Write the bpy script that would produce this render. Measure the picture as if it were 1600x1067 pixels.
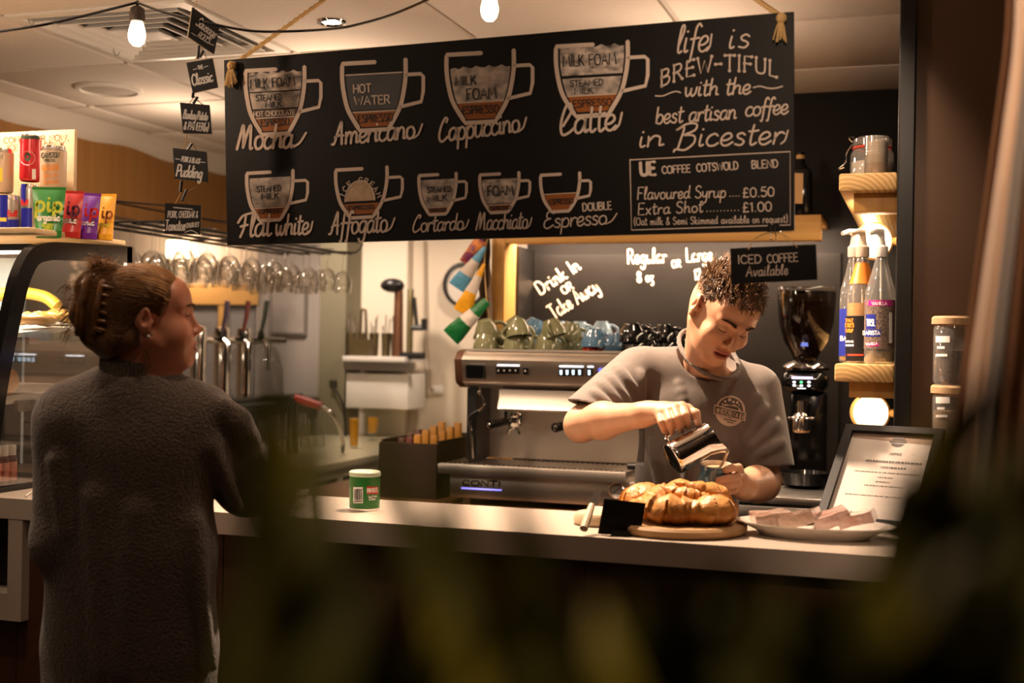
import bpy, bmesh, math, random
import numpy as np
from mathutils import Vector, Matrix, noise as mnoise
from mathutils.geometry import tessellate_polygon
from mathutils.bvhtree import BVHTree

for o in list(bpy.data.objects):
    bpy.data.objects.remove(o)
S = bpy.context.scene
COL = S.collection
rnd = random.Random(7)
PI = math.pi

# ------------------------------------------------------------------ camera
EYE = Vector((0, 0, 1.45))
FPX = 1950.0
TH = math.radians(18.3)
ROLL = 0.017
_F0 = Vector((-math.sin(TH), math.cos(TH), 0)); _R0 = Vector((math.cos(TH), math.sin(TH), 0)); _U0 = Vector((0, 0, 1))
CF = (_F0 + 0.0034 * _U0).normalized()
_U1 = _R0.cross(CF)
CR = _R0 * math.cos(ROLL) + _U1 * math.sin(ROLL)
CU = _U1 * math.cos(ROLL) - _R0 * math.sin(ROLL)
cam_data = bpy.data.cameras.new('camera')
cam = bpy.data.objects.new('camera', cam_data); COL.objects.link(cam)
cam_data.sensor_width = 36; cam_data.lens = 36 * FPX / 1600
cam_data.clip_start = 0.05; cam_data.clip_end = 60
cam_data.dof.use_dof = True; cam_data.dof.focus_distance = 3.3; cam_data.dof.aperture_fstop = 2.5
cam.matrix_world = Matrix.Translation(EYE) @ Matrix((CR, CU, -CF)).transposed().to_4x4()
S.camera = cam

# ------------------------------------------------------------------ world, exposure, ceiling lamps' light
w = bpy.data.worlds.new('world'); S.world = w; w.use_nodes = True
bg = w.node_tree.nodes['Background']
bg.inputs[0].default_value = (1.0, 0.72, 0.48, 1); bg.inputs[1].default_value = 0.012
S.view_settings.view_transform = 'Standard'; S.view_settings.look = 'None'
S.view_settings.exposure = 0.18; S.view_settings.gamma = 1.0; S.view_settings.use_curve_mapping = False
S.cycles.use_denoising = True
S.cycles.max_bounces = 8; S.cycles.transparent_max_bounces = 16; S.cycles.transmission_bounces = 8
S.cycles.sample_clamp_indirect = 4.0; S.cycles.caustics_refractive = False; S.cycles.caustics_reflective = False
WARM = (1.0, 0.71, 0.50)
NEUT = (1.0, 0.79, 0.62)
CEIL = 2.45

def lamp(name, kind, loc, power, color=WARM, size=0.1, target=None, spot=None, blend=0.4, size_y=None):
    d = bpy.data.lights.new(name, kind); d.energy = power; d.color = color
    if kind == 'SPOT':
        d.spot_size = math.radians(spot); d.spot_blend = blend; d.shadow_soft_size = size
    elif kind == 'AREA':
        d.size = size
        if size_y: d.shape = 'RECTANGLE'; d.size_y = size_y
    else:
        d.shadow_soft_size = size
    o = bpy.data.objects.new(name, d); COL.objects.link(o); o.location = loc
    if target is not None:
        o.rotation_euler = (Vector(target) - Vector(loc)).to_track_quat('-Z', 'Y').to_euler()
    return o

# recessed spots along the barista side, and the room's general light on the customer side
lamp('spot_light', 'SPOT', (-1.10, 3.22, CEIL - 0.03), 280, WARM, 0.02, (-0.66, 3.1, 1.0), 92, 0.4)
lamp('spot_light', 'SPOT', (-1.75, 3.45, CEIL - 0.03), 75, WARM, 0.03, (-1.75, 3.6, 0), 110, 0.6)
lamp('spot_light', 'SPOT', (-2.75, 3.0, CEIL - 0.03), 40, NEUT, 0.03, (-2.6, 3.0, 0), 120, 0.7)
lamp('spot_light', 'SPOT', (-1.6, 1.4, CEIL - 0.03), 3, WARM, 0.04, (-1.4, 2.5, 1.2), 110, 0.8)
lamp('spot_light', 'SPOT', (0.0, 3.0, CEIL - 0.03), 14, WARM, 0.03, (-0.12, 3.02, 1.0), 75, 0.7)
lamp('spot_light', 'SPOT', (-3.05, 5.75, CEIL - 0.03), 70, NEUT, 0.05, (-2.9, 6.2, 0.6), 130, 0.8)
lamp('spot_light', 'SPOT', (-1.95, 5.9, CEIL - 0.03), 50, NEUT, 0.05, (-2.2, 6.4, 0.8), 130, 0.8)
# added fill points brightening the ceiling and fascia, no bulbs hang there
for bx_, by_, bw_ in ((-3.3, 2.6, 8), (-2.1, 2.2, 13), (-3.0, 4.6, 8), (-2.0, 4.0, 9), (-0.7, 3.75, 5)):
    lamp('fill_light', 'POINT', (bx_, by_, 2.16), bw_, WARM, 0.03)
lamp('spot_light', 'SPOT', (-0.12, 1.05, CEIL - 0.03), 70, WARM, 0.04, (0.16, 1.75, 1.75), 50, 0.8)  # unseen spot added to brighten the curtain
lamp('spot_light', 'SPOT', (-0.28, 3.15, CEIL - 0.03), 22, WARM, 0.03, (-0.12, 3.42, 1.86), 60, 0.6)
lamp('spot_light', 'SPOT', (-0.15, 1.5, CEIL - 0.03), 44, WARM, 0.05, (-0.45, 2.9, 1.9), 44, 0.9)  # unseen fill spot added for the hanging menu and the barista
lamp('spot_light', 'SPOT', (-1.25, 2.15, CEIL - 0.03), 11, WARM, 0.03, (-1.42, 2.40, 1.5), 48, 0.9)  # added overhead, without a fitting, to lift the customer's hair and shoulders
lamp('room_light', 'AREA', (-1.2, 0.4, CEIL - 0.1), 1.2, WARM, 1.6, (-1.3, 1.2, 0))
lamp('spot_light', 'SPOT', (0.0, -0.35, CEIL - 0.03), 26, WARM, 0.05, (-0.02, 0.40, 1.2), 38, 0.8)  # added behind the camera to brighten the leaves near the lens

# ------------------------------------------------------------------ pixel of the photograph -> ray -> point in the room
def ray(px, py):
    return (CF + CR * ((px - 800) / FPX) + CU * ((533.5 - py) / FPX))
def D(px, py, z):           # at a distance z in front of the lens
    return EYE + ray(px, py) * z
def atY(px, py, Y):
    d = ray(px, py); return EYE + d * (Y / d.y)
def atX(px, py, X):
    d = ray(px, py); return EYE + d * (X / d.x)
def atZ(px, py, Z):
    d = ray(px, py); return EYE + d * ((Z - EYE.z) / d.z)
def onplane(p0, n):
    p0 = Vector(p0); n = Vector(n)
    def f(px, py, off=0.0):
        d = ray(px, py)
        t = (p0 - EYE).dot(n) / d.dot(n)
        return EYE + d * t + n.normalized() * off
    return f

# ------------------------------------------------------------------ materials
def lin(c):
    if isinstance(c, str):
        c = tuple(int(c[i:i + 2], 16) / 255 for i in (0, 2, 4))
        return tuple(x / 12.92 if x <= 0.04045 else ((x + 0.055) / 1.055) ** 2.4 for x in c)
    return tuple(c)
MATS = {}
def mat(name, color=(0.5, 0.5, 0.5), rough=0.5, metal=0.0, emit=None, estr=0.0, trans=0.0, ior=1.45, noise=None, bump=None,
        sss=0.0, sheen=0.0, coat=0.0, alpha=1.0, spec=None, aniso=0.0, sssr=(1.0, 0.35, 0.2)):
    """noise = (scale, second colour, detail, stretch xyz, contrast)   bump = (scale, strength, stretch xyz)"""
    if name in MATS: return MATS[name]
    m = bpy.data.materials.new(name); m.use_nodes = True
    nt = m.node_tree; b = nt.nodes['Principled BSDF']; L = nt.links.new
    c = lin(color); b.inputs['Base Color'].default_value = (*c, 1)
    b.inputs['Roughness'].default_value = rough; b.inputs['Metallic'].default_value = metal
    b.inputs['IOR'].default_value = ior
    b.inputs['Transmission Weight'].default_value = trans
    b.inputs['Subsurface Weight'].default_value = sss
    if sss: b.inputs['Subsurface Radius'].default_value = sssr; b.inputs['Subsurface Scale'].default_value = 0.008
    b.inputs['Sheen Weight'].default_value = sheen; b.inputs['Coat Weight'].default_value = coat
    b.inputs['Alpha'].default_value = alpha
    b.inputs['Anisotropic'].default_value = aniso
    if spec is not None: b.inputs['Specular IOR Level'].default_value = spec
    if emit is not None:
        b.inputs['Emission Color'].default_value = (*lin(emit), 1); b.inputs['Emission Strength'].default_value = estr
    tc = None
    def coords(stretch):
        nonlocal tc
        if tc is None: tc = nt.nodes.new('ShaderNodeTexCoord')
        mp = nt.nodes.new('ShaderNodeMapping'); mp.inputs['Scale'].default_value = stretch
        L(tc.outputs['Object'], mp.inputs['Vector']); return mp
    if noise:
        sc, c2, det, st, con = (list(noise) + [4, (1, 1, 1), 0.5][len(noise) - 2:])[:5]
        mp = coords(st)
        n = nt.nodes.new('ShaderNodeTexNoise'); n.inputs['Scale'].default_value = sc; n.inputs['Detail'].default_value = det
        L(mp.outputs[0], n.inputs['Vector'])
        r = nt.nodes.new('ShaderNodeValToRGB')
        r.color_ramp.elements[0].position = 0.5 - con * 0.35; r.color_ramp.elements[1].position = 0.5 + con * 0.35
        r.color_ramp.elements[0].color = (*c, 1); r.color_ramp.elements[1].color = (*lin(c2), 1)
        L(n.outputs['Fac'], r.inputs['Fac']); L(r.outputs['Color'], b.inputs['Base Color'])
    if bump:
        sc, stg, st = (list(bump) + [(1, 1, 1)])[:3]
        mp = coords(st)
        n = nt.nodes.new('ShaderNodeTexNoise'); n.inputs['Scale'].default_value = sc; n.inputs['Detail'].default_value = 5
        L(mp.outputs[0], n.inputs['Vector'])
        bp = nt.nodes.new('ShaderNodeBump'); bp.inputs['Strength'].default_value = stg; bp.inputs['Distance'].default_value = 0.01
        L(n.outputs['Fac'], bp.inputs['Height']); L(bp.outputs[0], b.inputs['Normal'])
    MATS[name] = m
    return m
def glassmat(name, color=(0.95, 0.95, 0.93), rough=0.02, refl=0.12, opac=0.12):
    """thin clear glass: see-through with a glossy face (no refraction, so what stands behind stays readable)"""
    if name in MATS: return MATS[name]
    m = bpy.data.materials.new(name); m.use_nodes = True
    nt = m.node_tree; nt.nodes.clear(); L = nt.links.new
    out = nt.nodes.new('ShaderNodeOutputMaterial')
    tr = nt.nodes.new('ShaderNodeBsdfTransparent'); tr.inputs[0].default_value = (*lin(color), 1)
    gl = nt.nodes.new('ShaderNodeBsdfGlossy'); gl.inputs['Roughness'].default_value = rough
    fr = nt.nodes.new('ShaderNodeLayerWeight'); fr.inputs['Blend'].default_value = 0.25
    mr = nt.nodes.new('ShaderNodeMapRange'); mr.inputs['To Min'].default_value = refl; mr.inputs['To Max'].default_value = 0.9
    L(fr.outputs['Facing'], mr.inputs['Value'])
    mx = nt.nodes.new('ShaderNodeMixShader'); L(mr.outputs[0], mx.inputs['Fac']); L(tr.outputs[0], mx.inputs[1]); L(gl.outputs[0], mx.inputs[2])
    df = nt.nodes.new('ShaderNodeBsdfDiffuse'); df.inputs[0].default_value = (0.8, 0.8, 0.78, 1)
    m2 = nt.nodes.new('ShaderNodeMixShader'); m2.inputs['Fac'].default_value = opac
    L(mx.outputs[0], m2.inputs[1]); L(df.outputs[0], m2.inputs[2]); L(m2.outputs[0], out.inputs['Surface'])
    MATS[name] = m
    return m
def emat(name, color, strength):
    return mat(name, color, 0.5, emit=color, estr=strength)
def wood(name, c1, c2, axis='Y', rough=0.45, scale=9, ring=False):
    if name in MATS: return MATS[name]
    m = mat(name, c1, rough)
    nt = m.node_tree; b = nt.nodes['Principled BSDF']; L = nt.links.new
    tc = nt.nodes.new('ShaderNodeTexCoord'); mp = nt.nodes.new('ShaderNodeMapping')
    st = {'X': (0.06, 1, 1), 'Y': (1, 0.06, 1), 'Z': (1, 1, 0.06)}[axis]
    mp.inputs['Scale'].default_value = st; L(tc.outputs['Object'], mp.inputs['Vector'])
    n = nt.nodes.new('ShaderNodeTexNoise'); n.inputs['Scale'].default_value = scale * 4; n.inputs['Detail'].default_value = 6; n.inputs['Distortion'].default_value = 0.6
    L(mp.outputs[0], n.inputs['Vector'])
    r = nt.nodes.new('ShaderNodeValToRGB'); r.color_ramp.elements[0].position = 0.32; r.color_ramp.elements[1].position = 0.68
    r.color_ramp.elements[0].color = (*lin(c1), 1); r.color_ramp.elements[1].color = (*lin(c2), 1)
    fac = n.outputs['Fac']
    if ring:
        wv = nt.nodes.new('ShaderNodeTexWave'); wv.wave_type = 'RINGS'; wv.rings_direction = axis
        wv.inputs['Scale'].default_value = ring; wv.inputs['Distortion'].default_value = 3.0; wv.inputs['Detail'].default_value = 3
        mp2 = nt.nodes.new('ShaderNodeMapping'); mp2.inputs['Location'].default_value = (-0.02, 0, 0.1); L(tc.outputs['Object'], mp2.inputs['Vector']); L(mp2.outputs[0], wv.inputs['Vector'])
        fac = wv.outputs['Fac']
    L(fac, r.inputs['Fac']); L(r.outputs['Color'], b.inputs['Base Color'])
    bp = nt.nodes.new('ShaderNodeBump'); bp.inputs['Strength'].default_value = 0.15; bp.inputs['Distance'].default_value = 0.004
    L(n.outputs['Fac'], bp.inputs['Height']); L(bp.outputs[0], b.inputs['Normal'])
    return m

# ------------------------------------------------------------------ mesh builder
def frame_from(z, up=(0, 0, 1)):
    z = Vector(z).normalized(); up = Vector(up)
    if abs(z.dot(up)) > 0.98: up = Vector((1, 0, 0))
    x = up.cross(z).normalized(); y = z.cross(x)
    return Matrix((x, y, z)).transposed()
def cr(pts, n=6, closed=False):
    """Catmull-Rom through points (tuples of any length)"""
    P = [tuple(p) for p in pts]; m = len(P)
    if m < 3: return P
    out = []
    rng = range(m if closed else m - 1)
    for i in rng:
        p0 = P[(i - 1) % m] if closed or i > 0 else tuple(2 * a - b for a, b in zip(P[0], P[1]))
        p1 = P[i]; p2 = P[(i + 1) % m]
        p3 = P[(i + 2) % m] if closed or i + 2 < m else tuple(2 * a - b for a, b in zip(P[-1], P[-2]))
        for k in range(n):
            t = k / n
            out.append(tuple(0.5 * (2 * b + (c - a) * t + (2 * a - 5 * b + 4 * c - d) * t * t + (3 * b - a - 3 * c + d) * t ** 3) for a, b, c, d in zip(p0, p1, p2, p3)))
    if not closed: out.append(P[-1])
    return out
class MB:
    def __init__(self): self.v = []; self.f = []; self.mi = []
    def _add(self, vs, fs, m=0):
        o = len(self.v); self.v += [tuple(p) for p in vs]
        for f in fs: self.f.append(tuple(o + i for i in f)); self.mi.append(m)
        return self
    def box(self, c, s, rot=None, bev=0.0, m=0, seg=2):
        bm = bmesh.new(); bmesh.ops.create_cube(bm, size=1)
        for v in bm.verts: v.co = Vector((v.co.x * s[0], v.co.y * s[1], v.co.z * s[2]))
        if bev > 0: bmesh.ops.bevel(bm, geom=list(bm.edges), offset=min(bev, 0.49 * min(s)), segments=seg, profile=0.5, affect='EDGES')
        M = rot.to_4x4() if rot is not None else Matrix.Identity(4)
        c = Vector(c); bm.verts.index_update()
        self._add([c + M @ v.co for v in bm.verts], [[v.index for v in f.verts] for f in bm.faces], m); bm.free(); return self
    def b6(self, x0, x1, y0, y1, z0, z1, bev=0.0, m=0):
        return self.box(((x0 + x1) / 2, (y0 + y1) / 2, (z0 + z1) / 2), (abs(x1 - x0), abs(y1 - y0), abs(z1 - z0)), None, bev, m)
    def quad(self, a, b, c, d, m=0): return self._add([a, b, c, d], [(0, 1, 2, 3)], m)
    def slab(self, quad4, n, t, m=0):
        """a flat plate: four corners and a thickness t along -n"""
        n = Vector(n).normalized() * t
        q = [Vector(p) for p in quad4]; r = [p - n for p in q]
        return self._add(q + r, [(0, 1, 2, 3), (7, 6, 5, 4), (0, 4, 5, 1), (1, 5, 6, 2), (2, 6, 7, 3), (3, 7, 4, 0)], m)
    def prism(self, poly, a, b, m=0, caps=True):
        """extrude a closed list of 3D points by the vector b-a"""
        P = [Vector(p) for p in poly]; d = Vector(b) - Vector(a); n = len(P)
        tri = tessellate_polygon([P]) if caps else []
        fs = [tuple(t) for t in tri] + [tuple(n + i for i in reversed(t)) for t in tri] + [(i, (i + 1) % n, n + (i + 1) % n, n + i) for i in range(n)]
        return self._add(P + [p + d for p in P], fs, m)
    def tube(self, pts, r, n=8, m=0, caps=True, closed=False, flat=1.0, up=(0, 0, 1)):
        P = [Vector(p) for p in pts]; k = len(P); R = r if isinstance(r, (list, tuple)) else [r] * k
        vs = []; prev = None
        for i in range(k):
            if closed: t = P[(i + 1) % k] - P[i - 1]
            else: t = P[min(i + 1, k - 1)] - P[max(i - 1, 0)]
            if t.length < 1e-9: t = Vector((0, 0, 1))
            t.normalize()
            if prev is None:
                F = frame_from(t, up); x = F.col[0]
            else:
                x = prev - t * prev.dot(t)
                x = x.normalized() if x.length > 1e-6 else frame_from(t).col[0]
            y = t.cross(x); prev = x
            for j in range(n):
                a = 2 * PI * j / n; vs.append(P[i] + (x * math.cos(a) + y * math.sin(a) * flat) * R[i])
        fs = []
        for i in range(k if closed else k - 1):
            i2 = (i + 1) % k
            for j in range(n): fs.append((i * n + j, i * n + (j + 1) % n, i2 * n + (j + 1) % n, i2 * n + j))
        if caps and not closed: fs += [tuple(range(n - 1, -1, -1)), tuple((k - 1) * n + j for j in range(n))]
        return self._add(vs, fs, m)
    def lathe(self, prof, M=None, n=32, m=0, a0=0.0, a1=2 * PI, mfun=None):
        """profile (r, z) turned about local z"""
        M = M if M is not None else Matrix.Identity(4); M = M.to_4x4()
        full = abs(a1 - a0 - 2 * PI) < 1e-6; na = n if full else n + 1
        vs = [M @ Vector((r * math.cos(a0 + (a1 - a0) * j / n), r * math.sin(a0 + (a1 - a0) * j / n), z)) for r, z in prof for j in range(na)]
        fs = []; o = len(self.v)
        for i in range(len(prof) - 1):
            for j in range(n):
                j2 = (j + 1) % na
                f = (i * na + j, i * na + j2, (i + 1) * na + j2, (i + 1) * na + j)
                self.f.append(tuple(o + q for q in f)); self.mi.append(mfun(i) if mfun else m)
        self.v += [tuple(p) for p in vs]
        return self
    def sphere(self, c, r, M=None, n=16, m=0):
        r = (r, r, r) if not isinstance(r, (tuple, list)) else r
        k = n // 2; R = M.to_4x4() if M is not None else Matrix.Identity(4)
        T = Matrix.Translation(Vector(c)) @ R @ Matrix.Diagonal((r[0], r[1], r[2], 1))
        return self.lathe([(math.sin(PI * i / k) if 0 < i < k else 1e-4, -math.cos(PI * i / k)) for i in range(k + 1)], T, n, m)
    def ribbon(self, pts, wid, fmap, m=0):
        """a flat pen stroke along 2D points, carried to the surface by fmap(x, y)"""
        P = [p for i, p in enumerate(pts) if i == 0 or (abs(p[0] - pts[i - 1][0]) + abs(p[1] - pts[i - 1][1])) > 1e-7]
        if len(P) == 1: P = [(P[0][0] - wid * 0.3, P[0][1]), (P[0][0] + wid * 0.3, P[0][1])]
        h = wid / 2; n = len(P); a = []; b = []
        for i in range(n):
            tx, ty = P[min(i + 1, n - 1)][0] - P[max(i - 1, 0)][0], P[min(i + 1, n - 1)][1] - P[max(i - 1, 0)][1]
            l = math.hypot(tx, ty) or 1; nx, ny = -ty / l, tx / l
            a.append((P[i][0] + nx * h, P[i][1] + ny * h)); b.append((P[i][0] - nx * h, P[i][1] - ny * h))
        t0 = (P[0][0] - P[1][0], P[0][1] - P[1][1]); l = math.hypot(*t0) or 1; e0 = (P[0][0] + t0[0] / l * h * 0.8, P[0][1] + t0[1] / l * h * 0.8)
        t1 = (P[-1][0] - P[-2][0], P[-1][1] - P[-2][1]); l = math.hypot(*t1) or 1; e1 = (P[-1][0] + t1[0] / l * h * 0.8, P[-1][1] + t1[1] / l * h * 0.8)
        vs = [fmap(*p) for p in a + b + [e0, e1]]
        fs = [(i, i + 1, n + i + 1, n + i) for i in range(n - 1)] + [(0, n, 2 * n), (n - 1, 2 * n - 1, 2 * n + 1)]
        return self._add(vs, fs, m)
    def fill(self, pts, fmap, m=0):
        tri = tessellate_polygon([[Vector((p[0], p[1], 0)) for p in pts]])
        return self._add([fmap(*p) for p in pts], [tuple(t) for t in tri], m)
    def gridfill(self, x0, y0, x1, y1, fmap, nx=8, ny=1, m=0):
        vs = [fmap(x0 + (x1 - x0) * i / nx, y0 + (y1 - y0) * j / ny) for j in range(ny + 1) for i in range(nx + 1)]
        return self._add(vs, [(j * (nx + 1) + i, j * (nx + 1) + i + 1, (j + 1) * (nx + 1) + i + 1, (j + 1) * (nx + 1) + i) for j in range(ny) for i in range(nx)], m)
    def build(self, name, mats, parent=None, smooth=35, local=False):
        me = bpy.data.meshes.new(name)
        o = Vector((0, 0, 0))
        if parent is not None and not local:
            q = parent
            while q is not None: o += q.location; q = q.parent
        me.from_pydata([(p[0] - o.x, p[1] - o.y, p[2] - o.z) for p in self.v], [], self.f)
        mats = mats if isinstance(mats, (list, tuple)) else [mats]
        for mm in mats: me.materials.append(mm)
        me.polygons.foreach_set('material_index', self.mi)
        bm = bmesh.new(); bm.from_mesh(me); bmesh.ops.recalc_face_normals(bm, faces=bm.faces); bm.to_mesh(me); bm.free()
        if smooth:
            me.polygons.foreach_set('use_smooth', [True] * len(me.polygons)); me.set_sharp_from_angle(angle=math.radians(smooth))
        me.update()
        ob = bpy.data.objects.new(name, me); COL.objects.link(ob)
        if parent is not None: ob.parent = parent
        return ob
def tag(o, label=None, cat=None, group=None, kind=None):
    if label: o['label'] = label
    if cat: o['category'] = cat
    if group: o['group'] = group
    if kind: o['kind'] = kind
    return o
def thing(name, label, cat, loc=(0, 0, 0), group=None):
    o = bpy.data.objects.new(name, None); COL.objects.link(o); o.location = loc; o.empty_display_size = 0.05
    return tag(o, label, cat, group)
def struct(name, mb, m, smooth=None):
    return tag(mb.build(name, m, None, smooth), kind='structure')
def dup(root, loc, rot=None, label=None, scale=None, group=None):
    r = root.copy(); COL.objects.link(r); r.location = loc
    if rot is not None: r.rotation_euler = rot
    if scale is not None: r.scale = scale if isinstance(scale, (tuple, list)) else (scale,) * 3
    if label: r['label'] = label
    if group: r['group'] = group
    for ch in list(root.children):
        c = ch.copy(); COL.objects.link(c); c.parent = r
        for g in list(ch.children):
            d = g.copy(); COL.objects.link(d); d.parent = c
    return r

# ------------------------------------------------------------------ a hand-lettering pen: strokes per character, height 100, x-height 55
_G = {
'A': (66, 'L0 0 32 100 62 0|L13 36 50 36'), 'B': (56, 'L4 0 4 100|C4 100 38 97 46 78 36 58 4 52|C4 52 44 48 52 26 40 4 4 0'), 'C': (58, 'C54 82 36 100 12 86 2 50 12 12 36 0 56 16'),
'D': (62, 'L4 0 4 100|C4 100 40 94 58 52 42 8 4 0'), 'E': (50, 'L46 100 4 100 4 0 48 0|L4 52 40 52'), 'F': (48, 'L46 100 4 100 4 0|L4 52 38 52'), 'G': (62, 'C56 82 36 100 12 86 2 50 12 12 36 0 56 14 57 44|L57 44 34 44'),
'H': (60, 'L4 0 4 100|L56 0 56 100|L4 52 56 52'), 'I': (16, 'L8 0 8 100'), 'J': (40, 'C34 100 35 30 26 4 10 2 2 18'), 'K': (56, 'L4 0 4 100|L50 100 4 44|L18 58 54 0'), 'L': (46, 'L4 100 4 0 44 0'),
'M': (76, 'L2 0 10 100 38 30 66 100 74 0'), 'N': (62, 'L4 0 4 100 58 0 58 100'), 'O': (66, 'C33 100 8 84 3 50 10 12 33 0 56 12 63 50 58 84 33 100'), 'P': (54, 'L4 0 4 100|C4 100 40 98 50 74 38 50 4 46'),
'Q': (66, 'C33 100 8 84 3 50 10 12 33 0 56 12 63 50 58 84 33 100|L40 22 64 -6'), 'R': (58, 'L4 0 4 100|C4 100 40 98 48 76 36 54 4 50|L24 50 54 0'), 'S': (52, 'C46 86 30 100 8 90 8 66 28 52 46 36 44 10 22 0 2 14'),
'T': (56, 'L0 100 56 100|L28 100 28 0'), 'U': (60, 'C4 100 4 40 10 8 30 0 50 8 56 40 56 100'), 'V': (60, 'L0 100 30 0 60 100'), 'W': (84, 'L0 100 20 0 42 80 62 0 84 100'), 'X': (58, 'L2 100 56 0|L56 100 2 0'),
'Y': (56, 'L0 100 28 48 56 100|L28 48 28 0'), 'Z': (54, 'L4 100 52 100 2 0 54 0'),
'0': (54, 'C27 100 6 80 3 50 8 14 27 0 46 14 51 50 48 80 27 100'), '1': (28, 'L4 80 18 100 18 0'), '2': (50, 'C4 78 14 98 36 98 44 74 28 38 2 0|L2 0 48 0'), '3': (48, 'C4 88 22 100 42 86 38 62 18 54 42 44 46 16 24 0 2 12'),
'5': (48, 'L42 100 10 100 6 58|C6 58 28 64 46 46 44 16 22 0 2 10'), '8': (50, 'C25 100 8 88 10 66 25 54 44 34 42 8 25 0 6 10 6 34 25 54 42 68 42 90 25 100'), '7': (48, 'L2 100 46 100 18 0'), '4': (52, 'L38 0 38 100 2 30 50 30'), '6': (50, 'C42 94 18 80 4 40 12 6 30 0 46 18 40 48 18 50 6 34'), '9': (50, 'C8 6 32 20 46 60 38 94 20 100 4 82 10 52 32 50 44 66'),
'a': (50, 'C42 44 30 56 10 46 4 22 12 2 28 4 40 26 43 54|C43 54 41 18 46 2 56 10'), 'b': (46, 'C6 100 5 50 6 4|C6 30 20 54 38 48 44 26 36 4 20 0 6 10'), 'c': (42, 'C38 46 26 56 8 44 3 20 14 2 30 2 44 14'),
'd': (52, 'C42 42 28 56 8 44 4 18 14 2 30 6 42 34|C46 104 43 50 44 10 56 6'), 'e': (44, 'C5 24 24 26 38 40 30 56 14 52 4 30 10 6 26 0 46 16'), 'f': (34, 'C40 92 30 104 20 90 17 50 15 0 12 -34 4 -30|C2 48 18 50 38 52'),
'g': (48, 'C42 44 28 56 8 44 4 20 14 4 30 8 42 36|C43 54 42 0 36 -34 16 -40 4 -24'), 'h': (50, 'C8 102 6 50 6 0|C6 26 20 52 36 50 39 26 40 6 52 6'), 'i': (22, 'C8 54 7 20 11 2 22 8|L9 76 11 80'), 'j': (22, 'C12 54 11 0 6 -34 -8 -36|L12 76 14 80'),
'k': (46, 'C6 102 6 50 6 0|C38 52 24 40 8 26 26 14 36 0 48 4'), 'l': (24, 'C8 30 20 80 18 102 9 94 6 40 10 2 24 8'), 'm': (72, 'C4 54 6 30 6 0|C6 28 18 52 30 48 33 26 33 0|C33 28 46 52 58 48 61 24 62 4 74 8'), 'n': (50, 'C4 54 6 30 6 0|C6 28 20 54 36 48 39 24 40 4 52 8'),
'o': (46, 'C24 54 8 46 4 24 12 4 24 0 38 8 44 28 36 48 24 54'), 'p': (48, 'C6 54 6 10 4 -42|C6 30 20 54 38 48 44 26 36 4 20 0 6 10'), 'q': (50, 'C42 44 28 56 8 44 4 20 14 2 30 6 42 34|C44 54 43 0 42 -42'), 'r': (36, 'C5 54 7 30 6 0|C6 26 16 48 28 54 38 46'),
's': (38, 'C34 46 22 56 8 48 12 34 26 26 34 14 24 0 4 6'), 't': (32, 'C14 92 12 40 14 6 22 0 34 10|C0 62 16 62 34 66'), 'u': (50, 'C5 54 5 20 12 2 28 4 40 28 42 54|C42 54 41 16 46 2 56 8'), 'v': (44, 'C2 54 12 20 20 0 32 24 40 54'), 'w': (66, 'C3 54 8 14 18 0 30 22 33 50 34 16 44 0 58 20 62 54'),
'x': (44, 'L4 54 38 0|L38 54 4 0'), 'y': (48, 'C4 54 6 18 20 8 34 20 42 54|C42 54 40 0 32 -34 14 -40 2 -28'), 'z': (42, 'L4 52 38 52 4 2|C4 2 24 4 34 -20 20 -40 4 -30'),
' ': (32, ''), '.': (18, 'L7 0 10 3'), ',': (18, 'L10 4 5 -14'), '-': (40, 'L4 46 36 46'), '(': (24, 'C20 112 6 80 5 30 18 -12'), ')': (24, 'C4 112 18 80 19 30 6 -12'), '&': (54, 'C50 2 20 60 14 84 26 98 36 84 24 62 4 30 8 6 26 0 50 34'),
'+': (48, 'L24 16 24 76|L2 46 46 46'), "'": (14, 'L8 100 6 78'), '!': (16, 'L8 100 8 30|L8 2 9 5'), ':': (16, 'L8 4 9 7|L8 48 9 51'), '/': (36, 'L2 -8 34 104'), '\u00a3': (52, 'C46 84 30 100 14 84 16 40 4 0|L4 0 50 2|L2 46 38 48'),
}
# looped script capitals and finals used by the chalk menu
_G2 = {'A': (60, 'C-8 4 6 6 18 50 36 104 40 60 46 0|C6 34 26 42 52 40'), 'B': (62, 'C-14 78 10 92 8 40 4 -8|C-14 78 16 104 50 104 50 76 14 54|C14 54 50 50 56 18 30 -14 -2 -10 -8 -22'), 'C': (54, 'C40 84 46 100 32 104 10 66 2 22 14 0 34 6 52 20'), 'E': (54, 'C48 86 40 104 14 94 14 64 36 58|C36 58 6 46 2 12 22 -2 52 18'),
'F': (48, 'C-12 62 10 92 58 104|C24 92 20 40 6 0|C2 46 20 50 38 52'), 'L': (54, 'C12 30 42 84 34 112 18 100 4 40 12 0 36 4 58 22'), 'M': (78, 'C-4 0 4 50 14 104 22 60 26 6|C26 6 36 60 50 102 56 60 62 4 72 6'), 'P': (54, 'C10 0 12 50 14 96|C0 84 24 106 52 92 44 56 14 48'), 'S': (52, 'C46 80 48 104 28 102 14 80 34 50 30 6 8 -2 0 16'), 'I': (30, 'L0 100 30 100|L15 100 15 0|L0 0 30 0')}
def glyph_strokes(ch, script=False):
    adv, s = (_G2.get(ch) if script and ch in _G2 else _G.get(ch, _G[' ']))
    out = []
    for part in s.split('|'):
        if not part: continue
        q = [float(t) / 100 for t in part[1:].split()]; pts = list(zip(q[0::2], q[1::2]))
        out.append(cr(pts, 4) if part[0] == 'C' else pts)
    return adv / 100, out
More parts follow.
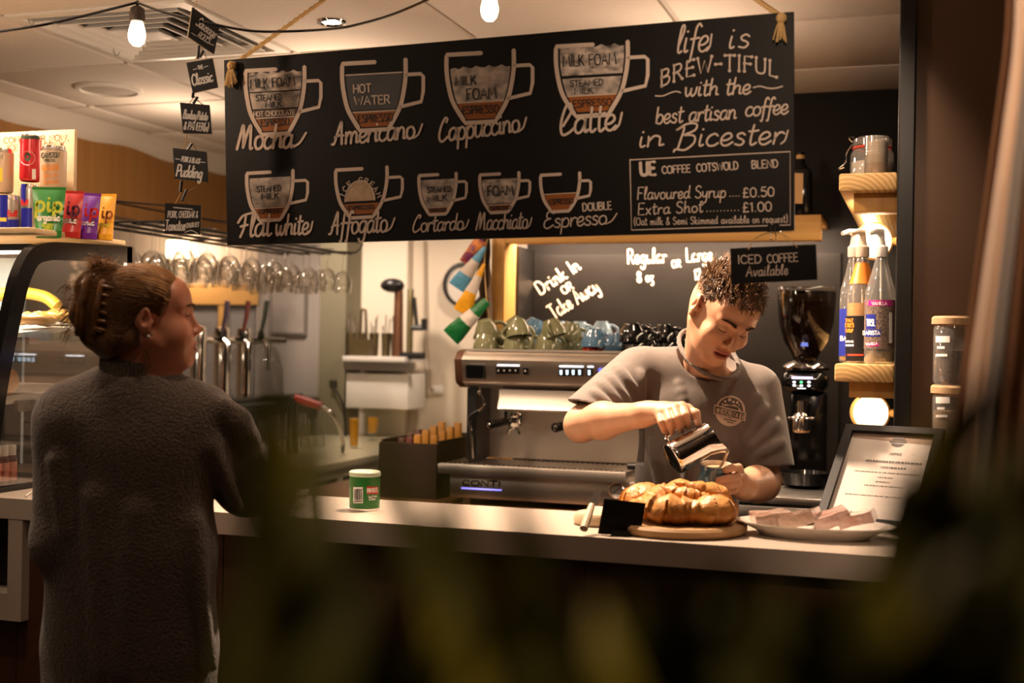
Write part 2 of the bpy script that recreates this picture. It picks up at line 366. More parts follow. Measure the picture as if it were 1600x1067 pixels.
def pen(mb, text, x0, y0, x1, y1, h, wid, fmap, m=0, slant=0.0, script=False, arc=0.0, gap=0.10, ydown=True, dots=False, bounce=0.0, tail=0.0):
    """write text along the baseline (x0,y0)-(x1,y1), capitals h high, on the surface fmap"""
    items = []; x = 0.0
    for ch in text:
        a, st = glyph_strokes(ch, script); items.append((x, st)); x += a + gap
    tot = max(x - gap, 0.01); bx, by = x1 - x0, y1 - y0; L = math.hypot(bx, by); ux, uy = bx / L, by / L
    vx, vy = (uy, -ux) if ydown else (-uy, ux)
    k = 0
    for xo, st in items:
        k += 1; bo = bounce * h * math.sin(k * 2.1)
        for s in st:
            pts = []
            for gx, gy in s:
                t = (xo + gx) / tot * L + gy * slant * h; v = gy * h + bo + arc * 4 * (t / L) * (1 - t / L)
                pts.append((x0 + ux * t + vx * v, y0 + uy * t + vy * v))
            mb.ribbon(pts, wid, fmap, m)
            if dots:
                for q in (s[0], s[-1]):
                    t = (xo + q[0]) / tot * L + q[1] * slant * h; v = q[1] * h + bo + arc * 4 * (t / L) * (1 - t / L)
                    cx, cy = x0 + ux * t + vx * v, y0 + uy * t + vy * v
                    mb.fill([(cx + wid * 1.0 * math.cos(a * PI / 4), cy + wid * 1.0 * math.sin(a * PI / 4)) for a in range(8)], fmap, m)
    if tail:
        e = (x1, y1)
        mb.ribbon(cr([(e[0] - ux * h * .05 - vx * 0, e[1] - uy * h * .05), (e[0] + ux * h * tail * .5 + vx * h * .18, e[1] + uy * h * tail * .5 + vy * h * .18), (e[0] + ux * h * tail + vx * h * .62, e[1] + uy * h * tail + vy * h * .62)], 5), wid * 0.8, fmap, m)

# ------------------------------------------------------------------ smooth solids: distance fields blended on a grid, skinned by surface nets
def rcone(a, b, ra, rb=None, k=0.02, sub=False): return ('c', Vector(a), Vector(b), ra, ra if rb is None else rb, k, sub)
def ell(c, r, M=None, k=0.02, sub=False): return ('e', Vector(c), r if isinstance(r, (tuple, list)) else (r, r, r), M.to_3x3() if M is not None else Matrix.Identity(3), k, sub)
def half(p, n, lo, hi): return ('h', Vector(p), Vector(n).normalized(), Vector(lo), Vector(hi))   # cut away what lies beyond the plane, inside a box
def xform(prims, M):
    out = []; R = M.to_3x3(); s = R.col[0].length; Rn = Matrix([R.col[i].normalized() for i in range(3)]).transposed()
    for p in prims:
        if p[0] == 'c': out.append(('c', M @ p[1], M @ p[2], p[3] * s, p[4] * s, p[5] * s, p[6]))
        else: out.append(('e', M @ p[1], tuple(q * s for q in p[2]), Rn @ p[3], p[4] * s, p[5]))
    return out
def solid(prims, h, warp=None):
    lo = np.array([1e9] * 3); hi = -lo
    for p in prims:
        if p[0] == 'h' or p[-1]: continue
        if p[0] == 'c':
            for q, r in ((p[1], p[3]), (p[2], p[4])): lo = np.minimum(lo, np.array(q) - r); hi = np.maximum(hi, np.array(q) + r)
        else:
            r = max(p[2]); lo = np.minimum(lo, np.array(p[1]) - r); hi = np.maximum(hi, np.array(p[1]) + r)
    lo -= 4 * h + 0.01; hi += 4 * h + 0.01
    N = np.ceil((hi - lo) / h).astype(int) + 1
    Dg = np.full(N, 0.2, np.float32)
    ax = [lo[i] + h * np.arange(N[i]) for i in range(3)]
    for p in prims:
        if p[0] == 'h':
            l, u = np.array(p[3]), np.array(p[4])
        elif p[0] == 'c':
            m = max(p[3], p[4]) + p[5] * 1.2 + 3 * h; l = np.minimum(np.array(p[1]), np.array(p[2])) - m; u = np.maximum(np.array(p[1]), np.array(p[2])) + m
        else:
            m = max(p[2]) + p[4] * 1.2 + 3 * h; l = np.array(p[1]) - m; u = np.array(p[1]) + m
        i0 = np.clip(np.floor((l - lo) / h).astype(int), 0, N); i1 = np.clip(np.ceil((u - lo) / h).astype(int) + 1, 0, N)
        if (i1 <= i0).any(): continue
        sl = tuple(slice(a, b) for a, b in zip(i0, i1))
        X = ax[0][sl[0]][:, None, None].astype(np.float32); Y = ax[1][sl[1]][None, :, None].astype(np.float32); Z = ax[2][sl[2]][None, None, :].astype(np.float32)
        if p[0] == 'h':
            d = (X - p[1].x) * p[2].x + (Y - p[1].y) * p[2].y + (Z - p[1].z) * p[2].z
            Dg[sl] = np.maximum(Dg[sl], d); continue
        if p[0] == 'c':
            a, b = p[1], p[2]; ab = b - a; L2 = max(ab.dot(ab), 1e-12)
            t = np.clip(((X - a.x) * ab.x + (Y - a.y) * ab.y + (Z - a.z) * ab.z) / L2, 0, 1)
            d = np.sqrt((X - a.x - t * ab.x) ** 2 + (Y - a.y - t * ab.y) ** 2 + (Z - a.z - t * ab.z) ** 2) - (p[3] + t * (p[4] - p[3]))
            k, sub = p[5], p[6]
        else:
            c, r, M = p[1], p[2], p[3]; q0 = 0; q1 = 0
            for i in range(3):
                e = M.col[i]; q = (X - c.x) * e.x + (Y - c.y) * e.y + (Z - c.z) * e.z
                q0 = q0 + (q / r[i]) ** 2; q1 = q1 + (q / r[i] ** 2) ** 2
            k0 = np.sqrt(q0); k1 = np.sqrt(q1) + 1e-9
            d = k0 * (k0 - 1) / k1
            k, sub = p[4], p[5]
        k = max(k, 1e-5); A = Dg[sl]
        if sub:
            hh = np.clip(0.5 - 0.5 * (A + d) / k, 0, 1); Dg[sl] = A + (-d - A) * hh + k * hh * (1 - hh)
        else:
            hh = np.clip(0.5 + 0.5 * (A - d) / k, 0, 1); Dg[sl] = A + (d - A) * hh - k * hh * (1 - hh)
    if warp is not None: warp(Dg, ax)
    return nets(Dg, lo, h)
def nets(Dg, lo, h):
    s = Dg < 0
    c = [s[i:s.shape[0] - 1 + i, j:s.shape[1] - 1 + j, k:s.shape[2] - 1 + k] for i in (0, 1) for j in (0, 1) for k in (0, 1)]
    anyc = c[0].copy(); allc = c[0].copy()
    for q in c[1:]: anyc |= q; allc &= q
    act = np.argwhere(anyc & ~allc)
    idx = -np.ones([n - 1 for n in Dg.shape], np.int64); idx[tuple(act.T)] = np.arange(len(act))
    acc = np.zeros((len(act), 3)); cnt = np.zeros(len(act))
    co = [(i, j, k) for i in (0, 1) for j in (0, 1) for k in (0, 1)]
    val = [Dg[tuple((act + np.array(q)).T)] for q in co]
    for a in range(8):
        for b in range(a + 1, 8):
            df = [co[b][i] - co[a][i] for i in range(3)]
            if sum(abs(x) for x in df) != 1: continue
            va, vb = val[a], val[b]; cs = (va < 0) != (vb < 0)
            t = np.where(cs, va / np.where(cs, va - vb, 1), 0)
            pt = np.array(co[a])[None, :] + t[:, None] * np.array(df)[None, :]
            acc += np.where(cs[:, None], pt, 0); cnt += cs
    V = lo + h * (act + acc / cnt[:, None])
    F = []
    for ax_ in range(3):
        n = list(Dg.shape); sl0 = [slice(1, m - 1) for m in n]; sl1 = list(sl0); sl0[ax_] = slice(0, n[ax_] - 1); sl1[ax_] = slice(1, n[ax_])
        a = s[tuple(sl0)]; b = s[tuple(sl1)]
        e = np.argwhere(a != b); flip = a[tuple(e.T)]
        off = np.array([1, 1, 1]); off[ax_] = 0; e = e + off
        u, v = (ax_ + 1) % 3, (ax_ + 2) % 3
        du = np.zeros(3, int); du[u] = 1; dv = np.zeros(3, int); dv[v] = 1
        q = np.stack([idx[tuple((e - du - dv).T)], idx[tuple((e - dv).T)], idx[tuple(e.T)], idx[tuple((e - du).T)]], 1)
        q[~flip] = q[~flip][:, ::-1]; F.append(q)
    F = np.concatenate(F); F = F[(F >= 0).all(1)]
    return V, F
def solid_obj(name, V, F, mats, parent=None, relax=2):
    V = V.copy()
    if relax:
        e = np.concatenate([F[:, [0, 1]], F[:, [1, 2]], F[:, [2, 3]], F[:, [3, 0]]]); e = np.concatenate([e, e[:, ::-1]])
        cnt = np.bincount(e[:, 0], minlength=len(V)).astype(float); cnt[cnt == 0] = 1
        for it in range(relax):
            for lam in (0.5, -0.52):
                A = np.stack([np.bincount(e[:, 0], V[e[:, 1], i], len(V)) for i in range(3)], 1) / cnt[:, None]
                V = V + lam * (A - V)
    o = Vector((0, 0, 0)); q = parent
    while q is not None: o += q.location; q = q.parent
    me = bpy.data.meshes.new(name)
    me.vertices.add(len(V)); me.vertices.foreach_set('co', (V - np.array(o)).astype(np.float32).ravel())
    me.loops.add(F.size); me.loops.foreach_set('vertex_index', F.astype(np.int32).ravel())
    me.polygons.add(len(F)); me.polygons.foreach_set('loop_start', np.arange(0, F.size, 4, dtype=np.int32))
    me.polygons.foreach_set('use_smooth', np.ones(len(F), bool))
    for m in (mats if isinstance(mats, (list, tuple)) else [mats]): me.materials.append(m)
    me.update(calc_edges=True); me.validate()
    ob = bpy.data.objects.new(name, me); COL.objects.link(ob)
    if parent is not None: ob.parent = parent
    return ob, V
# ================================================================== THE ROOM
M_ceil = mat('ceiling_tile', (0.62, 0.56, 0.50), 0.85, noise=(60, (0.66, 0.60, 0.53), 3, (1, 1, 1), 0.8))
M_grid = mat('ceiling_grid', (0.50, 0.46, 0.41), 0.5)
M_cream = mat('cream_wall_paint', (0.62, 0.53, 0.42), 0.7)
M_grey = mat('grey_wall_paint', (0.40, 0.36, 0.33), 0.7)
M_olive = mat('olive_wall_paint', (0.20, 0.18, 0.12), 0.7)
M_black = mat('black_wall_paint', (0.0065, 0.005, 0.0042), 0.6, spec=0.25)
M_blackboard = mat('blackboard_paint', (0.0085, 0.0072, 0.0062), 0.40, noise=(5, (0.013, 0.0112, 0.0098), 5, (1, 1, 1), 0.7), spec=0.2)
M_floor = wood('dark_floor_boards', (0.045, 0.026, 0.015), (0.07, 0.04, 0.022), 'X', 0.4)
M_fascia = wood('oak_veneer', (0.25, 0.115, 0.028), (0.31, 0.15, 0.04), 'Z', 0.5, 5)
M_pine = wood('pine_timber', (0.52, 0.27, 0.065), (0.63, 0.36, 0.11), 'X', 0.5, 7)
M_pineZ = wood('pine_post', (0.52, 0.27, 0.065), (0.63, 0.36, 0.11), 'Z', 0.5, 7)
M_darkwood = wood('dark_walnut_panel', (0.050, 0.020, 0.009), (0.085, 0.036, 0.016), 'Z', 0.45, 4)
M_counter = mat('pale_laminate', (0.48, 0.41, 0.34), 0.28, noise=(3, (0.50, 0.43, 0.36), 2, (1, 1, 1), 0.5))
M_steel = mat('brushed_steel', (0.58, 0.54, 0.50), 0.30, 1.0, bump=(40, 0.06, (0.03, 1, 1)))
M_chrome = mat('chrome', (0.78, 0.74, 0.70), 0.08, 1.0)
M_bronzewall = mat('bronze_brown_panel', (0.10, 0.056, 0.032), 0.42, 0.2)
M_blk = mat('black_plastic', (0.010, 0.0095, 0.009), 0.35)
M_blkgloss = mat('gloss_black', (0.006, 0.006, 0.006), 0.12)
M_white = mat('white_plastic', (0.75, 0.72, 0.67), 0.4)
M_chalk = mat('chalk_pen_white', (0.80, 0.66, 0.52), 0.7)
M_rope = mat('jute_twine', (0.55, 0.36, 0.15), 0.9, bump=(300, 0.5))

struct('floor', MB().b6(-6, 3, -3, 7, -0.1, 0), M_floor)
# ceiling: tiles between flush T-bars
TX0, TY0, TP = -2.76, 3.86, 0.675
mb = MB()
for q_ in ((-6, TX0 + 0.011, -3, 7), (TX0 + TP - 0.011, 3, -3, 7), (TX0 + 0.011, TX0 + TP - 0.011, -3, TY0 - TP + 0.011), (TX0 + 0.011, TX0 + TP - 0.011, TY0 - 0.011, 7)):
    mb.b6(*q_, CEIL + 0.012, CEIL + 0.1, m=1)
for i in range(-6, 10):
    for j in range(-11, 6):
        x0 = TX0 + i * TP; y0 = TY0 + j * TP
        if x0 < -6.1 or x0 > 2.9 or y0 < -3.1 or y0 > 6.6: continue
        if i == 0 and j == -1: continue
        mb.b6(x0 + 0.011, x0 + TP - 0.011, y0 + 0.011, y0 + TP - 0.011, CEIL, CEIL + 0.02, 0.004)
struct('ceiling', mb, [M_ceil, M_grid], 30)
struct('wall_back', MB().b6(-6, -1.2, 6.6, 6.75, 0, CEIL), M_cream)
struct('wall_left', MB().b6(-6.1, -6, -3, 6.75, 0, CEIL), M_cream)
struct('wall_front', MB().b6(-6, 3, -3.1, -3, 0, CEIL), mat('dim_room_wall', (0.10, 0.07, 0.05), 0.8))
struct('wall_right', MB().b6(3, 3.1, -3, 7, 0, CEIL), MATS['dim_room_wall'])
pX = atY(788, 450, 4.6).x
struct('wall_partition', MB().b6(pX - 0.02, 3, 4.95, 5.1, 0, CEIL), M_black)
# olive pier and grey stretch of the far wall
a = atY(500, 450, 6.35); b = atY(541, 450, 6.35)
struct('trim_1', MB().b6(a.x, b.x, 6.35, 6.6, 0, CEIL), M_olive)
a = atY(404, 450, 6.58).x
struct('trim_2', MB().b6(a, b.x - 0.2, 6.56, 6.6, 0, CEIL), M_grey)
a = atY(545, 450, 6.57).x; b2 = atY(638, 450, 6.57).x
struct('trim_3', MB().b6(a, b2, 6.55, 6.6, 0, CEIL), mat('white_gloss_panel', (0.78, 0.70, 0.58), 0.18, bump=(3, 0.25, (3, 1, 0.2))))
# oak fascia over the bar, with a wavy plaster cove above it
mb = MB().b6(-3.82, -3.7, 2.6, 7.0, 2.04, CEIL - 0.02)
struct('wall_fascia', mb, M_fascia)
mb = MB(); n = 60
for s in range(2):
    pass
prof = [(-0.02, -0.085), (0.005, -0.075), (0.03, -0.045), (0.075, -0.012), (0.10, 0.0)]
vs = []; fs = []
for i in range(n + 1):
    y = 2.5 + 4.2 * i / n; wv = 0.014 * math.sin(y * 5.2) + 0.01 * math.sin(y * 11 + 1)
    for px_, pz in prof: vs.append((-3.70 + px_, y, CEIL + (pz + wv * (-pz) * 8 if pz < 0 else 0)))
m_ = len(prof)
for i in range(n):
    for j in range(m_ - 1): fs.append((i * m_ + j, i * m_ + j + 1, (i + 1) * m_ + j + 1, (i + 1) * m_ + j))
mb._add(vs, fs); struct('trim_4', mb, M_ceil, 60)
# pier on the right: black edge strip and bronze face
struct('trim_5', MB().b6(atY(1400, 400, 3.30).x, atY(1427, 400, 3.30).x, 3.30, 4.95, 0, CEIL, 0.004), M_blk)
struct('wall_pier', MB().b6(atY(1427, 400, 3.30).x, 0.32, 3.32, 4.95, 0, CEIL), M_bronzewall)

# recessed air diffuser
t = thing('ceiling_vent', 'square white ceiling air diffuser of concentric louvres', 'vent', (TX0 + TP / 2, TY0 - TP / 2, CEIL))
cx, cy = TX0 + TP / 2, TY0 - TP / 2
def sqring(mb, r0, z0, r1, z1, m=0):
    a = [(cx + sx * r0, cy + sy * r0, z0) for sx, sy in ((-1, -1), (1, -1), (1, 1), (-1, 1))]
    b = [(cx + sx * r1, cy + sy * r1, z1) for sx, sy in ((-1, -1), (1, -1), (1, 1), (-1, 1))]
    mb._add(a + b, [(i, (i + 1) % 4, 4 + (i + 1) % 4, 4 + i) for i in range(4)], m)
H = TP / 2 - 0.012
mb = MB(); sqring(mb, H, CEIL, H - 0.035, CEIL - 0.002); sqring(mb, H, CEIL, H, CEIL + 0.012); sqring(mb, H - 0.035, CEIL - 0.002, H - 0.05, CEIL + 0.05)
mb.build('frame', M_white, t, None)
mb = MB().b6(cx - H, cx + H, cy - H, cy + H, CEIL + 0.085, CEIL + 0.09); mb.build('duct', M_blk, t, None)
for k in range(5):
    r = H - 0.062 - 0.052 * k
    mb = MB(); sqring(mb, r, CEIL - 0.004, r - 0.020, CEIL + 0.016); sqring(mb, r - 0.001, CEIL - 0.006, r - 0.021, CEIL + 0.014); sqring(mb, r, CEIL - 0.004, r - 0.001, CEIL - 0.006)
    mb.build('louvre', M_white, t, None)
mb = MB().b6(cx - 0.04, cx + 0.04, cy - 0.04, cy + 0.04, CEIL - 0.004, CEIL + 0.004); mb.build('centre_plate', M_white, t, None)
# round loudspeaker grille and the lit downlight
p = atZ(170, 139, CEIL)
t = thing('ceiling_speaker', 'round white loudspeaker grille set in a ceiling tile by the oak fascia', 'speaker', p)
MB().lathe([(0.130, 0.0), (0.128, -0.010), (0.112, -0.012), (0.110, -0.004)], Matrix.Translation(p), 48).build('bezel', M_white, t)
MB().lathe([(0.110, -0.004), (0.08, -0.006), (0.0001, -0.007)], Matrix.Translation(p), 48).build('grille', mat('grille_grey', (0.42, 0.37, 0.32), 0.6, bump=(500, 0.4)), t)
p = atZ(518, 34, CEIL)
t = thing('ceiling_downlight', 'lit round recessed downlight above the hanging menu board', 'light', p)
MB().lathe([(0.047, 0.0), (0.045, -0.006), (0.034, -0.007), (0.030, 0.003)], Matrix.Translation(p), 40).build('bezel', M_chrome, t)
MB().lathe([(0.031, -0.001), (0.0001, -0.003)], Matrix.Translation(p), 32).build('lamp', emat('downlight_glow', (1, 0.86, 0.66), 14), t)
for px, py in ((45, 26), (178, 76)):
    p = atZ(px, py, CEIL)
    tag(MB().tube(cr([(p.x, p.y, CEIL), (p.x, p.y, CEIL - 0.012), (p.x + 0.012, p.y, CEIL - 0.026), (p.x + 0.024, p.y, CEIL - 0.014)], 5), 0.0017, 6).build('ceiling_hook', M_steel),
        'small wire hook in the ceiling at the %s corner of the air diffuser' % ('near' if px < 100 else 'far'), 'hook', 'hooks under the ceiling')

# ------------------------------------------------------------------ pine alcove: post, beam, blackboard
t = thing('pine_frame', 'pine post and beam framing the blackboard behind the coffee machine', 'frame', (pX, 4.6, 0))
MB().b6(pX - 0.055, pX, 4.6, 4.74, 0.8805, 2.30, 0.002).build('post', M_pineZ, t)
bz0, bz1 = 1.848, 1.94
MB().b6(pX + 0.001, -0.36, 4.6, 4.66, bz0, bz1, 0.002).b6(pX + 0.001, -0.36, 4.661, 4.935, bz1 - 0.025, bz1 - 0.0005, 0.002).build('beam', M_pine, t)
MB().b6(pX + 0.02, -0.38, 4.70, 4.72, bz1 - 0.036, bz1 - 0.0255).build('light_strip', emat('strip_glow', (1, 0.78, 0.48), 16), t)['label'] = 'glowing LED strip under the beam'
lamp('strip_light', 'AREA', (-0.95, 4.74, bz1 - 0.045), 24, WARM, 1.2, (-0.95, 4.93, 1.5), size_y=0.02)
MB().b6(pX, pX + 0.012, 4.741, 4.948, 0.8805, bz0 - 0.001).build('side_board', M_blk, t)
t = thing('wall_blackboard', 'large blackboard on the wall behind the coffee machine with drink-in prices', 'blackboard', (-0.9, 4.94, 0.95))
MB().b6(pX + 0.014, atY(1312, 500, 4.936).x, 4.936, 4.949, 0.95, bz0 - 0.02).build('board', M_blackboard, t, None)
f_ = onplane((0, 4.9355, 1), (0, -1, 0))
mb = MB()
mb = MB(); pen(mb, 'Drink In', 845, 461, 908, 420, 21, 2.6, f_); mb.build('lettering', M_chalk, t, None)
mb = MB(); pen(mb, 'OR', 881, 460, 897, 450, 12, 2.0, f_); mb.build('lettering', M_chalk, t, None)
mb = MB(); pen(mb, 'Take Away', 866, 499, 938, 453, 23, 2.4, f_); mb.build('lettering', M_chalk, t, None)
mb = MB(); pen(mb, 'Regular', 981, 412, 1041, 410, 22, 2.4, f_); mb.build('lettering', M_chalk, t, None)
mb = MB(); pen(mb, 'OR', 1050, 418, 1064, 417, 11, 1.9, f_); mb.build('lettering', M_chalk, t, None)
mb = MB(); pen(mb, 'Large', 1073, 409, 1113, 407, 21, 2.4, f_); mb.build('lettering', M_chalk, t, None)
mb = MB(); pen(mb, '8 oz', 996, 441, 1022, 439, 16, 2.1, f_); mb.build('lettering', M_chalk, t, None)
mb = MB(); pen(mb, '12 oz', 1085, 437, 1113, 435, 16, 2.1, f_); mb.build('lettering', M_chalk, t, None)


# ------------------------------------------------------------------ counters
CZ = 1.04; CY0, CY1 = 2.617, 3.01
cxl = atY(13, 800, CY0).x; cxr = atY(35, 800, CY0).x
t = thing('serving_counter', 'long pale-topped serving counter with dark wood front', 'counter', (-1, 2.8, 0))
top = [(-3.4, CY0), (0.42, CY0), (0.42, 3.29), (-0.34, 3.29), (-0.34, CY1), (-3.4, CY1)]
mb = MB().prism([(x, y, CZ) for x, y in top], (0, 0, 0), (0, 0, -0.052)); mb.build('worktop', M_counter, t, None)
zb = atY(24, 971, CY0).z
mb = MB().b6(cxl, cxr, CY0 + 0.001, CY0 + 0.09, zb, CZ - 0.0525); mb.b6(-3.4, cxl - 0.0005, CY0 + 0.001, CY0 + 0.09, zb, zb + 0.068); mb.build('surround', M_counter, t, None)
MB().b6(-3.4, 0.42, CY0 + 0.0905, CY1 - 0.06, 0.0, CZ - 0.0525).build('carcass', M_blk, t, None)
mb = MB()
x = -3.4
while x < 0.42:
    x1 = min(x + 0.30, 0.42); mb.b6(x + 0.0015, x1 - 0.0015, CY0 + 0.03, CY0 + 0.0900, 0.08, (zb - 0.001) if x1 < cxr + 0.06 else CZ - 0.0535); x = x1
mb.build('front_panel', M_darkwood, t, None)
t = thing('back_counter', 'low back counter under the coffee machine', 'counter', (-1, 4.5, 0))
MB().b6(-2.28, -0.08, 4.13, 4.945, 0.85, 0.88, 0.003).build('worktop', wood('brown_worktop', (0.16, 0.075, 0.03), (0.2, 0.10, 0.045), 'X', 0.4), t)
MB().b6(-2.26, -0.08, 4.18, 4.94, 0, 0.849).build('cabinet', M_blk, t, None)
# return bar running away to the far wall
t = thing('return_bar', 'pale-edged return bar running away to the far wall', 'counter', (-2.75, 5.3, 0))
MB().b6(-3.22, -2.42, 4.25, 6.5, 0.895, 0.93, 0.004).build('worktop', mat('greenish_laminate', (0.44, 0.40, 0.27), 0.35), t)
mb = MB(); 
for y in (4.30, 4.95, 5.6, 6.4): mb.b6(-2.47, -2.43, y, y + 0.05, 0, 0.894)
mb.b6(-2.46, -2.43, 4.35, 6.4, 0.86, 0.8945); mb.build('leg_frame', MATS['greenish_laminate'], t, None)
MB().b6(-3.2, -2.62, 4.3, 6.48, 0, 0.89).build('carcass', M_blk, t, None)
MB().b6(-2.615, -2.48, 4.36, 6.38, 0.42, 0.44).build('shelf', MATS['greenish_laminate'], t, None)
t = thing('tap_bar', 'higher bar behind the return bar carrying the beer taps', 'counter', (-3.5, 5.3, 0))
MB().b6(-3.8, -3.24, 4.2, 6.55, 1.10, 1.14, 0.004).build('worktop', M_blkgloss, t)
MB().b6(-3.76, -3.28, 4.25, 6.5, 0, 1.099).build('carcass', M_blk, t, None)

# ------------------------------------------------------------------ pine shelves on the left face of the pier
sxr = atY(1400, 400, 3.30).x - 0.001
M_endgrain = wood('pine_sleeper', (0.50, 0.30, 0.11), (0.68, 0.45, 0.19), 'Y', 0.55, 6, ring=26)
def sleeper(lab, pxl, pytop, thick, brk):
    Yf = 3.36
    p = atY(pxl, pytop, Yf)
    t = thing('wall_shelf', lab, 'shelf', (p.x, Yf, p.z), 'pine shelves on the pier')
    MB().b6(p.x, sxr, Yf, 4.93, p.z - thick, p.z, 0.006).build('board', M_endgrain, t)
    MB().b6(p.x + 0.035, sxr, Yf + 0.05, Yf + 0.12, p.z - thick - brk, p.z - thick - 0.0005, 0.002).build('bracket', M_pineZ, t)
    return p
pu = sleeper('thick pine shelf on the pier holding the storage jars', 1311, 271, 0.047, 0.05)
pl = sleeper('thick pine shelf on the pier holding the syrup bottles', 1304, 568, 0.047, 0.042)
# light line under the upper shelf
z = pu.z - 0.048
tag(MB().b6(pu.x + 0.035, pu.x + 0.062, 3.55, 4.85, z - 0.012, z).build('led_strip', emat('led_glow', (1, 0.82, 0.55), 22), None, None),
    'glowing LED strip on the underside of the upper pine shelf', 'light')
lamp('shelf_light', 'AREA', (pu.x + 0.05, 4.0, z - 0.02), 2.2, WARM, 0.03, (pu.x + 0.05, 4.0, 0), size_y=1.0)
# round lamps on the pier below each shelf
for px, py, Y, r, lab in ((1361, 645, 3.7, 0.050, 'round glowing wall lamp under the lower pine shelf'), (1383, 376, 3.75, 0.050, 'round glowing wall lamp behind the syrup bottles')):
    p = atY(px, py, Y); p.x = min(p.x, sxr - 0.07)
    t = thing('wall_lamp', lab, 'lamp', p, 'round lamps by the pine shelves')
    Rm = Matrix.Translation(p) @ (Vector((0.25, -1, 0)).to_track_quat('Z', 'Y').to_matrix().to_4x4())
    MB().lathe([(0.0001, 0.022), (r * 0.7, 0.018), (r * 0.95, 0.006), (r, 0)], Rm, 32).build('diffuser', emat('lamp_glow_%d' % px, (1, 0.74, 0.40), 3.0 if px < 1370 else 6), t)
    MB().lathe([(r, 0.004), (r * 1.1, 0.0), (r * 1.1, -0.02), (0.0001, -0.022)], Rm, 32).build('rim', M_pine, t)
    MB().tube([p + Vector((0.0, 0.02, 0)), (sxr, p.y + 0.02, p.z)], 0.012, 8).build('arm', M_pine, t)
    lamp('wall_lamp_light', 'POINT', p + Vector((0, -0.06, 0)), 0.8, WARM, 0.04)
# ================================================================== THE HANGING CHALK MENU
TL, TR, BR_, BL = (350, 94), (1240, 18), (1241, 360), (355, 383)
SY = 2.66
_a = atY(355, 240, SY); _b = atY(1240, 190, SY - 0.02)
sn = Vector((_b.y - _a.y, -(_b.x - _a.x), 0)).normalized()
if sn.y > 0: sn = -sn
SG = onplane(_a, sn)
M_board = mat('menu_board_black', (0.0065, 0.0055, 0.005), 0.5, spec=0.16, noise=(2.5, (0.010, 0.0088, 0.008), 6, (1, 1, 1), 0.6))
M_ink = mat('menu_ink', (0.62, 0.50, 0.41), 0.75)
M_inkB = mat('ink_black', (0.005, 0.004, 0.004), 0.6)
M_esp = mat('ink_espresso', (0.30, 0.088, 0.010), 0.7)
M_choc = mat('ink_chocolate', (0.10, 0.058, 0.034), 0.7)
M_foam = mat('ink_foam', (0.055, 0.05, 0.047), 0.75, noise=(42, (0.74, 0.62, 0.52), 4, (1, 1, 1.6), 0.6))
M_milk = mat('ink_milk', (0.66, 0.55, 0.46), 0.75, noise=(34, (0.12, 0.105, 0.095), 3, (1, 1, 1.3), 0.7))
M_water = mat('ink_water', (0.022, 0.022, 0.023), 0.5, noise=(9, (0.05, 0.052, 0.055), 3, (1, 1, 1), 0.6))
M_cream2 = mat('ink_icecream', (0.58, 0.43, 0.29), 0.75, noise=(60, (0.40, 0.28, 0.16), 3, (1, 1, 1), 0.7))
c0 = SG(800, 200)
t = thing('menu_board', 'long black hanging menu board chalk-painted with nine coffee cups', 'menu board', c0)
q = [SG(*TL), SG(*TR), SG(*BR_), SG(*BL)]
MB().slab(q, sn, 0.012).build('board', M_board, t, None)
o1, o2, o3, o4 = 0.0004, 0.0008, 0.0012, 0.0016
def lay(o): return lambda x, y: SG(x, y, o)
SL = -0.055
def cup(name, X0, Y0, W, H, wid, layers, texts, hdl=0.28, scoop=False, base=0.28):
    mb = MB()
    def L(x, y): return (X0 + x * W, Y0 + y * H + SL * x * W)
    left = cr([(0, 0), (0.0, 0.22), (0.03, 0.45), (0.10, 0.70), (base, 1.0)], 6)
    right = [(1 - x * 0.97, y) for x, y in left]
    def side(pts, y):
        for (xa, ya), (xb, yb) in zip(pts, pts[1:]):
            if ya <= y <= yb: return xa + (xb - xa) * (y - ya) / max(yb - ya, 1e-6)
        return pts[-1][0]
    for y0, y1, m, wavy in layers:
        N = 10; ys = [y0 + (y1 - y0) * i / N for i in range(N + 1)]
        lp = [(side(left, y) + 0.055, y) for y in ys]; rp = [(side(right, y) - 0.055, y) for y in ys]
        poly = lp + rp[::-1]
        if wavy:
            poly += [(rp[0][0] + (lp[0][0] - rp[0][0]) * i / 14, y0 + 0.02 * math.sin(i * 2.2) - 0.012) for i in range(1, 14)]
        mb.fill([L(*p) for p in poly], lay(o1), m)
        if m in (1, 5) and not scoop: mb.ribbon([L(lp[0][0], y0), L(rp[0][0], y0)], wid * 0.28, lay(o2), 0)
    if scoop:
        cxs, cys, r = 0.47, 0.66, 0.29
        pts = [L(cxs + r * math.cos(PI * i / 16), cys - r * 1.45 * math.sin(PI * i / 16)) for i in range(17)]
        mb.fill(pts, lay(o2), 6); mb.ribbon(pts, wid * 0.35, lay(o3), 0)
    mb.ribbon([L(0.52, 0.0), L(0.0, 0.0)] + [L(*p) for p in left[1:]] + [L(1 - base, 1.0)] + [L(*p) for p in right[::-1][1:]] + [L(1.0, -0.02)], wid, lay(o3), 0)
    h0, h1 = 0.22, 0.68
    mb.ribbon([L(1.0, h0 - 0.01), L(1 + hdl * 0.85, h0 - 0.01), L(1 + hdl, h0 + 0.03), L(1 + hdl, h0 + 0.25), L(1 + hdl * 0.88, h1 - 0.06), L(side(right, h1), h1)], wid * 0.85, lay(o3), 0)
    for s, xa, ya, xb, h, ww, m in texts:
        pa = L(xa, ya); pb = L(xb, ya); pen(mb, s, *pa, *pb, h, ww, lay(o4), m)
    mb.build('cup_drawing', [M_ink, M_esp, M_choc, M_foam, M_milk, M_water, M_cream2, M_inkB], t, None)['label'] = name
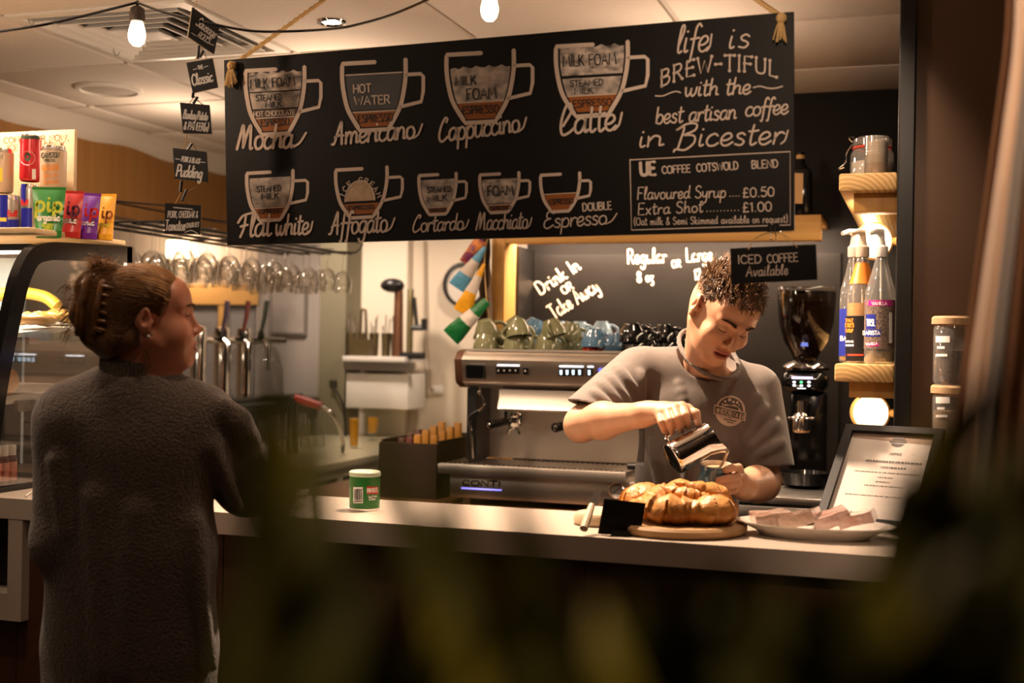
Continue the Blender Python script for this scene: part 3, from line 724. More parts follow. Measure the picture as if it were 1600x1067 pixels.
cup('painted mocha cup', 384, 111, 92, 101, 6.2, [(0.05, 0.33, 3, 1), (0.35, 0.60, 4, 0), (0.62, 0.73, 2, 0), (0.745, 0.95, 1, 0)],
    [('MILK FOAM', 0.08, 0.27, 0.84, 14, 1.7, 7), ('STEAMED', 0.18, 0.475, 0.62, 9, 1.5, 7), ('MILK', 0.34, 0.585, 0.62, 9, 1.5, 7), ('HOT CHOCOLATE', 0.14, 0.715, 0.84, 7.5, 1.4, 0), ('ESPRESSO', 0.26, 0.87, 0.74, 11, 1.5, 7)])
cup('painted americano cup', 535, 100, 99, 106, 6.6, [(0.17, 0.70, 5, 0), (0.725, 0.95, 1, 0)],
    [('HOT', 0.18, 0.44, 0.46, 13, 2.0, 0), ('WATER', 0.20, 0.62, 0.76, 13, 2.0, 0), ('ESPRESSO', 0.25, 0.88, 0.80, 12, 1.6, 7)])
cup('painted cappuccino cup', 698, 86, 105, 108, 6.6, [(0.21, 0.70, 4, 1), (0.705, 0.95, 1, 0)],
    [('MILK', 0.13, 0.45, 0.44, 14, 1.9, 7), ('FOAM', 0.30, 0.665, 0.74, 17, 2.0, 7), ('ESPRESSO', 0.24, 0.87, 0.78, 12, 1.7, 7)])
cup('painted latte cup', 869, 73, 112, 111, 6.6, [(0.03, 0.42, 3, 1), (0.46, 0.70, 4, 0), (0.71, 0.94, 1, 0)],
    [('MILK FOAM', 0.10, 0.29, 0.84, 17, 2.1, 7), ('STEAMED', 0.20, 0.575, 0.66, 9.5, 1.6, 7), ('MILK', 0.26, 0.685, 0.52, 9.5, 1.6, 7), ('ESPRESSO', 0.24, 0.87, 0.78, 11, 1.7, 7)])
cup('painted flat white cup', 386, 271, 72, 75, 5.4, [(0.11, 0.72, 4, 0), (0.74, 0.96, 1, 0)],
    [('STEAMED', 0.22, 0.40, 0.74, 9, 1.5, 7), ('MILK', 0.32, 0.56, 0.70, 9, 1.5, 7), ('ESPRESSO', 0.26, 0.85, 0.76, 6, 1.4, 7)], 0.32)
mbx = cup('painted affogato cup', 525, 266, 80, 76, 5.4, [(0.71, 0.93, 1, 0)], [('ESPRESSO', 0.24, 0.83, 0.74, 6, 1.4, 7)], 0.30, True)
cup('painted cortado cup', 655, 274.5, 58, 62, 5.0, [(0.12, 0.80, 4, 0), (0.82, 0.96, 1, 0)],
    [('STEAMED', 0.22, 0.44, 0.86, 8.5, 1.5, 7), ('MILK', 0.22, 0.66, 0.76, 9, 1.5, 7), ('ESPRESSO', 0.28, 0.93, 0.74, 4.5, 1.1, 7)], 0.28)
cup('painted macchiato cup', 750, 273.5, 61, 60, 5.0, [(0.13, 0.76, 3, 0), (0.80, 0.96, 1, 0)],
    [('FOAM', 0.20, 0.56, 0.86, 15, 2.0, 7), ('ESPRESSO', 0.24, 0.93, 0.80, 5, 1.2, 7)], 0.28)
cup('painted espresso cup', 845, 274, 61, 58, 5.0, [(0.52, 0.96, 1, 0)], [('ESPRESSO', 0.22, 0.80, 0.84, 8, 1.5, 7)], 0.28)
mb = MB()
def word(s, x0, y0, x1, y1, h, wd=2.6, **k): pen(mb, s, x0, y0, x1, y1, h, wd, lay(o4 + 0.0004), 0, **k)
sc = dict(script=True, gap=0.01, slant=0.16)
word('Mocha', 372, 234, 457, 231, 37, 4.3, tail=0.62, **sc)
word('Americano', 521, 227, 648, 216, 34, 3.7, tail=0.42, **sc)
word('Cappuccino', 686, 222, 812, 206, 34, 3.5, tail=0.40, **sc)
word('Latte', 874, 211, 962, 203, 42, 4.0, tail=0.30, **sc)
word('Flat', 374, 371, 424, 368, 36, 3.6, **sc); word('white', 430, 368, 482, 366, 32, 3.3, tail=0.25, **sc)
word('Affogato', 516, 367, 605, 362, 34, 3.2, tail=0.4, **sc)
word('Cortardo', 645, 363, 724, 359, 25, 2.5, tail=0.4, **sc)
word('Macchiato', 745, 360, 824, 357, 27, 2.4, tail=0.3, **sc)
word('Espresso', 850, 357, 948, 350, 25, 2.2, tail=0.7, **sc)
word('DOUBLE', 911, 330, 956, 327, 12, 2.1)
word('life', 1056, 84, 1106, 80, 42, 3.0, slant=0.25, gap=0.02, tail=0.2); word('is', 1136, 77, 1170, 74, 36, 2.8, slant=0.3, gap=0.1)
word('BREW-TIFUL', 1033, 136, 1214, 121, 24, 2.6, arc=17, dots=True, gap=0.2, slant=0.1)
word('with the', 1069, 151, 1172, 147, 26, 2.7, slant=0.2, gap=0.03)
for pts in ([(1024, 150), (1036, 150), (1046, 146), (1056, 143), (1064, 145)], [(1177, 137), (1188, 135), (1200, 138), (1212, 138), (1223, 135)]):
    mb.ribbon(cr(pts, 5), 1.9, lay(o4), 0)
word('best artisan', 1024, 194, 1150, 186, 26, 2.6, slant=0.2, gap=0.03); word('coffee', 1164, 182, 1231, 178, 26, 2.6, slant=0.2, gap=0.0)
word('in', 996, 231, 1036, 228, 30, 3.0, slant=0.25, gap=0.02); word('Bicester', 1058, 230, 1222, 225, 34, 3.0, slant=0.25, script=True, gap=0.06, tail=0.3)
mb.ribbon([(984.6, 250), (1234.7, 237), (1235, 351.5), (987, 359.5), (984.6, 249)], 1.7, lay(o4), 0)
word('UE', 1001, 274, 1025, 273, 20, 5.0)
word('COFFEE', 1035, 271.5, 1079, 269, 11.5, 1.9); word('COTSWOLD', 1089, 268.5, 1154, 264.5, 12, 1.9); word('BLEND', 1175, 263.5, 1216, 261.5, 12, 1.9)
word('Flavoured Syrup', 996, 312, 1134, 308.5, 19, 1.8, slant=0.1, gap=0.06)
word('....', 1140, 307, 1156, 306.5, 15, 1.9, gap=0.2); word('\u00a30.50', 1161, 308.5, 1210, 306.5, 14.5, 1.9)
word('Extra Shot', 997, 336, 1098, 331.5, 18, 1.8, slant=0.1, gap=0.08)
word('..........', 1104, 330.5, 1155, 329, 15, 1.9, gap=0.3); word('\u00a31.00', 1161, 331.5, 1206, 329.5, 14.5, 1.9)
word('(Oat milk & Semi Skimmed available on request)', 991, 352, 1231, 347.5, 11.5, 1.3, gap=0.1)
for i, ch in enumerate('ICE CREAM'):
    a = math.radians(158 - i * 17); bx, by = 564 + 27 * math.cos(a), 318.5 - 33 * math.sin(a)
    if ch != ' ': word(ch, bx - 3.2 * math.sin(a), by - 3.2 * math.cos(a), bx + 3.2 * math.sin(a), by + 3.2 * math.cos(a), 8, 1.5)
mb.build('lettering', M_ink, t, None)
# suspension ropes, each knotted through a hole at the board's top corner
def rope(lab, kn, top, tassels):
    p = SG(*kn, 0.006); q = atZ(*top, CEIL) if isinstance(top, tuple) else top
    r = thing('jute_rope', lab, 'rope', p, 'ropes of the menu board')
    n = 14; pts = [p.lerp(q, i / n) for i in range(n + 1)]
    mb = MB()
    for s in range(2):
        mb.tube([Vector(pt) + Vector((0.0028 * math.cos(i * 1.3 + s * PI), 0, 0.0028 * math.sin(i * 1.3 + s * PI))) for i, pt in enumerate(cr(pts, 3))], 0.0042, 6)
    mb.build('cord', M_rope, r)
    MB().sphere(p + Vector((0, -0.006, -0.004)), (0.011, 0.010, 0.012)).build('knot', M_rope, r)
    mb = MB()
    for i in range(tassels):
        a = rnd.uniform(-0.018, 0.018); mb.tube(cr([p + Vector((0, -0.006, 0)), p + Vector((a * 0.5, -0.010, -0.02)), p + Vector((a, -0.008, -0.045 - rnd.uniform(0, 0.014)))], 4), 0.0016, 5)
    mb.build('frayed_end', M_rope, r)
rope('jute rope rising from the board corner by the mocha cup', (366, 102), (514, -6), 16)
rope('jute rope rising from the board corner above the word is', (1222, 28), (1150, -22), 7)
# iced coffee board clipped under the menu
SI = onplane(SG(1205, 400, 0.004), sn)
t = thing('iced_coffee_sign', 'small black iced coffee board hanging below the menu board', 'sign', SI(1208, 415))
MB().slab([SI(1141, 388), SI(1275, 381.5), SI(1277, 437), SI(1143, 444)], sn, 0.006).build('board', M_board, t, None)
mb = MB()
f2 = lambda x, y: SI(x, y, 0.0005)
pen(mb, 'ICED', 1153, 412, 1190, 411, 13, 1.7, f2, script=False); pen(mb, 'COFFEE', 1199, 411, 1247, 408, 13, 1.7, f2); mb.build('lettering', M_ink, t, None); mb = MB(); pen(mb, 'Available', 1166, 432, 1231, 429, 16, 1.7, f2, slant=0.1)
mb.build('lettering', M_ink, t, None)
mb = MB()
for pts in ([(1171, 389), (1176, 378), (1190, 366), (1206, 363)], [(1206, 363), (1222, 366), (1238, 378), (1246, 387)], [(1169, 390), (1182, 371), (1206, 364)], [(1206, 363), (1224, 363), (1240, 361), (1243, 357)]):
    mb.tube([SI(x, y, 0.003) for x, y in cr(pts, 5)], 0.0012, 6)
mb.build('string', M_rope, t)
t = thing('bulldog_clip', 'black bulldog clip gripping the bottom edge of the menu board', 'clip', SG(1209, 358))
MB().slab([SG(1200, 352, 0.005), SG(1218, 351, 0.005), SG(1219, 363, 0.006), SG(1199, 364, 0.006)], sn, 0.026).build('jaw', M_blkgloss, t, None)
for sgn in (-1, 1):
    MB().tube([SG(1209 + sgn * x, y, 0.008) for x, y in cr([(4, 354), (3, 364), (5, 372), (1, 377)], 5)], 0.0011, 6).build('wire_arm', M_chrome, t)

# string of five little slates at the left of the board
def slate(lab, quad, lines, depth, yaw):
    cx_ = sum(p[0] for p in quad) / 4; cy_ = sum(p[1] for p in quad) / 4
    n = Vector((math.sin(yaw), -math.cos(yaw), 0))
    F = onplane(D(cx_, cy_, depth), n)
    t = thing('slate_tag', lab, 'sign', F(cx_, cy_), 'string of little slate signs')
    MB().slab([F(*p) for p in quad], n, 0.005).build('slate', mat('slate_black', (0.010, 0.010, 0.010), 0.5), t, None)
    qq = [F(*p) - n * 0.0052 for p in quad]; MB().slab(qq, n, 0.002).build('wood_edge', M_pine, t, None)
    mb = MB(); f = lambda x, y: F(x, y, 0.0004)
    for l in lines:
        if l[0] == '-': mb.ribbon(l[1], l[2], f)
        else: pen(mb, l[0], *l[1], l[2], l[3], f, **(l[4] if len(l) > 4 else {}))
    mb.build('lettering', mat('paint_pen_white', (0.85, 0.80, 0.74), 0.6), t, None)
    return F
g = dict(gap=0.05, slant=0.1)
FS = []
FS.append(slate('topmost little slate on the string, sharply tilted, reading sausage rolls', [(301, 11), (343, 41), (335, 84), (294, 57)], [('Sausage', (305, 38, 334, 60), 14, 1.6, g), ('ROLLS', (308, 57, 326, 68), 9, 1.2, g), ('-', [(299, 51), (306, 56)], 1), ('-', [(327, 68), (334, 71)], 1)], 2.92, 0.9))
FS.append(slate('second little slate on the string reading the classic', [(291, 98), (332, 91), (340, 136), (301, 145)], [('THE', (310, 109, 318, 107), 6, 1.2), ('-', [(302, 109), (308, 107)], 1), ('-', [(319, 105), (325, 103)], 1), ('Classic', (301, 134, 333, 127), 17, 2.2, g)], 2.92, 0.3))
FS.append(slate('third little slate on the string reading bombay potato and paneer', [(281, 160), (327, 164), (331, 209), (286, 208)], [('Bombay', (286, 185, 306, 187), 14, 1.7, g), ('Potato', (308, 187, 324, 188), 13, 1.7, g), ('& PANEER(v)', (287, 202, 325, 205), 12, 1.5, g)], 2.92, 0.35))
FS.append(slate('fourth little slate on the string reading pork and black pudding', [(270, 231), (322, 237), (325, 285), (273, 279)], [('PORK & BLACK', (283, 252, 312, 256), 8, 1.2, g), ('-', [(274, 248), (281, 249)], 1), ('-', [(313, 253), (321, 254)], 1), ('Pudding', (275, 275, 315, 279), 18, 2.3, g)], 2.92, 0.25))
FS.append(slate('lowest little slate on the string reading pork, cheddar and tomato chutney', [(258, 317), (314, 321), (313, 366), (257, 365)], [('-', [(271, 324), (301, 327)], 1.5), ('PORK, CHEDDAR &', (262, 340, 309, 340), 10, 1.3, g), ('Tomatoe', (258, 360, 289, 360), 16, 1.8, g), ('CHUTNEY', (291, 356, 311, 354), 7, 1.3, g), ('-', cr([(289, 363), (299, 360), (309, 365)], 4), 1.2)], 2.92, 0.35))
t = thing('slate_string', 'twine with black pegs linking the little slate signs', 'string', D(300, 150, 2.93))
mb = MB()
for pts in ([(318, -14), (306, 4), (303, 14)], [(313, 68), (309, 84), (304, 96)], [(313, 68), (320, 84), (323, 92)], [(302, 142), (303, 150), (295, 163)], [(303, 150), (310, 158), (318, 164)], [(292, 207), (291, 216), (286, 236)], [(291, 216), (302, 226), (311, 242)], [(284, 280), (283, 300), (274, 318)], [(283, 300), (290, 306), (298, 320)], [(284, 306), (306, 291)]):
    mb.tube([D(x, y, 2.93) for x, y in cr(pts, 4)], 0.0011, 5)
mb.build('twine', M_rope, t)
for pts in ([(311, 71), (309, 92)], [(318, 79), (312, 90)], [(302, 145), (301, 153)], [(309, 151), (302, 162)], [(300, 224), (292, 236)], [(284, 282), (282, 300)], [(292, 296), (284, 314)]):
    MB().tube([D(*pts[0], 2.925), D(*pts[1], 2.925)], 0.0034, 6).build('peg', M_blk, t)

# festoon lights: cable and two squirrel-cage bulbs
t = thing('festoon_cable', 'black festoon light cable looped under the ceiling', 'cable', D(400, 40, 3.0))
for pts in ([(-20, 52, 2.9), (60, 40, 2.9), (130, 25, 3.0), (214, 4, 3.12)], [(214, 4, 3.12), (260, 20, 3.0), (330, 37, 2.9), (390, 48, 2.92), (450, 49, 2.95), (520, 45, 3.0), (560, 38, 3.0), (620, 20, 3.0), (700, -15, 3.0)]):
    MB().tube([D(x, y, z) for x, y, z in cr(pts, 6)], 0.0034, 6).build('cable', M_blkgloss, t)
for px, py, z, lab in ((214, 50, 3.12, 'glowing bare festoon bulb below the ceiling diffuser'), (765, 10, 3.0, 'glowing bare festoon bulb above the menu board')):
    p = D(px, py, z); s = 1.0
    t = thing('festoon_bulb', lab, 'light bulb', p, 'festoon bulbs')
    T = Matrix.Translation(p)
    MB().lathe([(0.0001, -0.036), (0.010, -0.034), (0.018, -0.026), (0.0215, -0.012), (0.021, 0.0), (0.017, 0.016), (0.0135, 0.026)], T, 24).build('bulb', emat('bulb_glow', (1, 0.80, 0.50), 16), t)
    MB().lathe([(0.0135, 0.024), (0.019, 0.026), (0.0195, 0.04), (0.0175, 0.058), (0.010, 0.064), (0.0001, 0.065)], T, 20).build('socket', mat('socket_brown', (0.035, 0.022, 0.014), 0.5), t)
    MB().tube([p + Vector((0, 0, 0.063)), p + Vector((0, 0, 0.078))], 0.004, 6).build('hanger', M_blk, t)
    lamp('bulb_light', 'POINT', p + Vector((0, 0, -0.05)), 1.6 if px < 400 else 5.0, WARM, 0.02)
# ================================================================== THE BARISTA'S SIDE
def cylmap(c, r):
    """photo pixel -> point on an upright round surface"""
    cx_, cy_ = c[0], c[1]
    def f(px, py, off=0.0003):
        d = ray(px, py); R = r + off
        A = d.x * d.x + d.y * d.y; B = -2 * (d.x * cx_ + d.y * cy_); C = cx_ * cx_ + cy_ * cy_ - R * R
        disc = max(B * B - 4 * A * C, 0); tt = (-B - math.sqrt(disc)) / (2 * A)
        return EYE + d * tt
    return f
# ---- coffee machine
MY = 4.20
def X_(px, Y=MY, py=650): return atY(px, py, Y).x
def Z_(py, px=760, Y=MY): return atY(px, py, Y).z
mx0, mx1 = X_(706), X_(1012)
t = thing('coffee_machine', 'two-group stainless espresso machine with blue-lit buttons on the back counter', 'coffee machine', ((mx0 + mx1) / 2, MY + 0.25, 0.88))
M_brush = mat('machine_steel', (0.74, 0.67, 0.59), 0.36, 1.0, bump=(30, 0.05, (0.02, 1, 1)))
M_brown = mat('machine_side_brown', (0.10, 0.045, 0.025), 0.35)
zt, zp0, zp1, zl = Z_(547), Z_(557), Z_(600), Z_(607)
zb0, zb1 = Z_(735), Z_(779)
# panel with a rounded shoulder, swept along its width
pr = [(MY + 0.16, zt + 0.004), (MY + 0.06, zt), (MY + 0.025, zt - 0.008), (MY + 0.006, zp0 - 0.003), (MY - 0.004, zp0 - 0.012), (MY + 0.012, zp1 + 0.01), (MY + 0.022, zp1), (MY + 0.06, zl), (MY + 0.385, zl), (MY + 0.385, zt + 0.004)]
MB().prism([(X_(720), y, z) for y, z in pr], (0, 0, 0), (mx1 - X_(720), 0, 0)).build('control_panel', M_brush, t, 40)
MB().prism([(X_(707), y + 0.012, z) for y, z in pr], (0, 0, 0), (X_(720) - X_(707) - 0.0005, 0, 0)).build('side_cheek', M_brown, t, 40)
MB().b6(X_(722), X_(737), MY + 0.05, MY + 0.38, Z_(722), zl - 0.001).build('side_post', M_blk, t)
MB().b6(X_(737), mx1, MY + 0.20, MY + 0.24, Z_(722), zl - 0.0005).build('back_plate', M_brush, t)
MB().prism([(X_(775), y, z) for y, z in [(MY + 0.03, Z_(608)), (MY + 0.03, Z_(622)), (MY + 0.014, Z_(638)), (MY + 0.05, Z_(642)), (MY + 0.19, Z_(642)), (MY + 0.19, Z_(608))]], (0, 0, 0), (mx1 - X_(775), 0, 0)).build('group_cover', M_brush, t, 30)
MB().b6(X_(790), mx1, MY + 0.12, MY + 0.19, Z_(656), Z_(642) - 0.0005).build('group_bar', M_brush, t)
for gx, full in ((803, 1), (905, 1)):
    gp = Vector((X_(gx, MY + 0.08), MY + 0.10, Z_(650)))
    MB().lathe([(0.0001, 0.016), (0.040, 0.016), (0.042, 0.006), (0.040, -0.012), (0.030, -0.016), (0.0001, -0.016)], Matrix.Translation(gp), 28).build('group_head', M_chrome, t)
    pf = MB().lathe([(0.036, -0.014), (0.037, -0.026), (0.028, -0.040), (0.012, -0.044), (0.0001, -0.044)], Matrix.Translation(gp), 28).build('portafilter', M_chrome, t)
    e = gp + Vector((-0.055, -0.135, -0.030))
    MB().tube([gp + Vector((-0.012, -0.03, -0.025)), gp.lerp(e, 0.45) + Vector((0, 0, -0.008)), e], [0.010, 0.016, 0.017], 14).build('handle', M_blkgloss, pf)
    MB().lathe([(0.0001, 0.002), (0.010, 0.001), (0.0165, -0.004)], Matrix.Translation(e) @ Vector((-0.4, -0.9, -0.05)).to_track_quat('Z', 'Y').to_matrix().to_4x4(), 16).build('end_cap', M_chrome, pf)
    mb = MB()
    for sx in (-0.022, 0.022):
        mb.tube(cr([gp + Vector((0, -0.008, -0.042)), gp + Vector((sx * 0.7, -0.014, -0.050)), gp + Vector((sx, -0.016, -0.066))], 4), 0.0045, 8)
    mb.build('spout', M_chrome, pf)
# steam wand
wp = [(750, 606), (749, 613), (755, 624), (756, 634), (748, 642), (738, 648), (733, 656), (736, 675), (739, 716)]
P = [atY(x, y, MY + 0.03) for x, y in wp]
wd_ = MB().tube(cr(P, 5), 0.0045, 8).build('steam_wand', M_chrome, t)
MB().sphere(P[1], 0.009).build('ball_joint', M_chrome, wd_)
MB().tube(cr(P[4:7], 5), 0.0085, 8).build('rubber_grip', M_blk, wd_)
mb = MB()
for sx, sy in ((754, 663), (755, 700)): mb.sphere(atY(sx, sy, MY + 0.198), 0.005, n=10)
mb.build('screws', M_chrome, t)
# rocker switch, button rows, display
PF = onplane((0, MY - 0.003, zp0), Vector((0, -1, 0.0)))
def plate(name, q, m, th=0.006, off=0.0, parent=t):
    mb = MB().slab([PF(*p, off + th) for p in q], (0, -1, 0), th + 0.012); return mb.build(name, m, parent, None)
plate('rocker_frame', [(729, 569), (757, 570), (757, 592), (728, 591)], M_blk, 0.003)
MB().slab([PF(730, 571, 0.016), PF(755, 572, 0.016), PF(754, 591, 0.004), PF(729, 590, 0.004)], (0, -1, 0), 0.010).build('rocker_switch', M_blkgloss, t, None)
M_lit = emat('button_light', (0.55, 0.80, 1.0), 2.2); M_strip = emat('button_strip', (0.80, 0.88, 1.0), 2.5)
def buttons(xs, y0, y1, lit):
    for x in xs:
        b = plate('button', [(x - 3.8, y0), (x + 3.8, y0 + 0.2), (x + 3.8, y1 + 0.2), (x - 3.8, y1)], M_blkgloss, 0.003)
        mb = MB(); f = lambda a, c: PF(a, c, 0.0034)
        if lit:
            mb.fill([(x - 2.0, y0 + 2.2), (x + 2.0, y0 + 2.2), (x + 2.0, y0 + 5.0), (x - 2.0, y0 + 5.0)], f); mb.fill([(x - 2.2, y0 + 6), (x + 2.2, y0 + 6), (x + 1.4, y1 - 1.6), (x - 1.4, y1 - 1.6)], f)
            mb.build('icon', M_lit, b, None)
        else:
            mb.fill([(x - 1.2, y0 + 3.5), (x + 1.2, y0 + 3.5), (x + 1.2, y1 - 4), (x - 1.2, y1 - 4)], f); mb.build('icon', mat('icon_grey', (0.45, 0.42, 0.38), 0.5), b, None)
buttons((779, 788, 797, 806), 574, 584, False); buttons((821,), 574.5, 585, False)
buttons((877, 886.5, 896, 906), 576, 587, True); buttons((921,), 576, 587.5, True)
for q in ([(777, 570), (811, 570.6), (811, 572), (777, 571.4)], [(874, 571.5), (911, 572.2), (911, 574), (874, 573.2)], [(918, 572.3), (927, 572.5), (927, 574.2), (918, 574)]):
    plate('light_bar', q, M_strip, 0.001)
plate('display', [(935, 576), (953, 576.4), (953, 584.4), (935, 584)], emat('display_blue', (0.10, 0.12, 0.85), 1.2), 0.001)
# drip tray, lower front, maker's lettering, gauge, feet
trz0, trz1 = Z_(741), Z_(725)
MB().b6(X_(693), X_(985), MY - 0.05, MY + 0.20, trz0, trz1, 0.004).build('drip_tray', M_brush, t)
mb = MB()
for k in range(36): mb.b6(X_(700) + 0.0185 * k, X_(700) + 0.0185 * k + 0.009, MY - 0.035, MY + 0.19, trz1 + 0.0004, trz1 + 0.0035)
mb.build('tray_grid', M_chrome, t, None)
MB().b6(X_(696), X_(706), MY - 0.005, MY + 0.385, zb1 + 0.01, trz0 - 0.0005).build('base_side', M_blk, t)
MB().b6(X_(706) + 0.0005, mx1 - 0.004, MY - 0.012, MY + 0.385, zb1, trz0 - 0.0005, 0.003).build('lower_front', M_brush, t)
PL = onplane((0, MY - 0.0125, 1), (0, -1, 0))
mb = MB(); pen(mb, 'CONTI', 722, 758, 782, 760, 8, 2.2, lambda x, y: PL(x, y, 0.001)); mb.build('lettering', M_chrome, t, None)['label'] = 'raised chrome maker lettering'
MB().slab([PL(720, 761.5, 0.001), PL(784, 765, 0.001), PL(784, 766.6, 0.001), PL(720, 763.6, 0.001)], (0, -1, 0), 0.0008).build('light_line', emat('violet_line', (0.25, 0.22, 1.0), 3.0), t, None)
gp = PL(964, 766, 0.0)
Rg = Matrix.Translation(gp) @ Vector((0, -1, 0)).to_track_quat('Z', 'Y').to_matrix().to_4x4()
gg = MB().lathe([(0.027, 0.0), (0.028, 0.008), (0.024, 0.011), (0.022, 0.007)], Rg, 32).build('gauge', M_chrome, t)
MB().lathe([(0.0225, 0.0065), (0.0001, 0.0068)], Rg, 32).build('dial', mat('dial_grey', (0.35, 0.32, 0.29), 0.5), gg)
MB().tube([Rg @ Vector((-0.012, -0.010, 0.0075)), Rg @ Vector((0.012, 0.010, 0.0075))], 0.0013, 6).build('needle', M_blk, gg)
for fx, fy in ((732, MY + 0.05), (975, MY + 0.05), (732, MY + 0.34), (985, MY + 0.34)):
    MB().lathe([(0.022, zb1 - 0.88), (0.018, 0.02), (0.024, 0.0006)], Matrix.Translation((X_(fx, fy), fy, 0.88)), 16).build('foot', M_chrome if fx < 900 else M_blk, t)
MB().lathe([(0.0001, 0.0), (0.012, 0.0), (0.014, 0.03), (0.0001, 0.032)], Matrix.Translation(atY(981, 728, MY - 0.03)) @ Vector((1, 0, 0)).to_track_quat('Z', 'Y').to_matrix().to_4x4(), 14).build('side_knob', M_blk, t)
# cup tray on top of the machine
cupz = zt + 0.0045
MB().b6(X_(722), mx1 - 0.01, MY + 0.03, MY + 0.38, zt - 0.004, cupz - 0.0002).build('cup_tray', M_brush, t, None)

# ---- cups
def make_cup(name, lab, m, R=0.047, H=0.064, foot=0.026):
    t = thing(name, lab, 'cup', (0, 0, 0), 'cups stacked on the coffee machine')
    MB().lathe([(0.0001, 0.004), (foot - 0.003, 0.003), (foot - 0.002, 0.0), (foot, 0.0), (foot + 0.001, 0.005), (R * 0.80, H * 0.34), (R * 0.95, H * 0.68), (R, H), (R - 0.003, H), (R * 0.95 - 0.004, H * 0.68), (R * 0.80 - 0.005, H * 0.36), (foot * 0.8, 0.008), (0.0001, 0.007)], None, 36).build('bowl', m, t, 50, True)
    MB().tube(cr([(R * 0.92, 0, H * 0.84), (R + 0.012, 0, H * 0.90), (R + 0.026, 0, H * 0.74), (R + 0.024, 0, H * 0.48), (R + 0.006, 0, H * 0.30), (R * 0.72, 0, H * 0.26)], 5), 0.0046, 10, flat=1.4).build('handle', m, t, 60, True)
    return t
M_sage = mat('sage_glaze', (0.165, 0.165, 0.085), 0.16, coat=0.4)
M_blue = mat('blue_glaze', (0.085, 0.185, 0.29), 0.14, coat=0.4)
M_pale = mat('pale_blue_glaze', (0.33, 0.47, 0.58), 0.16, coat=0.4)
M_red = mat('red_glaze', (0.50, 0.02, 0.01), 0.15, coat=0.4)
M_bcup = mat('black_glaze', (0.006, 0.006, 0.006), 0.08, coat=0.5)
UP, DN = 0.0, PI
protos = {}
def put(kind, px, Y, z, rx, rz, lab, s=1.0, ry=0.0):
    m = {'sage': M_sage, 'blue': M_blue, 'pale': M_pale, 'red': M_red, 'black': M_bcup}[kind]
    if kind not in protos:
        protos[kind] = make_cup({'sage': 'sage_cup', 'blue': 'blue_cup', 'pale': 'pale_blue_cup', 'red': 'red_cup', 'black': 'black_cup'}[kind], lab, m); o = protos[kind]
    else: o = dup(protos[kind], (0, 0, 0), None, lab)
    o.location = (atY(px, 540, Y).x, Y, z); o.rotation_euler = (rx, ry, rz); o.scale = (s, s, s)
    return o
h = 0.064; z1 = cupz + h; z2 = z1 + 0.040
Yf, Yb, Yc = MY + 0.085, MY + 0.20, MY + 0.315
put('sage', 759, Yf, z1, PI, 0.3, 'sage cup upside down at the left end of the front row, under another')
put('sage', 757, Yf, z2, PI + 0.22, 0.6, 'sage cup stacked on the leftmost front cup', ry=-0.25)
put('sage', 806, Yf, z1, PI, -0.4, 'sage cup upside down second along the front row')
put('sage', 808, Yf, z2 + 0.002, PI + 0.12, 2.9, 'sage cup tipped on the second front cup with handle to the left', ry=0.22)
put('sage', 856, Yf, z1, PI, 0.9, 'sage cup upside down third along the front row')
put('sage', 858, Yf, z2 + 0.004, PI + 0.35, -1.5, 'sage cup on the third front cup with handle facing front')
put('sage', 893, Yb, z1, PI, -0.2, 'sage cup upside down behind the blue cup')
put('sage', 894, Yb, z2 - 0.003, PI + 0.1, 0.5, 'sage cup stacked behind the blue cup', ry=0.2)
put('sage', 782, Yb, z1, PI, 0.4, 'sage cup in the second row behind the leftmost stack')
put('sage', 818, Yb, z1, PI, 0.2, 'sage cup in the second row under the highest sage cup')
put('sage', 812, Yb, z2 + 0.012, PI - 0.15, 0.2, 'highest sage cup of the pile, tilted to the left', ry=0.4)
put('pale', 826, Yc, z2 + 0.002, PI, 1.0, 'pale blue cup at the back beside the highest sage cup', 0.8)
put('blue', 838, Yc, z2 + 0.012, PI, 0.2, 'mid blue cup tilted at the back between sage cups', 0.95, ry=0.35)
put('pale', 838, Yc, z1 - 0.004, PI, 1.0, 'pale blue cup hidden low at the back of the sage cups', 0.8)
put('pale', 872, Yc, z1, PI, 0.3, 'pale blue cup under the second back-row stack', 0.9)
put('pale', 873, Yc, z2 + 0.004, PI, -0.3, 'pale blue cup on the back row behind the third sage stack', 0.86)
put('pale', 905, Yc, z1, PI, 0.3, 'pale blue cup low in the back row behind the blue cup', 0.9)
put('pale', 905, Yc, z2 + 0.004, PI, -0.4, 'pale blue cup on top of the back row over the blue cup', 0.9)
put('red', 923, Yf, z1 - 0.026, PI, 0.2, 'red cup under the front blue cup', 0.62)
put('blue', 928, Yf, z1 + 0.014, PI, -0.35, 'front blue cup upside down over a red cup')
put('blue', 960, Yb, z1, PI, 0.4, 'blue cup upside down beside the black cups')
put('red', 942, Yc, z1 + 0.012, PI, 0.2, 'red cup in the back row between blue cups', 0.8)
put('pale', 940, Yc, z2 + 0.006, PI, 0.6, 'pale blue cup on the back row above a red cup', 0.86)
put('black', 990, Yf, z1 - 0.004, PI, 0.1, 'black cup at the bottom of the tall front black stack')
put('black', 988, Yf, z2 - 0.004, PI, 0.4, 'black cup on top of the tall front black stack', 1.06)
put('black', 1012, Yb, z1, PI, 0.1, 'black cup under the stack behind the tall black stack')
put('black', 1008, Yb, z2 - 0.006, PI, 0.2, 'black cup topping the stack behind the tall black stack', 0.9)
put('black', 1040, Yb, z1, PI, 0.2, 'black cup at the bottom of the rightmost stack')
put('black', 1038, Yb, z2 - 0.004, PI, -0.2, 'black cup topping the rightmost stack', 1.0)
put('black', 1058, Yc, z1 + 0.016, PI, 0.2, 'black cup in the back row by the barista shoulder', 0.95)

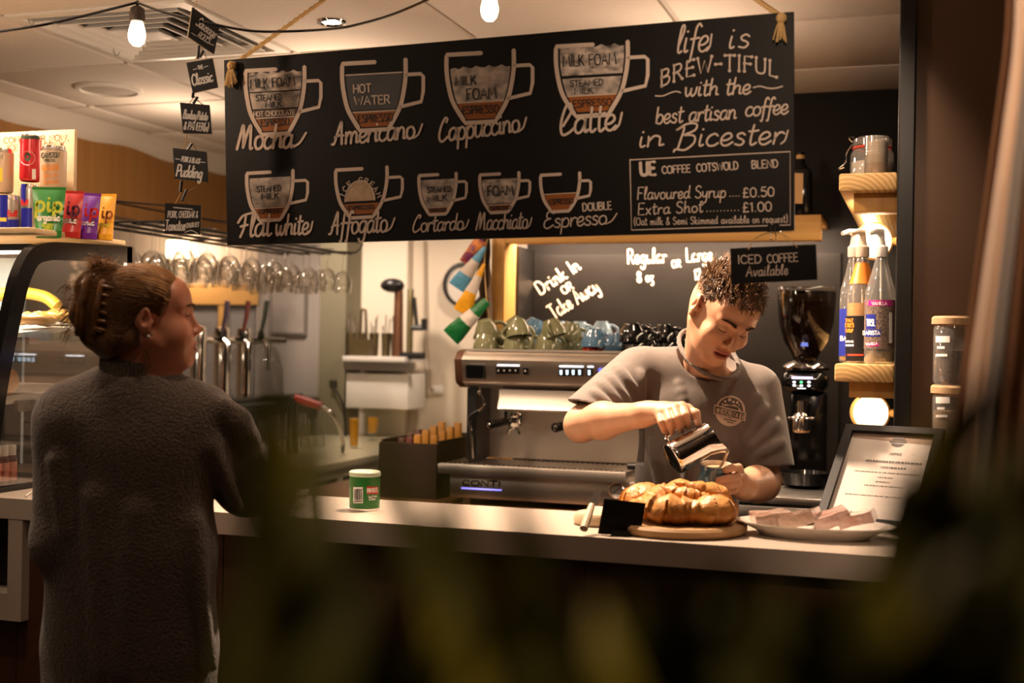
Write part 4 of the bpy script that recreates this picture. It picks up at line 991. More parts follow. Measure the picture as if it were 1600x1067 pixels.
# ---- coffee grinder
GC = D(1258, 600, 4.40); GX, GY = GC.x, GC.y
def gz(py): return D(1258, py, 4.40).z
k = 4.40 / FPX
t = thing('coffee_grinder', 'black coffee grinder with smoky bean hopper and lit display', 'coffee grinder', (GX, GY, 0.88))
T = Matrix.Translation((GX, GY, 0))
hop = MB().lathe([(44 * k, gz(451)), (45 * k, gz(455)), (44.5 * k, gz(475)), (42 * k, gz(505)), (34 * k, gz(533)), (22 * k, gz(552)), (16 * k, gz(566))], T, 40).build('hopper', glassmat('smoky_plastic', (0.34, 0.25, 0.18), 0.08, 0.03, 0.0), t)
MB().lathe([(0.0001, gz(448)), (44 * k, gz(449)), (45.5 * k, gz(452)), (45.2 * k, gz(456))], T, 40).build('lid', mat('smoky_lid', (0.05, 0.04, 0.032), 0.2), hop)
M_bean = mat('coffee_beans', (0.030, 0.013, 0.006), 0.35, noise=(90, (0.075, 0.034, 0.015), 2, (1, 1, 1), 0.6), bump=(120, 1.0))
tag(MB().lathe([(0.0001, gz(470)), (30 * k, gz(473)), (42.5 * k, gz(480)), (40.5 * k, gz(505)), (32.5 * k, gz(533)), (20 * k, gz(552)), (13 * k, gz(565)), (0.0001, gz(566))], T, 40).build('coffee_beans', M_bean, t), kind='stuff')
MB().lathe([(16 * k, gz(562)), (33 * k, gz(569)), (37 * k, gz(574)), (36 * k, gz(578)), (0.0001, gz(579))], T, 40).build('collar', M_chrome, t)
MB().box((GX, GY + 0.01, (gz(579) + gz(612)) / 2), (0.155, 0.17, gz(579) - gz(612)), None, 0.03, 0, 4).build('head', M_blkgloss, t)
MB().box((GX + 0.01, GY + 0.05, (gz(612) + 0.91) / 2), (0.125, 0.11, gz(612) - 0.91), None, 0.012).build('body', M_blkgloss, t)
MB().box((GX + 0.005, GY - 0.01, 0.895), (0.17, 0.26, 0.0295), None, 0.008).build('base', M_blkgloss, t)
DP = onplane((GX, GY - 0.0765, 1), (0, -1, 0))
mb = MB(); f = lambda x, y: DP(x, y, 0.0008)
mb.fill([(1237, 588), (1270, 588.5), (1270, 592.5), (1237, 592)], f)
dsp = mb.build('display', emat('grinder_screen', (0.62, 0.60, 0.95), 1.3), t, None)
mb = MB()
for bx, by in ((1241, 597), (1264, 597), (1241, 602), (1252, 602.5), (1264, 602.5)):
    mb.fill([(bx + 2.6 * math.cos(a * PI / 5), by + 1.8 * math.sin(a * PI / 5)) for a in range(10)], f)
mb.fill([(1246, 606), (1259, 606.3), (1259, 607.6), (1246, 607.3)], f); mb.build('key_icons', emat('key_white', (0.9, 0.95, 1), 1.6), t, None)
mb = MB(); mb.fill([(1252 + 2.4 * math.cos(a * PI / 5), 597 + 2.0 * math.sin(a * PI / 5)) for a in range(10)], f); mb.build('green_key', emat('key_green', (0.1, 0.8, 0.3), 1.5), t, None)
HB = onplane((GX, GY - 0.098, 1), (0, -1, 0))
mb = MB(); mb.fill([HB(0, 0) and (1252, 535), (1262, 535), (1263, 541), (1251, 541)], lambda x, y: HB(x, y)); mb.build('hopper_badge', emat('badge_blue', (0.12, 0.20, 0.75), 0.5), t, None)
# portafilter holder
p = D(1253, 640, 4.27)
Ty = Matrix.Translation(p)
MB().lathe([(0.017, 0.03), (0.018, -0.01), (0.030, -0.018), (0.034, -0.03), (0.033, -0.07), (0.026, -0.078), (0.0001, -0.078)], Ty, 24).build('dosing_chute', M_chrome, t)
MB().box(p + Vector((0, -0.005, -0.028)), (0.088, 0.05, 0.010), None, 0.004).build('fork', M_chrome, t)
MB().box(p + Vector((0, 0.05, 0.0)), (0.05, 0.10, 0.05), None, 0.01).build('chute_block', M_blkgloss, t)
# knock bowl and the steel unit in front
p = D(1257, 752, 3.98)
t = thing('knock_bowl', 'shallow black knock-out bowl on the steel unit below the grinder', 'bowl', (p.x, p.y, 1.0))
kz = D(1257, 766, 3.9).z
MB().lathe([(0.05, kz), (0.070, kz + 0.012), (0.078, kz + 0.050), (0.074, kz + 0.050), (0.064, kz + 0.016), (0.0001, kz + 0.010)], Matrix.Translation((p.x, p.y, 0.0)), 32).build('bowl', M_blkgloss, t)
t = thing('steel_drawer_unit', 'stainless steel drawer unit with black gaps beside the barista', 'drawer unit', (p.x, 3.9, 0))
ux0, ux1, uy0 = atY(1150, 780, 3.78).x, atY(1330, 780, 3.78).x, 3.78
MB().b6(ux0, ux1, uy0 + 0.02, 4.10, 0.0, kz - 0.022).build('carcass', M_blk, t)
MB().b6(ux0, ux1, uy0, 4.11, kz - 0.0215, kz - 0.0005, 0.003).build('worktop', M_steel, t)
zz = kz - 0.030
for hh in (0.035, 0.09, 0.12, 0.12):
    dd = MB().b6(ux0 + 0.004, ux1 - 0.004, uy0 - 0.004, uy0 + 0.0195, zz - hh, zz, 0.003).build('drawer', M_steel, t)
    zz -= hh + 0.012

# ---- syrup bottles on the lower shelf
M_cl = glassmat('clear_bottle', (0.86, 0.84, 0.80), 0.05, 0.10, 0.10)
M_orl = mat('amber_syrup', (0.85, 0.42, 0.07), 0.2)
def bottle(lab, px, zc, w_px, label_top, label_bot, lab_mat, liquid, texts, decor, neck=None, pump_m=None, cap=0.0):
    p = D(px, 567, zc); k = zc / FPX; r = w_px * k / 2; z0 = pl.z + 0.0008
    def zz(py): return D(px, py, zc).z
    t = thing('syrup_bottle', lab, 'bottle', (p.x, p.y, z0), 'syrup bottles on the pine shelf')
    T = Matrix.Translation((p.x, p.y, 0))
    MB().lathe([(0.0001, z0 + 0.003), (r * 0.9, z0), (r, z0 + 0.006), (r, zz(470)), (r * 0.93, zz(452)), (r * 0.62, zz(428)), (r * 0.40, zz(408)), (r * 0.36, zz(396))], T, 32).build('glass', M_cl, t)
    zl_ = zz(liquid)
    MB().lathe([(0.0001, z0 + 0.005), (r * 0.88, z0 + 0.006), (r * 0.93, z0 + 0.01), (r * 0.93, zl_), (0.0001, zl_)], T, 28).build('syrup', M_orl if decor == 'caramel' else mat('clear_syrup', (0.55, 0.44, 0.28), 0.1, trans=0.6), t)
    lb = MB().lathe([(r * 1.012, zz(label_bot)), (r * 1.012, zz(label_top))], T, 40).build('label', lab_mat, t)
    F = cylmap((p.x, p.y), r * 1.012)
    for x0, y0, x1, y1, m in texts[0]:
        MB().gridfill(x0, y0, x1, y1, lambda x, y: F(x, y, 0.0004), 8).build('label_panel', m, lb, 60)
    for s, x0, y0, x1, y1, hh, wd, m in texts[1]:
        mb = MB(); pen(mb, s, x0, y0, x1, y1, hh, wd, lambda x, y: F(x, y, 0.0008)); mb.build('lettering', m, lb, None)
    if neck:
        MB().lathe([(r * neck[3], zz(neck[1])), (r * neck[2], zz(neck[0]))], T, 28).build('neck_label', neck[4], t)
    pm = MB().lathe([(r * 0.42, zz(402)), (r * 0.46, zz(400)), (r * 0.46, zz(386)), (r * 0.30, zz(383)), (r * 0.22, zz(372)), (r * 0.2, zz(362)), (0.0001, zz(361))], T, 22).build('pump', pump_m, t)
    MB().tube([(p.x, p.y, zz(364)), (p.x - 0.012, p.y - 0.012, zz(362)), (p.x - 0.030, p.y - 0.03, zz(366))], [0.012, 0.008, 0.006], 10).build('nozzle', pump_m, pm)
    MB().tube([(p.x, p.y, zz(400)), (p.x + 0.004, p.y, z0 + 0.012)], 0.0028, 8).build('dip_tube', M_white, pm)
    return p
M_lb = mat('label_black', (0.012, 0.011, 0.012), 0.35); M_lv = mat('label_navy', (0.045, 0.035, 0.05), 0.4, noise=(260, (0.30, 0.22, 0.15), 2, (1, 1, 1), 0.5))
M_mag = mat('label_magenta', (0.48, 0.015, 0.24), 0.4); M_nav = mat('label_blue', (0.02, 0.03, 0.28), 0.35); M_or = mat('label_orange', (0.80, 0.25, 0.03), 0.4); M_redl = mat('label_red', (0.6, 0.06, 0.03), 0.4)
M_lw = mat('label_white', (0.85, 0.83, 0.80), 0.5)
bottle('syrup bottle with caramel-coloured syrup and blue label, at the back of the three', 1331, 3.53, 40, 483, 556, M_nav, 520, ([], [('BARISTA', 1313, 532, 1345, 532, 7, 1.4, M_lw)]), 'caramel', None, M_white)
bottle('syrup bottle with orange neck label and black label', 1345, 3.42, 46, 494, 564, M_lb, 474, ([(1321, 553, 1349, 556, M_redl), (1321, 538, 1334, 541, M_lw)], [('THAT', 1321, 503, 1333, 503, 5, 1.3, M_or), ("LYLE'S", 1321, 511, 1334, 511, 6, 1.6, M_or), ('SYRUP', 1321, 519, 1333, 519, 5, 1.3, M_or), ('CARAMEL', 1321, 535, 1334, 535, 3, .8, M_lw)]), 'caramel', (410, 444, 0.42, 0.86, M_or), mat('pump_cream', (0.70, 0.58, 0.45), 0.4))
bottle('clear syrup bottle with magenta vanilla band and patterned navy label', 1374, 3.29, 47, 469, 545, M_lv, 548,
       ([(1352, 469, 1396, 478, M_mag), (1353, 491, 1368, 514, M_nav), (1352, 515, 1376, 526, M_nav), (1353, 535, 1373, 541, M_mag), (1389, 488, 1394, 536, M_lw)],
        [('VANILLA', 1362, 476.5, 1386, 476.5, 5, 1.1, M_lw), ('TRSL', 1354, 509, 1367, 509, 10, 1.7, M_lw), ('BARISTA', 1348, 523, 1375, 523, 6, 1.4, M_lw), ('VANILLA', 1353, 540, 1371, 538, 4, 1.0, M_lw)]), 'vanilla', None, M_white)
# ---- things on the upper shelf
p = D(1362, 268, 3.53); z0 = pu.z + 0.0008; k = 3.53 / FPX
t = thing('clip_top_jar', 'wide clip-top glass jar with wire bail on the upper pine shelf', 'jar', (p.x, p.y, z0), None)
T = Matrix.Translation((p.x, p.y, 0)); r = 33 * k
def uz(py): return D(1362, py, 3.53).z
MB().lathe([(0.0001, z0), (r * 0.92, z0), (r, z0 + 0.008), (r, uz(242)), (r * 0.86, uz(234))], T, 32).build('glass', M_cl, t)
MB().lathe([(0.0001, z0 + 0.004), (r * 0.93, z0 + 0.004), (r * 0.95, uz(254)), (0.0001, uz(253))], T, 28).build('sugar', mat('sugar_white', (0.7, 0.64, 0.56), 0.8), t)
MB().lathe([(r * 0.88, uz(234)), (r * 0.92, uz(232)), (r * 0.90, uz(230))], T, 28).build('seal_ring', M_redl, t)
MB().lathe([(r * 0.90, uz(229)), (r * 0.90, uz(219)), (r * 0.7, uz(215)), (0.0001, uz(215))], T, 28).build('lid', M_cl, t)
mb = MB(); mb.tube(cr([(p.x - r * 0.9, p.y - 0.01, uz(226)), (p.x - r * 1.15, p.y - 0.015, uz(240)), (p.x - r * 1.2, p.y - 0.015, uz(254)), (p.x - r * 1.5, p.y - 0.02, uz(264)), (p.x - r * 1.25, p.y - 0.02, uz(262))], 5), 0.0022, 6)
mb.tube(cr([(p.x - r * 0.9, p.y - 0.01, uz(222)), (p.x - r * 1.05, p.y - 0.015, uz(216)), (p.x - r * 0.8, p.y - 0.015, uz(215))], 5), 0.0016, 6); mb.build('wire_bail', M_chrome, t)
p = D(1369, 268, 3.40); k = 3.40 / FPX; r = 18 * k
t = thing('ribbed_tumbler', 'ribbed glass tumbler with pale contents in front of the clip-top jar', 'tumbler', (p.x, p.y, z0))
def uz(py): return D(1369, py, 3.40).z
T = Matrix.Translation((p.x, p.y, 0))
prof = [(0.0001, z0 + 0.002), (r * 0.96, z0), (r, z0 + 0.004)]
for i in range(7): prof += [(r, uz(244) + i * 0.0072), (r * 1.035, uz(244) + i * 0.0072 + 0.0025), (r, uz(244) + i * 0.0072 + 0.005)]
MB().lathe(prof + [(r, uz(214)), (r * 0.95, uz(214)), (r * 0.95, z0 + 0.005)], T, 32).build('glass', M_cl, t, 60)
MB().lathe([(0.0001, z0 + 0.003), (r * 0.92, z0 + 0.004), (r * 0.92, uz(256)), (0.0001, uz(256))], T, 24).build('brown_sugar', mat('brown_sugar', (0.62, 0.36, 0.14), 0.8), t)
MB().lathe([(0.0001, uz(256) + 0.0005), (r * 0.92, uz(256) + 0.0005), (r * 0.92, uz(222)), (0.0001, uz(221))], T, 24).build('paper_sachets', mat('sachet_paper', (0.85, 0.68, 0.48), 0.7, bump=(30, 0.6, (1, 1, 0.1))), t)
# dark bottle on the beam, half hidden by the menu board
p = atY(1250, 330, 4.66)
t = thing('dark_bottle', 'square black spirit bottle with gold label standing on the pine beam', 'bottle', (p.x, 4.66, bz1))
def bz(py): return atY(1250, py, 4.66).z
MB().box((p.x - 0.005, 4.70, (bz(262) + bz1) / 2 + 0.001), (0.085, 0.085, bz(262) - bz1 - 0.002), None, 0.012).build('body', M_blkgloss, t)
MB().lathe([(0.034, bz(263)), (0.020, bz(255)), (0.015, bz(248)), (0.015, bz(236)), (0.0001, bz(235))], Matrix.Translation((p.x - 0.005, 4.70, 0)), 20).build('neck', M_blkgloss, t)
MB().lathe([(0.0155, bz(246)), (0.0158, bz(240))], Matrix.Translation((p.x - 0.005, 4.70, 0)), 20).build('neck_band', mat('gold_label', (0.62, 0.36, 0.12), 0.45), t)
BF = onplane((0, 4.6566, 1), (0, -1, 0))
MB().slab([BF(1232, 270, 0.0003), BF(1255, 271, 0.0003), BF(1254, 318, 0.0003), BF(1231, 318, 0.0003)], (0, -1, 0), 0.0002).build('label', MATS['gold_label'], t, None)
# ================================================================== ON THE SERVING COUNTER
# ---- croissants on a round board
M_board_w = wood('maple_board', (0.34, 0.19, 0.075), (0.42, 0.25, 0.11), 'X', 0.5, 5)
M_pale_b = mat('pale_beech', (0.52, 0.40, 0.26), 0.55)
bc = Vector((atZ(1062, 826, CZ).x, 2.795, CZ + 0.0008)); br = 0.155
t = thing('serving_board', 'round wooden serving board under the pile of croissants', 'board', bc)
MB().lathe([(0.0001, 0.0), (br - 0.006, 0.0), (br, 0.006), (br, 0.016), (br - 0.006, 0.022), (0.0001, 0.022)], Matrix.Translation(bc), 56).build('board', M_board_w, t)
hd = atZ(918, 800, CZ + 0.012) 
p2 = Vector((atZ(925, 812, CZ).x, 2.86, CZ + 0.0008))
t = thing('paddle_board', 'pale beech paddle board half hidden behind the small black card', 'board', p2)
MB().lathe([(0.0001, 0.0), (0.057, 0.0), (0.062, 0.008), (0.060, 0.020), (0.054, 0.027), (0.0001, 0.028)], Matrix.Translation(p2 + Vector((0.035, -0.045, 0))), 40).build('board', M_pale_b, t)
MB().box(p2 + Vector((0.03, 0.055, 0.0135)), (0.085, 0.035, 0.026), None, 0.010, 0, 3).build('handle', M_pale_b, t)
M_cro = mat('croissant_crust', (0.66, 0.31, 0.065), 0.42, noise=(14, (0.36, 0.115, 0.018), 5, (1, 1, 1), 0.9), bump=(60, 0.5), coat=0.15)
def croissant(lab, loc, rz, L=0.155, R=0.036, curve=0.9, rx=0.0, ry=0.0, seed=0, turns=7):
    rr = random.Random(seed); n = 64; m = 22; mb = MB(); vs = []; fs = []
    rad = L / (2 * math.sin(curve / 2 + 0.35)) if curve > 0.01 else 1
    for i in range(n + 1):
        s = i / n; a = (s - 0.5) * 2 * (curve)
        cx_, cy_ = L * 0.56 * math.sin(a) / math.sin(curve), L * 0.42 * (1 - math.cos(a)) / (1 - math.cos(curve))
        tx, ty = math.cos(a), math.sin(a) * 0.9
        l = math.hypot(tx, ty); tx /= l; ty /= l
        e = abs(2 * s - 1); env = (1 - e ** 1.7) ** 0.80
        u = e * turns / 2; step = 0.80 + 0.20 * (1 - (u % 1.0)) ** 0.6
        for j in range(m):
            b = 2 * PI * j / m
            ph = (u + 0.28 * math.sin(b + 0.6)) % 1.0; st = 0.74 + 0.26 * (1 - ph) ** 0.6
            r = max(R * env * st, 0.003)
            ox = math.cos(b) * r * 1.08; oz = math.sin(b) * r * (0.92 if math.sin(b) > 0 else 0.62)
            nz = 1 + 0.07 * mnoise.noise(Vector((cx_ * 40 + seed, ox * 40, oz * 40)))
            vs.append((cx_ - ty * ox * nz, cy_ + tx * ox * nz, oz * nz + R * 0.55))
    for i in range(n):
        for j in range(m): fs.append((i * m + j, i * m + (j + 1) % m, (i + 1) * m + (j + 1) % m, (i + 1) * m + j))
    fs += [tuple(range(m - 1, -1, -1)), tuple(n * m + j for j in range(m))]
    mb._add(vs, fs)
    o = mb.build('croissant', M_cro, None, 55); o.location = loc; o.rotation_euler = (rx, ry, rz)
    return tag(o, lab, 'croissant', 'croissants on the round board')
def cl(px, py, Y): return atY(px, py, Y)
bt = CZ + 0.0235
croissant('croissant lying across the front of the pile', (cl(1045, 800, 2.72).x, 2.725, bt), 0.04, 0.20, 0.046, 0.65, 0.0, 0.03, 1)
croissant('croissant at the right end of the pile, tip towards the wrapped tray', (cl(1120, 800, 2.78).x, 2.765, bt), 1.15, 0.165, 0.046, 0.7, 0.0, 0.0, 2)
croissant('croissant at the back left of the pile by the black card', (cl(1008, 800, 2.88).x, 2.875, bt), -0.7, 0.16, 0.050, 0.7, 0.25, -0.15, 3)
croissant('arched croissant on top of the pile', (cl(1064, 780, 2.82).x, 2.835, bt + 0.024), 3.0, 0.165, 0.046, 1.15, -0.55, 0.06, 4)
croissant('croissant on the upper right of the pile below the blue cup', (cl(1112, 780, 2.82).x, 2.84, bt + 0.030), 1.2, 0.15, 0.036, 0.5, 0.1, 0.35, 5)
croissant('small croissant end in the middle of the pile', (cl(1072, 790, 2.76).x, 2.775, bt + 0.040), 0.6, 0.10, 0.026, 0.8, 0.2, 0.25, 6)
# ---- little black card and the knife
F = onplane(D(972, 812, 2.725), (0.25, -1, 0.18))
t = thing('black_card', 'small blank black chalk card in front of the croissants', 'card', atZ(968, 842, CZ + 0.0008))
MB().slab([F(944, 779), F(1009, 786), F(1000, 838), F(934, 834)], (0.25, -1, 0.18), 0.005).build('card', M_blackboard, t, None)
MB().slab([F(955, 828, 0.012), F(985, 830, 0.012), F(984, 838, 0.012), F(954, 836, 0.012)], (0.25, -1, 0.18), 0.02).build('stand', M_blk, t, None)
t = thing('cake_knife', 'small pale-handled cake knife standing against the paddle board', 'knife', D(922, 826, 2.70))
a, b, c = D(936, 764, 2.78), D(925, 789, 2.76), D(912, 826, 2.70)
u_ = (a - c).normalized(); w_ = Vector((1, 0.3, 0)).cross(u_).cross(u_).normalized()
MB().prism([b - w_ * 0.012, b + w_ * 0.010, a + w_ * 0.002, b.lerp(a, 0.6) - w_ * 0.010], (0, 0, 0), u_.cross(w_) * 0.002).build('blade', mat('knife_steel', (0.30, 0.27, 0.24), 0.3, 1.0), t, None)
MB().tube([c, c.lerp(b, 0.5), b], [0.009, 0.010, 0.007], 10).build('handle', M_pale_b, t)
# ---- oval tray of wrapped flapjacks
pc = atZ(1272, 838, CZ); pc.z = CZ + 0.0008
t = thing('oval_platter', 'white oval platter holding cling-wrapped slices', 'platter', pc)
R = Matrix.Translation(pc) @ Matrix.Rotation(0.02, 4, 'Z') @ Matrix.Diagonal((1.0, 0.60, 1, 1))
MB().lathe([(0.0001, 0.004), (0.10, 0.003), (0.105, 0.0), (0.118, 0.0), (0.125, 0.008), (0.160, 0.024), (0.172, 0.027), (0.172, 0.030), (0.158, 0.029), (0.120, 0.013), (0.0001, 0.010)], R, 64).build('platter', mat('platter_white', (0.62, 0.56, 0.50), 0.2, coat=0.3), t)
M_wrap = mat('cling_wrap', (0.66, 0.52, 0.44), 0.10, noise=(26, (0.26, 0.11, 0.05), 5, (1, 1, 1), 0.9), bump=(45, 0.9), coat=0.8)
M_wrap2 = mat('cling_wrap_pink', (0.68, 0.52, 0.46), 0.10, noise=(26, (0.40, 0.16, 0.11), 5, (1, 1, 1), 0.9), bump=(45, 0.9), coat=0.8)
for i, (dx, dy, rz, tilt, s, lab) in enumerate([(-0.095, 0.006, 0.35, 0.25, (0.085, 0.075, 0.030), 'wrapped slice at the left end of the platter'), (-0.030, -0.004, -0.15, 0.62, (0.080, 0.075, 0.030), 'wrapped slice leaning on the leftmost one'), (0.034, -0.003, 0.25, 0.75, (0.080, 0.072, 0.028), 'pink wrapped slice in the middle of the platter'), (0.092, -0.004, -0.1, 0.62, (0.075, 0.066, 0.024), 'wrapped slice at the right end of the platter')]):
    bm = bmesh.new(); bmesh.ops.create_cube(bm, size=1); bmesh.ops.subdivide_edges(bm, edges=list(bm.edges), cuts=5, use_grid_fill=True)
    mb = MB(); Mx = Matrix.Translation(pc + Vector((dx, dy, 0.032 + 0.010 * i * 0.4))) @ Matrix.Rotation(rz, 4, 'Z') @ Matrix.Rotation(-tilt * 0.5, 4, 'Y')
    vs = []
    for v in bm.verts:
        q = v.co.copy(); q = q * (1 - 0.10 * max(0, q.length - 0.6)); n_ = mnoise.noise(q * 3 + Vector((i * 7, 0, 0)))
        vs.append(Mx @ Vector((q.x * s[0], q.y * s[1], q.z * s[2] * (1 + 0.35 * n_))))
    bm.verts.index_update(); mb._add(vs, [[v.index for v in f.verts] for f in bm.faces]); bm.free()
    tag(mb.build('wrapped_slice', M_wrap2 if i >= 2 else M_wrap, None, 60), lab, 'cake slice', 'wrapped slices on the platter')
# ---- framed notice leaning back
BLc = Vector((-0.240, 2.974, CZ + 0.001)); wv = Vector((0.223, -0.060, 0)).normalized(); hv0 = Vector((0.061, 0.226, 0.214))
TLc = atY(1328, 668, 3.19); BLc = atY(1275, 818, 2.985); hv = (TLc - BLc); hv = (hv - wv * hv.dot(wv)); HL = hv.length; hv.normalize(); nv = wv.cross(hv); W = 0.236
if nv.z < 0: nv = -nv
BLc.z = max(BLc.z, CZ + 0.004)
def FR(u, v, o=0.0): return BLc + wv * (u * W) + hv * (v * HL) + nv * o
t = thing('framed_notice', 'black framed white notice leaning back on the counter beside the platter', 'picture frame', FR(0.5, 0))
bw = 0.085
mb = MB()
def bar(u0, v0, u1, v1): mb.slab([FR(u0, v0, 0.014), FR(u1, v0, 0.014), FR(u1, v1, 0.014), FR(u0, v1, 0.014)], nv, 0.020)
bar(0, 0, 1, bw * 0.75); bar(0, 1 - bw * 0.75, 1, 1); bar(0, bw * 0.75, bw, 1 - bw * 0.75); bar(1 - bw, bw * 0.75, 1, 1 - bw * 0.75)
mb.build('frame', mat('frame_charcoal', (0.010, 0.010, 0.0105), 0.45, spec=0.3), t, None)
MB().slab([FR(bw, 0.06, 0.003), FR(1 - bw, 0.06, 0.003), FR(1 - bw, 0.94, 0.003), FR(bw, 0.94, 0.003)], nv, 0.003).build('mount', mat('mount_brown', (0.30, 0.21, 0.15), 0.4), t, None)
MB().slab([FR(bw, 0.06, 0.0036), FR(1 - bw, 0.06, 0.0036), FR(1 - bw, 0.845, 0.0036), FR(bw, 0.885, 0.0036)], nv, 0.0003).build('paper', mat('paper_white', (0.66, 0.60, 0.54), 0.3), t, None)
M_print = mat('print_grey', (0.10, 0.09, 0.085), 0.6)
mb = MB(); f = lambda x, y: FR(x, y, 0.0041)
c_ = (0.57, 0.865)
for a0, a1 in ((0.12 * PI, 0.88 * PI), (1.12 * PI, 1.88 * PI)):
    mb.fill([(c_[0] + 0.075 * math.cos(a0 + (a1 - a0) * i / 14), c_[1] + 0.075 * 0.75 * math.sin(a0 + (a1 - a0) * i / 14)) for i in range(15)], f)
mb.fill([(0.485, 0.852), (0.655, 0.852), (0.655, 0.876), (0.485, 0.876)], f)
def line(u0, u1, v, hgt, s):
    rr = random.Random(s); u = u0
    while u < u1:
        l = rr.uniform(0.006, 0.030); mb.fill([(u, v), (min(u + l, u1), v), (min(u + l, u1), v + hgt), (u, v + hgt)], f); u += l + rr.uniform(0.004, 0.010)
pen(mb, 'NOTICE', 0.52, 0.725, 0.64, 0.725, 0.020, 0.006, f, ydown=False)
for u0, u1, v, hh in ((0.30, 0.86, 0.645, 0.018), (0.47, 0.72, 0.585, 0.018), (0.22, 0.86, 0.535, 0.010), (0.47, 0.62, 0.485, 0.011), (0.46, 0.60, 0.44, 0.013), (0.36, 0.75, 0.40, 0.010), (0.20, 0.86, 0.30, 0.010), (0.19, 0.24, 0.125, 0.016), (0.255, 0.275, 0.12, 0.026), (0.30, 0.33, 0.12, 0.022)):
    line(u0, u1, v, hh, int(v * 1000))
mb.fill([(0.30, 0.640), (0.86, 0.640), (0.86, 0.642), (0.30, 0.642)], f)
mb.build('lettering', M_print, t, None)
MB().slab([FR(0.12, 0.80, -0.006), FR(0.88, 0.80, -0.006), FR(0.88, 0.78, -0.006), FR(0.12, 0.78, -0.006)], nv, 0.004).build('backing', M_blk, t, None)
e0 = FR(0.5, 0.72, -0.008); MB().tube([e0, Vector((e0.x + 0.02, e0.y + 0.06, CZ + 0.006))], 0.006, 8).build('easel_leg', M_blk, t)
# ---- three storage jars stacked at the end of the counter
jp = atY(1491, 600, 3.20); k = (jp - EYE).dot(CF) / FPX
def jz(py): return atY(1491, py, 3.20).z
jr = 33 * k
zs = [CZ + 0.0008]; jh = (jz(495) - zs[0]) / 3
M_cork = mat('cork_lid', (0.50, 0.34, 0.19), 0.75, noise=(80, (0.38, 0.24, 0.12), 3, (1, 1, 1), 0.7))
M_gran = [mat('seed_mix', (0.05, 0.035, 0.025), 0.6, noise=(140, (0.38, 0.27, 0.16), 2, (1, 1, 1), 0.5)), mat('muesli', (0.34, 0.20, 0.10), 0.7, noise=(140, (0.6, 0.42, 0.24), 2, (1, 1, 1), 0.5)), mat('coffee_jar_fill', (0.03, 0.018, 0.01), 0.6, noise=(150, (0.14, 0.08, 0.04), 2, (1, 1, 1), 0.5))]
for i, lab in enumerate(('storage jar at the bottom of the stack by the framed notice', 'storage jar in the middle of the stack, pale granola inside', 'storage jar on top of the stack, dark contents and cork lid')):
    z0 = zs[0] + i * (jh + 0.0005)
    t = thing('storage_jar', lab, 'jar', (jp.x, jp.y, z0), 'stacked storage jars')
    T = Matrix.Translation((jp.x, jp.y, 0))
    MB().lathe([(0.0001, z0 + 0.002), (jr * 0.9, z0), (jr * 0.97, z0 + 0.012), (jr * 0.97, z0 + jh * 0.80), (jr * 0.92, z0 + jh * 0.86)], T, 32).build('glass', M_cl, t)
    MB().lathe([(0.0001, z0 + 0.006), (jr * 0.90, z0 + 0.008), (jr * 0.92, z0 + jh * (0.5 if i == 2 else 0.62)), (0.0001, z0 + jh * (0.52 if i == 2 else 0.64))], T, 28).build('contents', M_gran[(1, 1, 2)[i] if i else 1], t)
    MB().lathe([(0.0001, z0 + jh * 0.84), (jr * 0.90, z0 + jh * 0.84), (jr * 0.91, z0 + jh * 0.875), (jr * 1.06, z0 + jh * 0.885), (jr * 1.06, z0 + jh * 0.97), (jr * 0.98, z0 + jh), (0.0001, z0 + jh)], T, 32).build('lid', M_cork, t)
    F = cylmap((jp.x, jp.y), jr * 0.98); b = jz(0) 
    y0 = 495 + (2 - i) * (590 - 495) 
    mb = MB()
    for q in ((1462, 30, 1484, 40), (1464, 46, 1476, 50), (1462, 58, 1480, 62)):
        mb.gridfill(q[0], y0 + q[1], q[2], y0 + q[3], lambda x, y: F(x, y, 0.0005), 6)
    mb.build('label', M_lw, t, 60)
# ---- crisp tin on the counter
tp = atZ(559, 799, CZ); kk = (tp - EYE).dot(CF) / FPX; tr = 24 * kk; tp.y += tr; 
tz = CZ + 0.0008
def tzz(py): return tz + (795 - py) * kk
t = thing('crisp_tube', 'short green crisp tube with pale lid alone on the counter', 'crisp tube', (tp.x, tp.y, tz))
T = Matrix.Translation((tp.x, tp.y, 0))
M_gtin = mat('tin_green', (0.02, 0.16, 0.028), 0.28)
MB().lathe([(tr, tz + 0.003), (tr, tzz(741))], T, 40).build('tube', M_gtin, t)
MB().lathe([(0.0001, tz), (tr * 1.02, tz), (tr * 1.02, tz + 0.005), (tr, tz + 0.0055)], T, 40).build('rim', M_chrome, t)
MB().lathe([(tr * 1.0, tzz(742)), (tr * 1.04, tzz(741)), (tr * 1.04, tzz(736)), (tr * 0.95, tzz(734)), (0.0001, tzz(734))], T, 40).build('lid', mat('lid_milky', (0.52, 0.60, 0.46), 0.3), t)
F = cylmap((tp.x, tp.y), tr); f0 = lambda x, y: F(x, y, 0.0004); f1 = lambda x, y: F(x, y, 0.0008)
mb = MB(); mb.gridfill(552, 761, 567, 786, f0, 6); mb.build('barcode_panel', M_lw, t, 60)
mb = MB(); x = 553.5
rr = random.Random(3)
while x < 565.5:
    w_ = rr.choice((0.5, 0.8, 1.2)); mb.gridfill(x, 764, min(x + w_, 565.7), 781, f1, 1); x += w_ + rr.choice((0.5, 0.8))
mb.gridfill(553, 782.5, 566, 784, f1, 4); mb.build('barcode', M_blk, t, 60)
mb = MB(); mb.gridfill(573, 760, 591, 772, f0, 8); mb.build('banner', mat('banner_red', (0.55, 0.03, 0.03), 0.35), t, 60)
